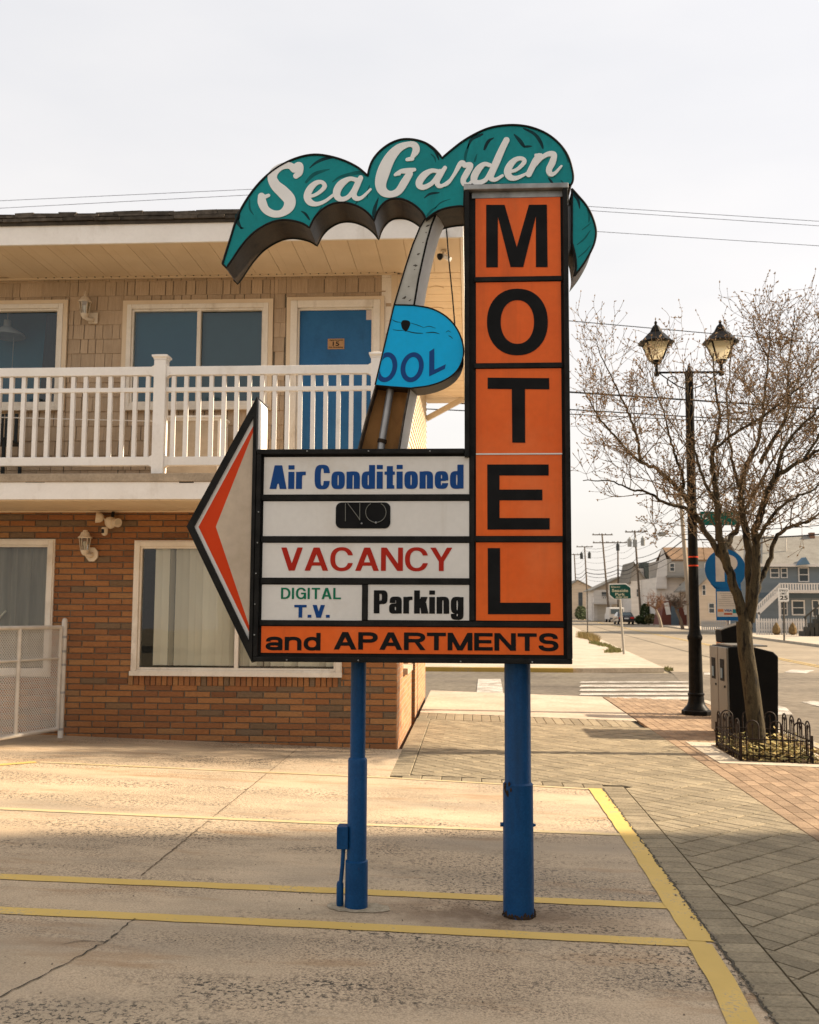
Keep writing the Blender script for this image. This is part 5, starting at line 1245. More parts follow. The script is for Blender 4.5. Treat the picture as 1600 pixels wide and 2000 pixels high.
for pts, w_ in [([(708,828),(725,837),(745,840)],3),([(782,842),(815,852),(838,862)],2.5),([(838,860),(860,856),(886,864)],2.5),([(712,869),(735,872),(760,872)],2.5),([(765,874),(800,882),(835,884)],4),([(845,882),(875,880),(900,886)],4),([(925,880),(935,874),(945,880)],2.5),([(935,893),(945,898),(953,906)],3)]:
    brush(pts, w_, w_, pool, M_STK, PY-.0008)
# --- posts
def post(px, rows, label):
    mb = MB(); prof = []
    zb = g(oy(px, 1785, YP).x)
    cxp = oy(px, 1560, YP).x
    for (py, wpx) in rows:
        z = oy(px, py, YP).z; prof.append((wpx/2*YP/F*1.0, max(z, zb-.06) - zb))
    prof[-1] = (prof[-1][0], -.06); prof = prof[::-1]
    o = part('post', mb.lathe(prof, (cxp, YP, zb), 28), M_POLE, sign, smooth=35, label=label); return cxp, zb
pcx, pzb = post(698, [(1280,29.5),(1479,29.5),(1480,33),(1484,37),(1679,37.5),(1681,43),(1790,43.5)], 'slim blue left post')
pdx, pdz = post(1012, [(1280,50),(1526,50),(1528,52),(1531,57),(1797,58.5)], 'thick blue right post')
rb_ = rect(659, 1613, 681, 1657, YP-.02)
part('junction_box', MB().box(rb_[0], rb_[1], YP-.05, YP+.04, rb_[2], rb_[3]), M_POLE, sign, bevel=.004)
part('conduit', MB().tube([oy(671,1655,YP-.005), oy(669,1690,YP-.005), oy(665,1732,YP-.005), oy(664,1740,YP-.005)], [.011,.011,.011,.011], 10).lathe([(.016,0),(.017,.01),(.0185,.012),(.0185,.115),(.014,.128)], (oy(664,1760,YP-.005).x, YP-.005, pzb), 12), M_POLE, sign, smooth=40)
part('bolt', MB().tube([(pdx+.074,YP,oy(1012,1611,YP).z),(pdx+.09,YP,oy(1012,1611,YP).z)], [.010,.006], 8).tube([(pdx-.074,YP,oy(1012,1611,YP).z),(pdx-.092,YP,oy(1012,1611,YP).z)], [.011,.011], 8), M_POLE, sign)
rg = MB(); q = random.Random(5)
for k in range(70):
    a = R(180+q.uniform(0,180)); rr = .0785; s = q.uniform(.004,.012); zz = q.uniform(-.005,.02)*(1 if q.random() < .85 else 1.6)
    rg.lathe([(s*.4,-s),(s,0),(s*.3,s)], (pdx+rr*math.cos(a), YP+rr*math.sin(a), pdz+zz), 5, squash=.5)
part('rust_scab', rg, M_RUST, sign)
ws = MB()
for k in range(9):
    a = R(-140+q.uniform(-20,20)); ws.lathe([(.003,-.012),(.008,0),(.002,.012)], (pdx+.076*math.cos(a), YP+.076*math.sin(a), oy(1012,1528+k*2.6,YP).z), 5)
part('weld_scab', ws, M_RUST, sign)
# patch of grout at the feet
for cx_, w_, h__ in ((pcx+.0, .17, .09),):
    P = [(cx_+w_*math.cos(R(a))*(1+.12*math.sin(a*1.7)), YP-.01+h__*math.sin(R(a))*(1+.15*math.cos(a*2.3))) for a in range(0,360,15)]
    part('grout_patch', MB().sheet(P, lambda x: g(x)+.0035), mat('pale_grout', (.48,.40,.29), (.34,.285,.20), scale=40, rough=.9, bump=.8, fine=.3), lot)
P = [(pdx+.03+.27*math.cos(R(a))*(1+.2*math.sin(a*1.3)), YP+.02+.10*math.sin(R(a))*(1+.2*math.cos(a*2.1))) for a in range(0,360,12)]
# ------------------------------------------------------------------ lamp post
M_CASTI = mat('black_cast_iron', (.006,.006,.0055), (.011,.010,.009), scale=14, rough=.42, fine=.2, spec=.06)
def frost():
    M = bpy.data.materials.new('frosted_lamp_glass'); M.use_nodes = True; nt = M.node_tree; nt.nodes.clear(); L = nt.links.new
    o = _n(nt, 'ShaderNodeOutputMaterial'); a = _n(nt, 'ShaderNodeBsdfTranslucent'); a.inputs[0].default_value = (.95,.88,.70,1); b = _n(nt, 'ShaderNodeBsdfTransparent'); b.inputs[0].default_value = (.97,.92,.78,1)
    m_ = _n(nt, 'ShaderNodeMixShader'); m_.inputs[0].default_value = .3; L(a.outputs[0], m_.inputs[1]); L(b.outputs[0], m_.inputs[2]); L(m_.outputs[0], o.inputs[0]); return M
M_FROST = frost()
lb = og(1365, 1398); lb = Vector((lb.x, lb.y+.15, g(lb.x)))
lamp = thing('lamp_post', 'black cast-iron lamp post with two lanterns and red tape bands by the kerb', 'street lamp', tuple(lb))
def lz(py): return oy(1360, py, lb.y).z - lb.z
k_ = lb.y/F
prof = [(.205,0),(.205,.075),(.19,.10),(.145,.15),(.125,.21),(.118,.30),(.13,.31),(.13,.33),(.112,.345),(.105,lz(1290)),(.100,lz(1252)),(.118,lz(1248)),(.118,lz(1243)),(.098,lz(1238)),(.082,lz(1225)),(.078,lz(1100)),(.066,lz(735)),(.07,lz(733)),(.07,lz(726)),(.03,lz(722)),(.022,lz(716)),(.004,lz(710))]
part('shaft', MB().lathe(prof, lb, 18), M_CASTI, lamp, smooth=35)
part('base_plinth', MB().lathe([(.235,0),(.235,.07),(.21,.078)], lb, 12), M_CASTI, lamp, bevel=.008)
M_TAPE = mat('red_tape', (.55,.045,.012), rough=.4)
for py in (1088, 1105): part('tape_band', MB().lathe([(.081,-.011),(.081,.011)], (lb.x, lb.y, lb.z+lz(py)), 18), M_TAPE, lamp, smooth=40)
zarm = lb.z + lz(727); aw = .52
ar = MB().tube([(lb.x-aw,lb.y,zarm),(lb.x+aw,lb.y,zarm)], .018, 8)
for s in (-1, 1):
    sc = []
    for i in range(26):
        t = i/25; a = t*R(420); rr = .125*(1-t*.8); sc.append((lb.x+s*(.25+rr*math.cos(a-R(90))), lb.y, zarm-.14+rr*math.sin(a-R(90))*.9))
    ar.tube(sc, .009, 6)
    ar.tube([(lb.x+s*.07,lb.y,zarm-.27),(lb.x+s*.2,lb.y,zarm-.22),(lb.x+s*.36,lb.y,zarm-.1),(lb.x+s*.48,lb.y,zarm-.01)], .010, 6)
part('cross_arm', ar, M_CASTI, lamp, smooth=60)
for s in (-1, 1):
    x = lb.x+s*aw; c = (x, lb.y, zarm)
    ln = part('lantern', MB().lathe([(.03,-.06),(.045,-.05),(.045,.0),(.03,.01),(.026,.12),(.06,.15),(.09,.165),(.092,.20)], c, 8, rot=R(22.5)), M_CASTI, lamp, smooth=30)
    g0, g1, hb_, ht_ = .085, .19, .20, .50
    cg = MB()
    for kk in range(4):
        a = R(45+90*kk); cg.bar((x+g0*1.414*math.cos(a), lb.y+g0*1.414*math.sin(a), zarm+hb_), (x+g1*1.414*math.cos(a), lb.y+g1*1.414*math.sin(a), zarm+ht_), .022, .022)
    part('lantern_cage', cg, M_CASTI, ln)
    part('lamp_pane', MB().lathe([(g0*1.39,hb_),(g1*1.39,ht_-.005)], c, 4, rot=R(45)), M_FROST, ln)
    part('lantern_roof', MB().lathe([(.295,ht_-.025),(.30,ht_),(.25,ht_+.03),(.13,ht_+.155),(.10,ht_+.16),(.10,ht_+.185),(.055,ht_+.27),(.035,ht_+.285),(.018,ht_+.31),(.028,ht_+.335),(.012,ht_+.36),(.002,ht_+.37)], c, 4 if False else 8, rot=R(22.5)), M_CASTI, ln, smooth=20)
# street name plate on the lamp post
M_SGRN = mat('green_sign_sheet', (.006,.115,.085), (.005,.10,.075), scale=5, rough=.4)
M_SWL = mat('sign_white', (.72,.70,.65), rough=.5)
sr = rect(1368, 999, 1446, 1026, lb.y-.02)
sn = thing('street_name_sign', 'green street name plate clamped to the lamp post behind the branches', 'sign', (sr[0], lb.y, sr[2]))
part('plate', MB().box(sr[0], sr[1], lb.y-.025, lb.y-.02, sr[2], sr[3]), M_SGRN, sn)
part('clamp', MB().box(lb.x-.08, sr[0]+.02, lb.y-.02, lb.y+.0, sr[2]+.03, sr[2]+.06).box(lb.x-.08, sr[0]+.02, lb.y-.02, lb.y, sr[3]-.06, sr[3]-.03), M_GALV, sn)
h_ = sr[3]-sr[2]
part('lettering', text_mb('C', sr[0]+.03, sr[0]+.11, sr[2]+h_*.45, sr[2]+h_*.85, lb.y-.0252, .001, .02), M_SWL, sn)
part('lettering', text_mb('AV', sr[1]-.14, sr[1]-.03, sr[2]+h_*.45, sr[2]+h_*.85, lb.y-.0252, .001, .02), M_SWL, sn)
# ------------------------------------------------------------------ double bin
bx0, by0, by1 = 3.285, 13.12, 14.05; bx1 = bx0+.64; bz = g(bx0); bh = oy(1430, 1264, by0).z - bz
M_BINS = mat('bin_grey_door', (.17,.158,.135), (.145,.132,.11), scale=3, rough=.45, metal=.2, fine=.04)
M_BINB = mat('bin_black_plastic', (.006,.006,.006), (.009,.0085,.008), scale=4, rough=.6, spec=.05)
bn = thing('litter_bin', 'pair of grey-fronted black solar litter bins behind the street tree', 'bin', ((bx0+bx1)/2, (by0+by1)/2, bz))
prof = [(bx0+.02,bz),(bx1-.03,bz),(bx1,bz+bh*.9),(bx1-.06,bz+bh*.95),(bx0+.3,bz+bh*1.01),(bx0+.02,bz+bh)]
part('body', MB().prism(prof, by0, by1), M_BINB, bn, bevel=.015)
for i in range(2):
    a, b = by0+.015+i*(by1-by0)/2, by0+(i+1)*(by1-by0)/2-.012
    d_ = part('bin_door', MB().box(bx0-.012, bx0+.0195, a, b, bz+.03, bz+bh-.01), M_BINS, bn, bevel=.008)
    part('hopper_window', MB().box(bx0-.018, bx0-.0125, a+.12, b-.12, bz+bh*.62, bz+bh*.86), M_BINB, d_, bevel=.003)
    part('hopper_handle', MB().box(bx0-.024, bx0-.0185, a+.18, b-.16, bz+bh*.65, bz+bh*.76), mat('blue_grey_handle', (.07,.13,.19), rough=.3), d_)
    part('lock', MB().box(bx0-.02, bx0-.0125, a+.08, a+.13, bz+bh*.55, bz+bh*.575), M_BINB, d_)
part('lid_panel', MB().box(bx0+.08, bx1-.12, by0+.05, by1-.05, bz+bh*1.005, bz+bh*1.02), M_BINS, bn)
# ------------------------------------------------------------------ pay station hood and parking board beyond the bins
ky = 15.7; kr = rect(1408, 1214, 1462, 1262, ky); kzb = g(4)
ks = thing('pay_station', 'black pay station with sloping hood and orange stripe beyond the bins', 'pay station', ((kr[0]+kr[1])/2, ky, kzb))
kx0, kx1 = kr[0], kr[1]+.05
part('cabinet', MB().box(kx0+.06, kx1-.02, ky+.01, ky+.33, kzb, kr[2]+.05), mat('pay_station_grey', (.20,.21,.20), rough=.5), ks)
part('hood', MB().prism([(kx0+.01,kr[2]+.0505),(kx1,kr[2]+.0505),(kx1+.02,kr[3]+.02),(kx0+.08,kr[3]-.11),(kx0,kr[3]-.14)], ky-.03, ky+.36), M_BINB, ks, bevel=.012)
part('hood_edge', MB().prism([(kx0+.005,kr[3]-.136),(kx0+.08,kr[3]-.106),(kx1+.02,kr[3]+.024),(kx1+.02,kr[3]+.036),(kx0+.08,kr[3]-.094),(kx0,kr[3]-.122)], ky-.028, ky+.35), M_BINS, ks)
part('orange_stripe', MB().box(kx0+.0, kx0+.059, ky-.01, ky+.3, kr[2]-.01, kr[2]+.05), mat('orange_plastic', (.55,.19,.03), rough=.4), ks)
part('face_post', MB().box(kx0+.005, kx0+.055, ky+.0, ky+.3, kzb, kr[2]-.011), M_BINB, ks)
py_ = 16.3; pc = oy(1417, 1112, py_); prd = 38.5*py_/F
M_PB = mat('parking_blue', (.006,.115,.30), (.006,.10,.26), scale=3, rough=.4)
ps = thing('parking_sign', 'round blue parking sign above a white tariff board behind the tree', 'sign', (pc.x+.02, py_+.06, g(4)))
circ = [(pc.x+prd*math.cos(R(a)), pc.z+prd*math.sin(R(a))) for a in range(0,360,8)]
rd = part('round_plate', MB().prism(circ, py_, py_+.012), M_PB, ps)
part('letter_p', text_mb('P', oy(1398,1112,py_).x, oy(1441,1112,py_).x, oy(1417,1136,py_).z, oy(1417,1083,py_).z, py_-.0005, .003, .06), mat('sign_cream', (.58,.52,.44), rough=.5), rd)
tr = rect(1399, 1150, 1449, 1212, py_-.02)
tbd = part('tariff_board', MB().box(tr[0], tr[1], py_-.02, py_-.008, tr[2], tr[3]), M_PB, ps)
hh_ = tr[3]-tr[2]; ww_ = tr[1]-tr[0]
part('white_field', MB().box(tr[0]+.015, tr[1]-.015, py_-.0225, py_-.0205, tr[2]+hh_*.12, tr[3]-hh_*.09), mat('board_cream', (.60,.54,.46), rough=.5), tbd)
ln_ = MB()
for i, (a, b) in enumerate([(.15,.8),(.2,.7),(.2,.75),(.1,.55),(.1,.6),(.1,.8),(.1,.85)]):
    z = tr[3]-hh_*(.14+.065*i); ln_.box(tr[0]+ww_*a, tr[0]+ww_*b, py_-.0235, py_-.0228, z-.006, z)
part('print_lines', ln_, mat('print_grey', (.30,.25,.20), rough=.6), tbd)
part('card_mark', MB().box(tr[0]+ww_*.06, tr[0]+ww_*.28, py_-.0235, py_-.0228, tr[2]+hh_*.27, tr[2]+hh_*.36), mat('orange_print', (.62,.22,.07), rough=.6), tbd)
part('card_mark', text_mb('VISA', tr[0]+ww_*.31, tr[0]+ww_*.62, tr[2]+hh_*.28, tr[2]+hh_*.35, py_-.0226, .001, .03), M_NAVY, tbd)
part('card_mark', MB().box(tr[0]+ww_*.64, tr[0]+ww_*.9, py_-.0235, py_-.0228, tr[2]+hh_*.23, tr[2]+hh_*.36), mat('teal_print', (.01,.22,.26), rough=.6), tbd)
part('card_mark', MB().box(tr[0]+ww_*.30, tr[0]+ww_*.62, py_-.0235, py_-.0228, tr[2]+hh_*.18, tr[2]+hh_*.235), mat('red_print', (.45,.09,.03), rough=.6), tbd)
part('sign_post', MB().tube([(pc.x+.04,py_+.06,g(4)),(pc.x+.04,py_+.06,pc.z+.2)], .028, 10), M_GALV, ps, smooth=50)
part('bracket', MB().prism([(pc.x-prd*.75,pc.z-prd*.7),(pc.x+prd*.75,pc.z-prd*.7),(tr[1],tr[3]),(tr[0],tr[3])], py_+.013, py_+.02), M_PB, ps)
part('bracket_tie', MB().box(pc.x-.0,pc.x+.08,py_+.0125,py_+.04,pc.z-.05,pc.z+.05).box(pc.x-.0,pc.x+.08,py_-.0075,py_+.04,tr[2]+.1,tr[2]+.2), M_GALV, ps)
# ------------------------------------------------------------------ tree pit, guard and street tree
tb_ = og(1480, 1476); tb_ = Vector((3.26, 11.75, g(3.26)))
pit_ = MB(); X0, X1, Y0, Y1 = 2.64, 4.0, 10.98, 12.7
stone = mat('pit_stone', (.52,.45,.35), (.43,.37,.28), scale=3, rough=.85, bump=.3, fine=.1)
for r_ in ((X0,X1,Y0,Y0+.2),(X0,X1,Y1-.2,Y1),(X0,X0+.26,Y0+.2,Y1-.2),(X1-.12,X1,Y0+.2,Y1-.2)):
    n_ = 3 if r_[1]-r_[0] > r_[3]-r_[2] else 4
    for i in range(n_):
        if r_[1]-r_[0] > r_[3]-r_[2]: a, b = r_[0]+(r_[1]-r_[0])*i/n_+.003, r_[0]+(r_[1]-r_[0])*(i+1)/n_-.003; bb = (a, b, r_[2], r_[3])
        else: a, b = r_[2]+(r_[3]-r_[2])*i/n_+.003, r_[2]+(r_[3]-r_[2])*(i+1)/n_-.003; bb = (r_[0], r_[1], a, b)
        part('pit_stone', MB().flat([(bb[0],bb[2]),(bb[1],bb[2]),(bb[1],bb[3]),(bb[0],bb[3])], -.3, lambda x: g(x)+.006+rnd.uniform(0,.002)), stone, walk)
struct('tree_pit_soil', MB().sheet([(X0+.26,Y0+.2),(X1-.12,Y0+.2),(X1-.12,Y1-.2),(X0+.26,Y1-.2)], lambda x: g(x)-.012), mat('dark_soil', (.07,.045,.025), (.11,.07,.04), scale=20, rough=.95, bump=.8, fine=.3))
fo = MB(); q = random.Random(11)
for _ in range(1500):
    x, y = q.uniform(X0+.3,X1-.16), q.uniform(Y0+.24,Y1-.24); z = g(x)+abs(q.gauss(.0,.07))*1.2; s = q.uniform(.02,.05); a = q.random()*6.28; tl = q.uniform(-.9,.9)
    u_ = Vector((math.cos(a), math.sin(a), tl*.6)).normalized(); v_ = Vector((-math.sin(a), math.cos(a), q.uniform(-.6,.6))).normalized(); c = Vector((x,y,z+.012))
    fo.add([c-u_*s, c+v_*s*.45, c+u_*s, c-v_*s*.45], [(0,1,2,3)])
lf = link('leaf_litter', mesh_of(fo), mat('dry_leaf_litter', (.36,.24,.08), (.16,.17,.05), scale=16, rough=.8, rv=.35, island=True, c3=(.42,.33,.14)))
tag(lf, 'dry leaves and low plants filling the tree pit', 'leaves', None, 'stuff')
# iron guard
M_IRON = mat('rusty_iron', (.03,.018,.012), (.014,.010,.008), scale=25, rough=.7, fine=.3)
GX0, GX1, GY0, GY1, GH = 2.94, 3.70, 11.26, 12.35, .38
gd = thing('tree_guard', 'low rusty iron hoop fence around the tree pit', 'fence', (GX0, GY0, g(GX0)))
def guard_side(a, b, n_h):
    a, b = Vector(a), Vector(b); L = (b-a).length; d = (b-a).normalized(); up = Vector((0,0,1)); P = lambda u_, z_: (lambda t: Vector((t.x, t.y, g(t.x)+z_)))(a+d*u_)
    mb = MB()
    for z in (.06, GH*.62): mb.tube([P(0,z), P(L,z)], .008, 6)
    part('rail', mb, M_IRON, gd)
    step = L/n_h
    for i in range(n_h):
        u0_, u1_ = i*step+step*.24, (i+1)*step-step*.24; r_ = (u1_-u0_)/2; hz = GH-r_*.9+.05; pts = [P(u0_,.0)]+[P(u0_+r_-r_*math.cos(math.pi*k/10), hz+r_*math.sin(math.pi*k/10)) for k in range(11)]+[P(u1_,.0)]
        part('hoop', MB().tube(pts, .0085, 6), M_IRON, gd, smooth=60)
        mid = (u0_+u1_)/2
        part('spear', MB().tube([P(mid,0), P(mid,hz-.02), P(mid,hz+.02), P(mid,hz+r_*.55)], [.006,.006,.014,.002], 6), M_IRON, gd)
        part('spear', MB().tube([P(i*step,0), P(i*step,GH*.7)], .006, 6), M_IRON, gd)
    part('corner_post', MB().tube([P(0,0), P(0,GH*.78)], .013, 8), M_IRON, gd)
guard_side((GX0,GY0,0),(GX1,GY0,0),3); guard_side((GX1,GY0,0),(GX1,GY1,0),4); guard_side((GX1,GY1,0),(GX0,GY1,0),3); guard_side((GX0,GY1,0),(GX0,GY0,0),4)
# the tree
M_BARK = mat('lichened_bark', (.052,.040,.023), (.014,.011,.008), scale=16, detail=8, rough=.9, bump=1.0, bscale=30, fine=.35, c3=(.07,.054,.03), stretch=(1,1,.3), lo=.38, hi=.62)
M_TWIG = mat('twig_bark', (.12,.085,.048), (.17,.12,.068), scale=9, rough=.9)
M_BUD = mat('swelling_bud', (.40,.28,.165), (.28,.18,.10), scale=30, rough=.7)
tree = thing('street_tree', 'bare budding street tree with spreading limbs in the iron guard', 'tree', tuple(tb_))
def tpx(px, py, dy=0): return oy(px, py, tb_.y+dy)
tq = random.Random(21)
limbs = [
 ([(1481,1490,0),(1478,1430,0),(1471,1370,0),(1463,1310,0),(1456,1262,0),(1453,1214,0)], .105, .088),
 ([(1456,1245,0),(1447,1190,-.05),(1431,1136,-.1),(1409,1064,-.15),(1403,1027,-.2),(1402,985,-.2),(1392,917,-.15),(1394,877,-.1),(1406,824,0),(1398,760,.1),(1392,690,.1)], .068, .008),
 ([(1425,1115,-.1),(1400,1072,-.1),(1381,1042,-.05),(1350,992,.05),(1331,961,.1),(1284,917,.2),(1250,902,.25),(1219,871,.3),(1187,836,.3),(1160,800,.35),(1140,760,.4)], .045, .006),
 ([(1352,996,.0),(1325,988,-.1),(1294,980,-.2),(1269,964,-.3),(1231,955,-.4),(1190,940,-.5),(1140,938,-.55)], .026, .005),
 ([(1458,1225,0),(1464,1183,.08),(1465,1105,.15),(1459,1042,.2),(1451,1000,.25),(1447,955,.3),(1459,908,.35),(1481,861,.4),(1492,790,.45),(1500,700,.5),(1503,640,.5)], .066, .006),
 ([(1463,1215,0),(1474,1150,-.1),(1478,1073,-.15),(1473,1042,-.2),(1488,1000,-.25),(1500,961,-.3),(1515,930,-.35),(1537,917,-.4),(1569,899,-.45),(1600,880,-.5),(1660,850,-.6)], .062, .010),
 ([(1476,1160,0),(1487,1130,.05),(1503,1099,.1),(1515,1052,.15),(1544,1030,.2),(1575,1020,.3),(1605,1000,.35),(1660,950,.4)], .040, .008),
 ([(1412,1080,-.1),(1428,1050,.1),(1441,1033,.25),(1455,995,.4),(1475,960,.5),(1497,920,.6),(1530,860,.7),(1560,790,.8)], .038, .006),
 ([(1394,880,-.1),(1430,850,-.2),(1469,827,-.3),(1520,790,-.4),(1570,750,-.4),(1610,700,-.4)], .02, .005),
 ([(1487,905,.3),(1512,855,.3),(1537,814,.3),(1541,760,.35),(1540,705,.4),(1550,640,.4),(1552,600,.4)], .028, .004),
 ([(1253,900,.25),(1245,860,.2),(1234,824,.2),(1220,790,.2),(1203,755,.1),(1175,696,.0),(1165,660,.0)], .02, .004),
 ([(1331,961,.1),(1334,930,.0),(1319,892,-.1),(1308,850,-.1),(1300,814,-.15),(1283,767,-.2),(1262,715,-.2)], .022, .004),
 ([(1515,930,-.35),(1530,880,-.5),(1555,840,-.6),(1590,810,-.7),(1620,760,-.7)], .026, .005),
 ([(1478,1060,-.15),(1500,1020,-.4),(1530,985,-.6),(1570,965,-.8),(1620,940,-.9)], .028, .006),
 ([(1447,955,.3),(1432,905,.5),(1424,850,.6),(1420,780,.7),(1428,700,.75),(1425,640,.8)], .024, .004),
 ([(1402,985,-.2),(1380,950,-.4),(1362,900,-.5),(1350,840,-.55),(1345,780,-.6),(1340,720,-.6)], .024, .004),
 ([(1540,760,.3),(1570,720,.4),(1590,670,.4)], .014, .004), ([(1500,700,.5),(1480,660,.5),(1470,620,.5)], .01, .004),
 ([(1569,899,-.45),(1600,850,-.4),(1630,790,-.3),(1640,700,-.3)], .02, .005)]
bt = MB(); tw = MB(); bd = MB()
allp = []
lim_o = []
for i, (P, r0_, r1_) in enumerate(limbs):
    q3 = catmull([tuple(tpx(a, b, c)) for a, b, c in P], 5); n = len(q3); pts = []
    for j, p in enumerate(q3):
        jit = 0 if i == 0 else .012
        pts.append(Vector(p)+Vector((tq.uniform(-jit,jit), tq.uniform(-jit,jit), tq.uniform(-jit,jit))))
    rad = [r0_+(r1_-r0_)*(j/(n-1))**.85 for j in range(n)]
    if i == 0: rad[0] *= 1.15; pts[0].z = tb_.z-.05
    mb = MB().tube(pts, rad, 12 if r0_ > .05 else 8)
    if i == 0: trunk = part('trunk', mb, M_BARK, tree, smooth=80)
    else: part('limb', mb, M_BARK, tree, smooth=80)
    for j in range(2 if i else 99, n-1): allp.append((pts[j], (pts[j+1]-pts[j]).normalized(), rad[j]))
ccx = tpx(1440, 860); 
def inside(p):
    c_ = tpx(1440, 850)
    return ((p.x-c_.x)/2.05)**2+((p.y-c_.y)/1.7)**2+((p.z-c_.z)/1.62)**2 < 1.0
def bud(p, d, s):
    a = d.orthogonal().normalized(); b = d.cross(a)
    v = [p-d*s*.4, p+a*s*.38, p+b*s*.38, p-a*s*.38, p-b*s*.38, p+d*s]
    bd.add(v, [(0,2,1),(0,3,2),(0,4,3),(0,1,4),(5,1,2),(5,2,3),(5,3,4),(5,4,1)])
def grow(p, d, r_, L, lev):
    n = max(3, int(L/.07)); pts = [p]; dd = d.copy()
    for k in range(n):
        dd = (dd + Vector((tq.gauss(0,.2), tq.gauss(0,.2), tq.gauss(.06,.16)))).normalized(); p = p+dd*(L/n); pts.append(p)
        if not inside(p) and lev < 2: break
        if lev >= 2 and tq.random() < .42:
            e = (dd*.4+Vector((tq.gauss(0,1),tq.gauss(0,1),tq.gauss(.3,.8)))).normalized(); bud(p+e*.01, e, tq.uniform(.012,.026))
            if tq.random() < .3: e2 = (-e+Vector((0,0,1))).normalized(); bud(p+e2*.01, e2, tq.uniform(.010,.02))
    m_ = len(pts)
    tw.tube(pts, [max(.0022, r_*(1-.75*j/(m_-1))) for j in range(m_)], 4 if lev < 2 else 3, False)
    if lev >= 2: bud(pts[-1], dd, tq.uniform(.016,.03))
    if lev < 3:
        nb = [4, 4, 3][lev]
        for _ in range(nb):
            j = tq.randrange(max(1, m_//4), m_); t = (pts[min(j+1,m_-1)]-pts[j-1]).normalized()
            e = (t*.75+Vector((tq.gauss(0,.6),tq.gauss(0,.6),tq.gauss(.25,.45)))).normalized()
            grow(pts[j], e, max(.0026, r_*.6), L*tq.uniform(.42,.75), lev+1)
for p, d, r_ in allp:
    if p.z < tpx(1440, 1070).z: continue
    for _ in range(1 if tq.random() < (.30 if p.x < tpx(1330, 900).x else .44) else 0):
        e = (d*.55+Vector((tq.gauss(0,.6),tq.gauss(0,.6),tq.gauss(.3,.5)))).normalized()
        grow(p, e, min(.0095, max(.0035, r_*.5)), tq.uniform(.4,.8), 1 if r_ < .012 else tq.choice([0,1,1]))
part('twigs', tw, M_TWIG, tree, kind='stuff'); part('buds', bd, M_BUD, tree, kind='stuff')
print('TREE', len(tw.f), len(bd.f))
# ------------------------------------------------------------------ far signs
tg = og(1219, 1278, -.13); sY = tg.y
ts = thing('town_sign', 'green welcome sign with clipped corners on a pole at the far corner', 'sign', tuple(tg))
part('pole', MB().tube([tg, oy(1211,1172,sY), oy(1209,1145,sY)], .045, 8), mat('weathered_steel', (.34,.31,.26), (.28,.25,.2), scale=3, rough=.6), ts, smooth=60)
def tz(P, Y): return [XZ(1180+a*.0375, 1130+b*.0375, Y) for a, b in P]
out_ = [(245,265),(1140,245),(1410,455),(1430,1050),(540,1085),(280,900)]; inn_ = [(275,325),(1115,300),(1375,480),(1405,1035),(545,1055),(305,850)]
part('border', MB().prism(tz(out_, sY-.06), sY-.06, sY-.045), M_SWL, ts); part('panel', MB().prism(tz(inn_, sY-.063), sY-.063, sY-.0605), mat('deep_green_sheet', (.006,.06,.045), rough=.45), ts)
def tw_(b, r_, off=.02, sh=0): 
    a = rect(1180+r_[0]*.0375, 1130+r_[1]*.0375, 1180+r_[2]*.0375, 1130+r_[3]*.0375, sY-.064); part('lettering', text_mb(b, *a, sY-.064, .004, off, sh), mat('sign_gold', (.50,.47,.33), rough=.6), ts)
tw_('Entering', (360,380,850,480), .01, .3); tw_('Seaside', (410,545,1250,700)); tw_('Park', (590,745,1090,890))
mk = MB()
for a, b in ((620,720),(750,950),(1010,1090),(1100,1250)): r_ = rect(1180+a*.0375,1130+945*.0375,1180+b*.0375,1130+990*.0375,sY-.064); mk.box(r_[0],r_[1],sY-.067,sY-.064,r_[2],r_[3])
part('small_print', mk, MATS['sign_gold'], ts)
sg = og(1532, 1251, -.12); sY2 = sg.y
sp = thing('speed_limit_sign', 'white speed limit 25 sign on a post by the far kerb', 'sign', tuple(sg))
part('post', MB().tube([sg, oy(1531,1148,sY2)], .05, 8), mat('dark_post', (.09,.08,.065), rough=.7), sp)
r_ = rect(1520,1148.5,1541,1175,sY2-.07); pl_ = part('plate', MB().prism(rrect(r_[0],r_[1],r_[2],r_[3],.06,3), sY2-.07, sY2-.055), M_SWL, sp)
for b, q in (('SPEED',(1522,1151.5,1539,1155.5)),('LIMIT',(1524,1157.5,1537,1161.5)),('25',(1523.5,1163.5,1539,1171.5))):
    part('lettering', text_mb(b, *rect(*q, sY2-.0705), sY2-.0705, .004, .03 if b == '25' else .01), M_INK, pl_)
for (px, py, top) in ((1148, 1243, 1150),(1164,1205,1178)):
    b_ = og(px, py, -.13); single('bare_sign_post', MB().tube([b_, oy(px-1, top, b_.y)], .04, 6), MATS['dark_post'], 'bare thin metal post standing in the dry grass by the far corner' if px == 1148 else 'slim dark post in front of the far garage door', 'post', tuple(b_))
fb = og(1541, 1235, -.12)
single('flag_pole', MB().tube([fb, oy(1535,1050,fb.y)], [.09,.055], 8), mat('white_pole_paint', (.62,.57,.49), rough=.5), 'slim white pole in front of the blue-grey house', 'pole', tuple(fb), smooth=60)
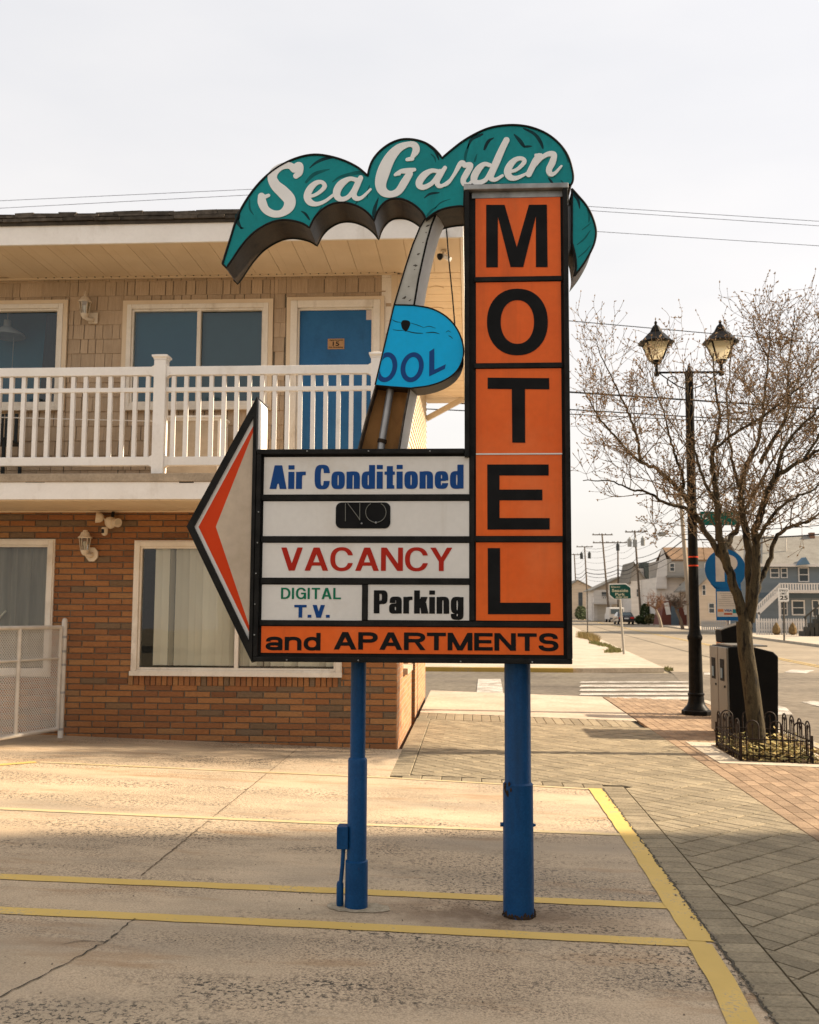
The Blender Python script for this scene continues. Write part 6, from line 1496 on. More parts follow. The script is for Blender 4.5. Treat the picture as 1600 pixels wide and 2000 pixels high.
# ------------------------------------------------------------------ utility poles
M_UP = mat('utility_pole_wood', (.16,.125,.09), (.105,.08,.06), scale=5, rough=.9, stretch=(4,4,.4))
M_UPL = mat('pale_utility_pole_wood', (.34,.28,.21), (.27,.22,.165), scale=5, rough=.9, stretch=(4,4,.4))
M_TRF = mat('transformer_grey', (.30,.30,.28), rough=.5); M_TRD = mat('transformer_dark', (.05,.055,.055), rough=.5)
UP = {}
def upole(k, top, bot, Y, label, arms, cans=(), mt=M_UP, light=None, r_=.16):
    b = oy(*bot, Y); b.z = -.2; t = oy(*top, Y); o = thing('utility_pole', label, 'utility pole', tuple(b), 'utility poles along the far street')
    part('pole', MB().tube([b, t], [r_, r_*.65], 10), mt, o, smooth=60); ends = []
    for (xa, xb, py) in arms:
        A_, B_ = oy(xa, py, Y-.15), oy(xb, py, Y-.15); part('crossarm', MB().bar(A_, B_, .12, .14), M_UP, o); ends.append((A_, B_))
        n = 4
        ins = MB()
        for i in range(n): c = A_+(B_-A_)*(.05+.9*i/(n-1)); ins.lathe([(.06,.07),(.07,.14),(.03,.22)], (c.x, c.y, c.z), 6)
        part('insulator', ins, M_TRD, o)
    for (px, py, m_) in cans:
        c = oy(px, py, Y-.45); h2 = .5; cn = part('transformer', MB().lathe([(.2,-h2),(.26,-h2+.04),(.26,h2-.06),(.14,h2+.02),(.05,h2+.22)], (c.x, c.y, c.z), 12), m_, o, smooth=40)
        part('hanger', MB().bar((c.x, c.y, c.z), (oy(px,py,Y).x*.35+t.x*.0+oy((top[0]+bot[0])/2, py, Y).x*.65, Y-.1, c.z), .06, .06), M_TRD, o)
    if light:
        p0 = oy(*light[0], Y); p1 = oy(*light[1], Y); part('lamp_arm', MB().tube([p0, (p0*.5+p1*.5)+Vector((0,0,.25)), p1], .045, 6), M_GALV, o, smooth=60)
        part('lamp_head', MB().tube([p1+Vector((.35,0,.05)), p1+Vector((.1,0,.03)), p1-Vector((.35,0,.02)), p1-Vector((.55,0,.0))], [.07,.2,.19,.05], 10), M_TRF, o, smooth=60)
    UP[k] = (b, t, ends, Y); return o
upole('p6', (1328,958), (1350,1231), 88, 'pale leaning utility pole with street light arm nearest the crossing', [(1304,1352,966)], [], M_UPL, ((1334,1052),(1296,1043)), .22)
upole('p5', (1240,1036), (1253,1218), 126, 'utility pole with three grey transformers beside the rounded shrub', [(1221,1262,1039)], [(1230,1060,M_TRF),(1240.5,1061,M_TRF),(1256,1058,M_TRF)])
upole('p4', (1207,1057), (1208,1214), 148, 'utility pole with a single lower crossarm behind the welcome sign', [(1186,1226,1060)], [(1207,1069,M_TRD)])
upole('p3', (1176,1042), (1191,1212), 141, 'utility pole with two stacked crossarms left of the welcome sign', [(1157,1197,1044.5),(1158,1199,1060)], [])
upole('p2', (1142,1067), (1150,1209), 168, 'utility pole with two dark transformers near the column', [(1126,1158,1068)], [(1136,1086,M_TRD),(1151.5,1085,M_TRD)])
upole('p1', (1122,1083), (1128,1207), 190, 'farthest utility pole right beside the sign column', [(1112,1137,1083)], [])
hp = oy(1012, 332, 29.4)
o = thing('utility_pole', 'utility pole standing behind the orange letter column', 'utility pole', (hp.x, 29.4, -.2), 'utility poles along the far street')
part('pole', MB().tube([(hp.x,29.4,-.2),(hp.x,29.4,hp.z)], [.13,.10], 10), M_UP, o, smooth=60)
part('crossarm', MB().box(hp.x-.9, hp.x+.9, 29.2, 29.3, hp.z-.5, hp.z-.38), M_UP, o)
def cable(name, A_, B_, r_, sag, label, group=None, n=24):
    A_, B_ = Vector(A_), Vector(B_); pts = [A_+(B_-A_)*(i/n)-Vector((0,0,sag*4*(i/n)*(1-i/n))) for i in range(n+1)]
    return single(name, MB().tube(pts, r_, 4, False), M_WIREB, label, 'power line', tuple(A_), group)
CY = 29.25
def at_px(px, py): return oy(px, py, CY)
for a, b, r_, lab in [((0,392),(480,370),.0075,'upper of two thin wires above the motel roof'),((0,406.5),(480,381),.0075,'lower of two thin wires above the motel roof')]:
    A_, B_ = at_px(*a), at_px(*b); d = (B_-A_)/(B_.x-A_.x); cable('power_line', A_+d*(-30-A_.x), A_+d*(hp.x-A_.x), r_, 0, lab)
for a, b, r_, lab in [((1165,404),(1600,432),.0075,'topmost of three thin wires right of the palm frond'),((1165,412),(1600,441),.0075,'second of three thin wires right of the palm frond'),((1165,452),(1600,480),.0075,'lowest of three thin wires right of the palm frond'),
    ((1117,627),(1600,670),.013,'single wire crossing the sky just above the lamp post lanterns'),((1117,766),(1600,798),.026,'thick cable crossing behind the street tree crown'),((1117,800),(1600,829),.018,'upper of two cables close together behind the tree'),((1117,809),(1600,833),.014,'lower of two cables close together behind the tree')]:
    A_, B_ = at_px(*a), at_px(*b); d = (B_-A_)/(B_.x-A_.x); cable('power_line', A_+d*(hp.x-A_.x), A_+d*(45-A_.x), r_, 0, lab)
for a, b, r_, lab in [((840,784),(905,788),.022,'upper cable in the gap between motel and letter column'),((840,799),(905,802),.016,'lower cable in the gap between motel and letter column')]:
    A_, B_ = at_px(*a), at_px(*b); d = (B_-A_)/(B_.x-A_.x); cable('power_line', A_+d*(-30-A_.x), A_+d*(hp.x-A_.x), r_, 0, lab)
order = ['p6','p5','p4','p2','p1']; gl = 'overhead lines strung between the far street poles'
names_ = {'p6':'the leaning pale pole','p5':'the three-transformer pole','p4':'the pole behind the welcome sign','p2':'the dark-transformer pole','p1':'the farthest pole'}
for u_, v_ in zip(order[:-1], order[1:]):
    (b1, t1, e1, y1), (b2, t2, e2, y2) = UP[u_], UP[v_]
    for fr_, r2, w_ in ((.98,.022,'top'),(.94,.02,'second'),(.86,.018,'third'),(.79,.018,'fourth'),(.70,.035,'middle'),(.645,.06,'thick low'),(.60,.035,'low'),(.55,.02,'lowest')):
        cable('power_line', b1+(t1-b1)*fr_, b2+(t2-b2)*fr_, r2, .5, f'{w_} wire from {names_[u_]} to {names_[v_]}', gl, 10)
(b1, t1, e1, y1) = UP['p6']
for fr_, r2, w_ in ((.98,.02,'top'),(.70,.03,'middle'),(.645,.05,'thick low')):
    cable('power_line', b1+(t1-b1)*fr_, Vector((34, 60, (b1+(t1-b1)*fr_).z+.2)), r2, .6, f'{w_} wire running right from the leaning pale pole', gl, 10)
# ------------------------------------------------------------------ far houses
M_WIN = mat('far_window_glass', (.045,.055,.06), (.07,.08,.085), scale=.6, rough=.15)
def hmat(n, c, c2=None): return mat('house_'+n, c, c2, scale=.8, rough=.75, fine=.03, stretch=(.3,.3,3))
M_HB = hmat('blue_grey', (.165,.19,.205)); M_HBD = hmat('slate_blue', (.09,.12,.145)); M_HW = hmat('white', (.62,.58,.53)); M_HT = hmat('tan', (.42,.35,.27)); M_HBG = hmat('beige', (.52,.43,.33)); M_HG = hmat('grey', (.30,.28,.25)); M_HR = hmat('dark_red', (.13,.045,.032))
M_RG = mat('grey_asphalt_shingles', (.235,.22,.19), (.19,.175,.15), scale=1.5, rough=.9, fine=.15); M_RB = mat('brown_asphalt_shingles', (.21,.13,.075), (.15,.095,.055), scale=1.0, rough=.9, fine=.2); M_RD = mat('dark_green_grey_shingles', (.07,.085,.08), (.055,.065,.06), scale=1.0, rough=.9, fine=.15)
def hr(px0, py0, px1, py1, Y): return rect(px0, py0, px1, py1, Y)
def hwall(o, r_, Y, D, mt, base=True):
    x0,x1,z0,z1 = hr(*r_, Y); z0 = -.2 if base else z0; return part('wall', MB().box(x0, x1, Y, Y+D, z0, z1), mt, o)
def hwin(o, r_, Y, trim=M_HW, name='window'):
    x0,x1,z0,z1 = hr(*r_, Y); t = max(.06, (x1-x0)*.10)
    w_ = part(name, MB().frame(x0, x1, z0, z1, t, Y-.08, Y+.02), trim, o); part('pane', MB().box(x0+t, x1-t, Y-.03, Y-.004, z0+t, z1-t), M_WIN, w_); part('meeting_rail', MB().box(x0+t, x1-t, Y-.06, Y-.031, (z0+z1)/2-.03, (z0+z1)/2+.03), trim, w_)
def gable_side(o, ridge, eave, Y, D, mt, ov=.4):
    # roof with its ridge along x: ridge px (x0,x1,y), eave py at the front
    xa, za = XZ(ridge[0], ridge[2], Y+D/2); xb, _ = XZ(ridge[1], ridge[2], Y+D/2); _, ze = XZ(ridge[0], eave, Y-ov); t = .18
    mb = MB()
    for s, y2 in ((-1, Y-ov), (1, Y+D+ov)):
        mb.add([(xa,Y+D/2,za),(xb,Y+D/2,za),(xb,y2,ze),(xa,y2,ze),(xa,Y+D/2,za+t),(xb,Y+D/2,za+t),(xb,y2,ze+t),(xa,y2,ze+t)], [(0,1,2,3),(7,6,5,4),(0,4,5,1),(1,5,6,2),(2,6,7,3),(3,7,4,0)])
    return part('roof', mb, mt, o), (xa, xb, za, ze)
def gable_front(o, L, Rr, apex, Y, D, mt, wallm, t=.16):
    # gable facing the viewer: eaves at px L, Rr, apex px
    (xa, za), (xb, zb), (xc, zc) = XZ(*L, Y), XZ(*Rr, Y), XZ(*apex, Y); part('gable', MB().prism([(xa,za),(xb,zb),(xc,zc)], Y+.01, Y+D-.01), wallm, o)
    mb = MB(); ov = .35
    for (x, z) in ((xa, za), (xb, zb)):
        dx, dz = (x-xc)*.12, (z-zc)*.12; mb.prism([(xc,zc+.02),(x+dx,z+dz+.02),(x+dx,z+dz+t),(xc,zc+t+.05)], Y-ov, Y+D)
    return part('roof', mb, mt, o)
def house(label, px, Y, cat='house'): return thing('house', label, cat, (oy(px, 1200, Y).x, Y, -.2), 'houses along the far street')
# blue-grey house
Y = 76; o = house('blue-grey house with big grey roof, white stair and balcony rails at the right edge', 1520, Y)
hwall(o, (1480,1100,1700,1245), Y, 9, M_HB); rf, (xa,xb,za,ze) = gable_side(o, (1418,1720,1051), 1106, Y, 9, M_RG, .5)
part('fascia', MB().box(xa, xb, Y-.56, Y-.51, ze-.02, ze+.2), M_HW, o)
x0,x1,z0,z1 = hr(1583,1040,1592,1052,Y+4); part('chimney', MB().box(x0,x1,Y+4,Y+4.5,z0-.3,z1), mat('chimney_brick', (.20,.11,.07), rough=.9), rf)
for r_ in ((1504,1109,1522,1129),(1525,1109,1538,1129),(1559,1108,1580,1137),(1619,1110,1640,1136),(1546,1172,1572,1202),(1524,1175,1538,1202),(1586,1172,1600,1204)): hwin(o, r_, Y)
part('lower_band', MB().box(*hr(1478,1158,1700,1168,Y)[:2], Y-.06, Y-.005, *hr(1478,1158,1700,1168,Y)[2:]), M_HBD, o)
bal = part('balcony', MB().box(*hr(1522,1154.5,1700,1158,Y-1.4)[:2], Y-1.4, Y, *hr(1522,1154.5,1700,1158,Y-1.4)[2:]), M_HW, o)
x0,x1,z0,z1 = hr(1522,1139,1700,1155,Y-1.4); part('balcony_rail', MB().box(x0,x1,Y-1.42,Y-1.36,z1-.08,z1).box(x0,x1,Y-1.42,Y-1.36,z0,z0+.1), M_HW, bal)
x = x0
bl_ = mesh_of(MB().box(-.05,.05,-.02,.02,0,z1-.0805-z0-.1005))
while x < x1: piece('balcony_picket', bl_, M_HW, bal, (x+.06, Y-1.39, z0+.1002)); x += .19
A_, B_ = oy(1480,1182,Y-1.4), oy(1524,1140,Y-1.4); C_, D_ = oy(1480,1198,Y-1.4), oy(1524,1156,Y-1.4)
st_ = part('stair', MB().bar(C_, D_, .12, .3), M_HW, o); part('stair_rail', MB().bar(A_, B_, .07, .09), M_HW, st_)
for i in range(12): t = i/11; part('stair_picket', MB().bar(C_+(D_-C_)*t+Vector((0,0,.1)), A_+(B_-A_)*t, .04, .09), M_HW, st_)
for t in (.05, .95): q_ = C_+(D_-C_)*t; part('stair_leg', MB().box(q_.x-.06,q_.x+.06,q_.y-.06,q_.y+.06,-.15,q_.z), M_HW, st_)
part('awning', MB().prism([XZ(1558,1104,Y-1),XZ(1583,1102,Y-1),XZ(1574,1088,Y-1)], Y-1, Y-.05), mat('blue_awning', (.10,.17,.24), rough=.7), o)
# dark stair at the right edge
Yd = 66; o = thing('porch_stair', 'dark wooden porch steps at the right edge before the blue-grey house', 'stairs', (oy(1590,1235,Yd).x, Yd, -.12))
M_DW = mat('dark_stained_wood', (.06,.055,.045), rough=.8)
for i in range(6):
    a = oy(1572+i*9, 1233-i*8, Yd); part('step', MB().box(a.x, a.x+.36, Yd, Yd+1.2, -.12, a.z), M_DW, o)
part('handrail', MB().bar(oy(1571,1207,Yd), oy(1632,1155,Yd), .06, .1), M_DW, o)
for i in range(7): a = oy(1574+i*9, 1232-i*8, Yd); part('rail_post', MB().box(a.x,a.x+.06,Yd-.03,Yd+.03,-.12,oy(1574+i*9,1206-i*7.4,Yd).z), M_DW, o)
# picket fences
def picket(label, xa, xb, yt, yb, Y):
    A_ = oy(xa,yb,Y); B_ = oy(xb,yb,Y); zt = oy(xa,yt,Y).z; o = thing('picket_fence', label, 'fence', (A_.x, Y, -.12), 'white picket fences across the street')
    part('rail', MB().box(A_.x,B_.x,Y+.02,Y+.06,.15,.24).box(A_.x,B_.x,Y+.02,Y+.06,zt-.3,zt-.21), M_HW, o)
    me = mesh_of(MB().prism([(-.055,0),(.055,0),(.055,zt+.12-.1),(0,zt+.12),(-.055,zt+.02)], -.012, .012)); x = A_.x
    while x < B_.x: piece('picket', me, M_HW, o, (x, Y, -.12)); x += .165
picket('white picket fence in front of the blue-grey house', 1479, 1576, 1207, 1238, 70); picket('white picket fence behind the lamp post', 1372, 1436, 1211, 1234, 84)
for px, lab in ((1517,'left'),(1549,'right')):
    c = og(px, 1234, -.12); c.y = 69.4
    m_ = MB().lathe([(.12,0),(.28,.15),(.26,.45),(.1,.75),(.02,.85)], (oy(px,1234,69.4).x, 69.4, -.12), 9); single('dry_shrub', m_, mat('dry_shrub_brown', (.20,.13,.055), (.12,.08,.035), scale=9, rough=.95, bump=1), f'small brown clipped shrub at the white fence, {lab} one of the pair', 'shrub', (oy(px,1234,69.4).x, 69.4, -.12), 'brown shrubs at the white fence')
# beige house behind the parking sign
Y = 104; o = house('beige house with pale gable behind the parking sign', 1395, Y)
hwall(o, (1366,1150,1432,1218), Y, 10, M_HBG); gable_front(o, (1360,1150), (1434,1150), (1404,1108), Y, 10, M_RG, M_HBG); hwin(o, (1371,1142,1379,1163), Y); hwin(o, (1384,1178,1396,1198), Y); hwin(o, (1410,1178,1422,1198), Y)
# white gable house with brown roof
Y = 116; o = house('white house with brown roof and steep white gable left of the lamp post', 1320, Y)
hwall(o, (1283,1128,1400,1216), Y, 12, M_HW); rf, _ = gable_side(o, (1294,1412,1072), 1096, Y+1.0, 10, M_RB, .5)
part('upper_wall', MB().box(*hr(1299,1092,1398,1128,Y+.6)[:2], Y+.6, Y+11, *hr(1299,1092,1398,1129,Y+.6)[2:]), M_HG, o)
P = [XZ(1281,1150,Y-.5), XZ(1303,1150,Y-.5), XZ(1303,1095,Y-.5), XZ(1294.5,1070,Y-.5), XZ(1286,1108,Y-.5)]
part('gable', MB().prism(P, Y-.5, Y-.02), M_HW, o); hwin(o, (1326,1140,1334,1158), Y); hwin(o, (1376,1100,1388,1116), Y+.6); hwin(o, (1308,1100,1318,1116), Y+.6)
part('porch_roof', MB().box(*hr(1304,1124,1400,1128,Y-1.2)[:2], Y-1.2, Y-.03, *hr(1304,1124,1400,1128,Y-1.2)[2:]), M_RG, o)
part('lower_front', MB().box(*hr(1338,1132,1400,1215,Y-.8)[:2], Y-.8, Y-.02, -.2, hr(1338,1132,1400,1215,Y-.8)[3]), M_HBG, o)
# dark red entry
Y = 110; o = house('low dark red entry with slanting white panels behind the bare street trees', 1320, Y, 'porch')
P = [XZ(1289,1214,Y),XZ(1352,1214,Y),XZ(1352,1190,Y),XZ(1347,1174,Y),XZ(1298,1174,Y)]; P[0] = (P[0][0],-.2); P[1] = (P[1][0],-.2)
part('wall', MB().prism(P, Y, Y+4), M_HR, o)
for a in (1297, 1333): part('white_panel', MB().prism([XZ(a,1178,Y-.1),XZ(a+9,1176,Y-.1),XZ(a+14,1200,Y-.1),XZ(a+5,1201,Y-.1)], Y-.1, Y-.02), M_HW, o)
part('door', MB().box(*hr(1311,1182,1326,1213,Y-.06)[:2], Y-.06, Y-.005, -.18, hr(1311,1182,1326,1213,Y-.06)[3]), M_HBD, o)
# tall tan house with dark gambrel
Y = 140; o = house('tall pale house with dark slate roof panel behind the transformer pole', 1265, Y)
hwall(o, (1233,1135,1300,1214), Y, 10, M_HW); part('side_wall', MB().box(*hr(1264,1140,1292,1214,Y-.6)[:2], Y-.6, Y-.02, -.2, hr(1264,1140,1292,1190,Y-.6)[3]), M_HT, o)
gable_front(o, (1230,1136), (1262,1136), (1238,1100), Y, 10, M_RG, M_HG)
part('roof', MB().prism([XZ(1257,1099,Y-.3),XZ(1288,1099,Y-.3),XZ(1284,1136,Y-.3),XZ(1272,1134,Y-.3),XZ(1261,1128,Y-.3)], Y-.3, Y+10), M_RD, o)
part('ridge_wall', MB().box(*hr(1246,1110,1262,1137,Y)[:2], Y+.3, Y+9, *hr(1246,1110,1262,1137,Y)[2:]), M_HW, o)
hwin(o, (1243,1150,1251,1166), Y); hwin(o, (1268,1150,1275,1170), Y-.6, M_HBG)
# white house with garage
Y = 152; o = house('white house with garage and upstairs deck behind the parked van', 1195, Y)
hwall(o, (1160,1152,1248,1213), Y, 10, M_HW); gable_front(o, (1160,1152), (1246,1152), (1212,1128), Y, 10, M_RG, M_HT)
part('garage_door', MB().box(*hr(1167,1182,1192,1212,Y-.05)[:2], Y-.05, Y-.005, -.18, hr(1167,1182,1192,1212,Y-.05)[3]), mat('garage_cream', (.52,.48,.42), (.46,.42,.36), scale=1.5, rough=.6, stretch=(.2,.2,3)), o)
part('garage_door', MB().box(*hr(1210,1184,1236,1212,Y-.05)[:2], Y-.05, Y-.005, -.18, hr(1210,1184,1236,1212,Y-.05)[3]), MATS['garage_cream'], o)
dk = part('deck', MB().box(*hr(1156,1177,1230,1180,Y-1.5)[:2], Y-1.5, Y-.01, *hr(1156,1177,1230,1180,Y-1.5)[2:]), M_HW, o)
x0,x1,z0,z1 = hr(1156,1165,1230,1177,Y-1.5); part('deck_rail', MB().box(x0,x1,Y-1.5,Y-1.42,z1-.12,z1), M_HW, dk); me = mesh_of(MB().box(-.06,.06,-.03,.03,0,z1-.121-z0)); x = x0
while x < x1: piece('deck_picket', me, M_HW, dk, (x+.06, Y-1.46, z0)); x += .3
for x in (x0+.1, (x0+x1)/2, x1-.1): part('deck_post', MB().box(x-.1,x+.1,Y-1.5,Y-1.3,-.2,z0-.21), M_HW, dk)
hwin(o, (1174,1155,1186,1170), Y); hwin(o, (1222,1150,1232,1164), Y)
# farthest tan house
Y = 182; o = house('farthest tan house with dark window bay beside the sign column', 1140, Y)
hwall(o, (1108,1152,1162,1210), Y, 12, M_HBG); gable_front(o, (1104,1152), (1164,1152), (1128,1134), Y, 12, M_RG, M_HBG); hwin(o, (1130,1157,1138,1185), Y, M_HBD); hwin(o, (1148,1155,1158,1172), Y)
Y = 230; o = house('distant grey house closing the end of the street', 1118, Y); hwall(o, (1060,1160,1135,1205), Y, 12, M_HG); gable_front(o, (1056,1160), (1138,1160), (1098,1140), Y, 12, M_RG, M_HG)
# ------------------------------------------------------------------ shrubs, far trees, grass
def blob(name, label, px, py, Y, w_, h_, mt, seed, cat='shrub', n=900, lean=0):
    c = oy(px, py, Y); c.z = -.14; q = random.Random(seed); mb = MB()
    for _ in range(n):
        a, b = q.random()*6.283, q.random()**.5; zz = q.random(); rr = math.sin(math.pi*min(1,.12+zz*.8))**.7*(.6+.4*q.random())
        p = Vector((c.x+w_/2*rr*math.cos(a)+lean*zz, c.y+w_/2*rr*math.sin(a), c.z+zz*h_)); s = q.uniform(.08,.2)
        u_ = Vector((q.gauss(0,1),q.gauss(0,1),q.gauss(0,1))).normalized(); v_ = u_.orthogonal().normalized(); mb.add([p-u_*s,p-v_*s*.6,p+u_*s,p+v_*s*.6], [(0,1,2,3)])
    t = thing(name, label, cat, tuple(c)); part('foliage', mb, mt, t); part('stem', MB().tube([c, c+Vector((lean*.5,0,h_*.6))], [.08,.03], 6), M_UP, t)
M_HED = mat('dark_evergreen', (.035,.05,.018), (.06,.075,.03), scale=3, rough=.8, rv=.2, island=True); M_HED2 = mat('olive_hedge', (.12,.10,.035), (.07,.065,.025), scale=3, rough=.8, rv=.2, island=True)
blob('evergreen_shrub', 'tall rounded dark evergreen shrub beside the transformer pole', 1262, 1215, 121, 1.25*1.0+.2, 2.35, M_HED, 1)
blob('hedge', 'low olive hedge behind the parked black car', 1279, 1214, 118, 2.3, 1.15, M_HED2, 2, 'hedge'); blob('hedge', 'low dark hedge left of the evergreen shrub', 1251, 1213, 123, 1.4, .95, M_HED, 3, 'hedge', 500)
blob('evergreen_shrub', 'dark shrub right beside the sign column far down the street', 1135, 1207, 172, 2.2, 2.2, M_HED, 5); blob('hedge', 'dark clipped hedge before the farthest tan house', 1145, 1206, 168, 3.6, 1.3, M_HED, 6, 'hedge')
def far_tree(px, py, Y, hpx, wpx, lean, seed, label, trm, twm):
    b = oy(px, py, Y); b.z = -.14; H = hpx*Y/F; W = wpx*Y/F; q = random.Random(seed); t = thing('bare_tree', label, 'tree', tuple(b), 'small bare trees along the far kerb')
    fork = b+Vector((lean, 0, H*.42)); part('trunk', MB().tube([b, b+Vector((lean*.3,0,H*.2)), fork], [.16,.13,.11], 8), trm, t, smooth=60); tw_ = MB()
    def gr(p, d, r_, L, lev):
        pts = [p]
        for k in range(4): d = (d+Vector((q.gauss(0,.25),q.gauss(0,.25),q.gauss(.04,.15)))).normalized(); p = p+d*L/4; pts.append(p)
        tw_.tube(pts, [r_*(1-.6*i/4) for i in range(5)], 4, False)
        if lev < 4:
            for _ in range(4): j = q.randrange(1,5); gr(pts[j], (d*.6+Vector((q.gauss(0,.6),q.gauss(0,.6),q.gauss(.1,.4)))).normalized(), max(.012,r_*.55), L*q.uniform(.55,.8), lev+1)
    for k in range(6): a = k*1.05+q.random(); gr(fork, Vector((math.cos(a)*.9*W/H*1.3, math.sin(a)*.9, q.uniform(.45,1.0))).normalized(), .07, H*.24, 1)
    part('crown', tw_, twm, t)
M_TWR = mat('reddish_twig', (.20,.11,.065), rough=.9); M_TWG = mat('grey_twig', (.11,.08,.06), rough=.9)
far_tree(1292, 1223, 97, 82, 48, -.5, 4, 'small leaning bare tree with reddish twigs by the far kerb', M_UPL, M_TWR); far_tree(1334, 1231, 88, 88, 62, -.55, 9, 'bare grey tree with dark crooked trunk left of the pale pole', M_UP, M_TWG)
def tuft(label, pxs, n, seed, mt, h):
    q = random.Random(seed); mb = MB()
    for _ in range(n):
        a = q.random()*(len(pxs)-1); i = int(a); f_ = a-i; px = pxs[i][0]+(pxs[i+1][0]-pxs[i][0])*f_; py = pxs[i][1]+(pxs[i+1][1]-pxs[i][1])*f_
        b = og(px+q.gauss(0,3), py+q.gauss(0,.8), -.13); hh = h*q.uniform(.4,1); l_ = Vector((q.gauss(0,.35),q.gauss(0,.35),1))*hh; s = Vector((1,.2,0))*.025; mb.add([b-s, b+s, b+l_], [(0,1,2)])
    o = link('dry_grass', mesh_of(mb), mt); tag(o, label, 'grass', None, 'stuff')
M_GD = mat('dry_grass_blades', (.34,.24,.10), (.20,.16,.06), scale=2, rough=.9, rv=.3, island=True); M_GG = mat('dull_green_grass', (.15,.15,.045), (.22,.19,.08), scale=2, rough=.9, rv=.3, island=True)
tuft('dry tan grass tuft round the thin post at the far corner', [(1131,1244),(1150,1247),(1165,1254)], 900, 1, M_GD, .42); tuft('dull green grass fringe along the far kerb', [(1156,1256),(1170,1259),(1185,1262),(1210,1273),(1185,1274)], 800, 2, M_GG, .16); tuft('small weeds at the far corner ramp', [(1300,1306),(1312,1311)], 70, 3, M_GG, .1)
# ------------------------------------------------------------------ vehicles
def wheel(t, x, y, r_, side):
    w_ = part('wheel', MB().tube([(x-.1,y,r_-.235),(x+.1,y,r_-.235)], r_, 16), mat('tyre', (.015,.015,.015), rough=.8), t, smooth=40); part('rim', MB().tube([(x-.105,y,r_-.235),(x+.105,y,r_-.235)], r_*.6, 12), M_GALV, w_)
cb_ = oy(1220, 1219, 120); cxm, cyl = cb_.x, 118.4
car = thing('parked_car', 'black car parked by the far kerb with red tail light', 'car', (cxm, cyl+2.2, ZR))
M_CAR = mat('black_car_paint', (.012,.010,.011), rough=.2, coat=.6); M_CGL = mat('car_glass', (.10,.13,.14), rough=.08)
hw = .95
body = [(0,.35),(0,.75),(.15,.95),(.75,1.02),(1.35,1.45),(2.6,1.47),(3.5,1.0),(4.4,.85),(4.6,.6),(4.6,.35)]   # (length, height)
mb = MB(); n = len(body)
for s in (-1, 1):
    for l_, h_ in body: tp_ = .82 if h_ > 1.1 else 1; mb.v.append((cxm+s*hw*tp_, cyl+l_, ZR+h_))
mb.f += [tuple(range(n)), tuple(range(2*n-1,n-1,-1))]+[((i+1)%n, i, n+i, n+(i+1)%n) for i in range(n)]
part('body', mb, M_CAR, car, bevel=.04)
part('rear_window', MB().add([(cxm-.72,cyl+.79,ZR+1.07),(cxm+.72,cyl+.79,ZR+1.07),(cxm+.62,cyl+1.28,ZR+1.42),(cxm-.62,cyl+1.28,ZR+1.42)], [(0,1,2,3)]), M_CGL, car)
for s in (-1, 1): part('tail_light', MB().box(cxm+s*.66-.2,cxm+s*.66+.2,cyl-.02,cyl+.1,ZR+.68,ZR+.9), mat('tail_red', (.5,.03,.02), rough=.25), car)
part('bumper', MB().box(cxm-.93,cxm+.93,cyl-.08,cyl+.02,ZR+.36,ZR+.58), M_CAR, car, bevel=.03); part('licence_plate', MB().box(cxm-.26,cxm+.26,cyl-.05,cyl-.021,ZR+.66,ZR+.80), M_SWL, car)
for dy in (.8, 3.6):
    for s in (-1, 1): wheel(car, cxm+s*.84, cyl+dy, .32, s)
vb_ = oy(1203, 1213, 139); vx, vy = vb_.x, 138
van = thing('parked_van', 'white van parked beyond the black car', 'van', (vx, vy+2, ZR)); M_VAN = mat('white_van_paint', (.55,.52,.48), rough=.35)
mb = MB(); bdy = [(0,.4),(0,1.9),(.2,2.05),(3.4,2.05),(4.0,1.3),(4.9,1.1),(5.0,.4)]; n = len(bdy)
for s in (-1, 1):
    for l_, h_ in bdy: mb.v.append((vx+s*.98, vy+l_, ZR+h_))
mb.f += [tuple(range(n)), tuple(range(2*n-1,n-1,-1))]+[((i+1)%n, i, n+i, n+(i+1)%n) for i in range(n)]
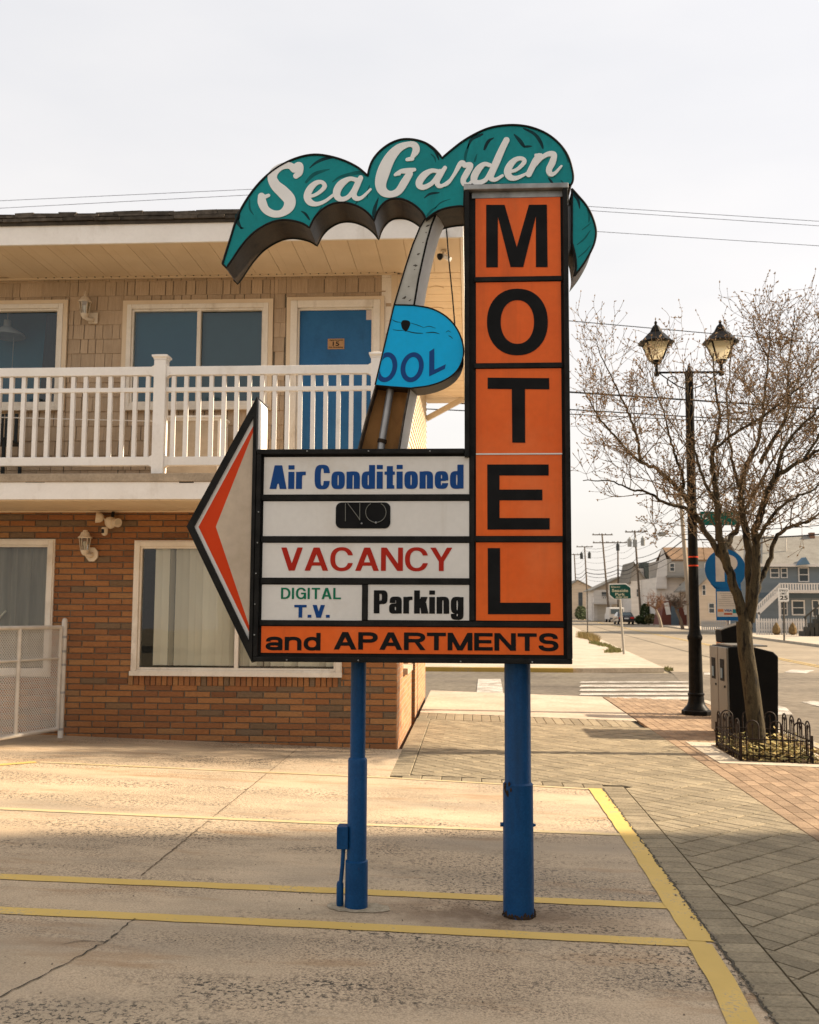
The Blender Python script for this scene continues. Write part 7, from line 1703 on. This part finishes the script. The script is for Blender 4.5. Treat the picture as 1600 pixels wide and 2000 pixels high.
part('body', mb, M_VAN, van, bevel=.05); part('rear_window', MB().box(vx-.8,vx+.8,vy-.03,vy-.005,ZR+1.15,ZR+1.8), M_CGL, van); part('bumper', MB().box(vx-.95,vx+.95,vy-.12,vy-.001,ZR+.4,ZR+.62), M_TRD, van)
for dy in (.9, 4.1):
    for s in (-1, 1): wheel(van, vx+s*.86, vy+dy, .36, s)
# ------------------------------------------------------------------ the block across the street that shades the lot
blk = thing('apartment_block', 'tan four-storey block across the street whose shade falls on the lot', 'building', (24, -4, -.2))
HB = 12.7
part('wall', MB().box(17.5, 32, -18, 10.85, -.2, HB), M_HT, blk); part('parapet', MB().box(17.3, 17.49, -18, 10.75, HB-.5, HB+.12), M_HW, blk)
for r_ in range(4):
    for c_ in range(9):
        y0 = -17+c_*2.9; w_ = part('window', MB().box(17.44, 17.499, y0, y0+1.3, .9+r_*3, 2.3+r_*3), M_WIN, blk)

# ------------------------------------------------------------------ the motel's other wing, behind the viewer (seen only mirrored in glass and sign faces)
wing = thing('motel_wing', 'other wing of the motel behind the viewer with white balcony railing', 'building', (-3, -17, 0))
part('wall', MB().box(-10, 4.2, -22, -17, -.3, 5.6), M_HT, wing); part('walkway', MB().box(-10, 4.2, -16.999, -15.9, 2.65, 2.95), M_WHITE, wing); part('roof', MB().box(-10.3, 4.6, -22.2, -15.6, 5.601, 5.95), M_WHITE, wing)
wr = part('railing', MB().box(-10, 4.2, -15.98, -15.91, 3.95, 4.03).box(-10, 4.2, -15.98, -15.91, 3.05, 3.13), M_WHITE, wing)
me_ = mesh_of(MB().box(-.02,.02,-.02,.02,3.131,3.949))
for i in range(110): piece('baluster', me_, M_WHITE, wr, (-9.95+i*.128, -15.945, 0))
for i in range(8): part('railing_post', MB().box(-9.9+i*2-.06, -9.9+i*2+.06, -16.0, -15.89, 2.951, 4.15), M_WHITE, wr)
for i in range(5):
    x = -9+i*2.7; w_ = part('window', MB().box(x, x+1.5, -16.998, -16.96, 3.7, 4.9), M_WIN, wing); w_ = part('window', MB().box(x, x+1.5, -16.998, -16.96, .9, 2.2), M_WIN, wing)
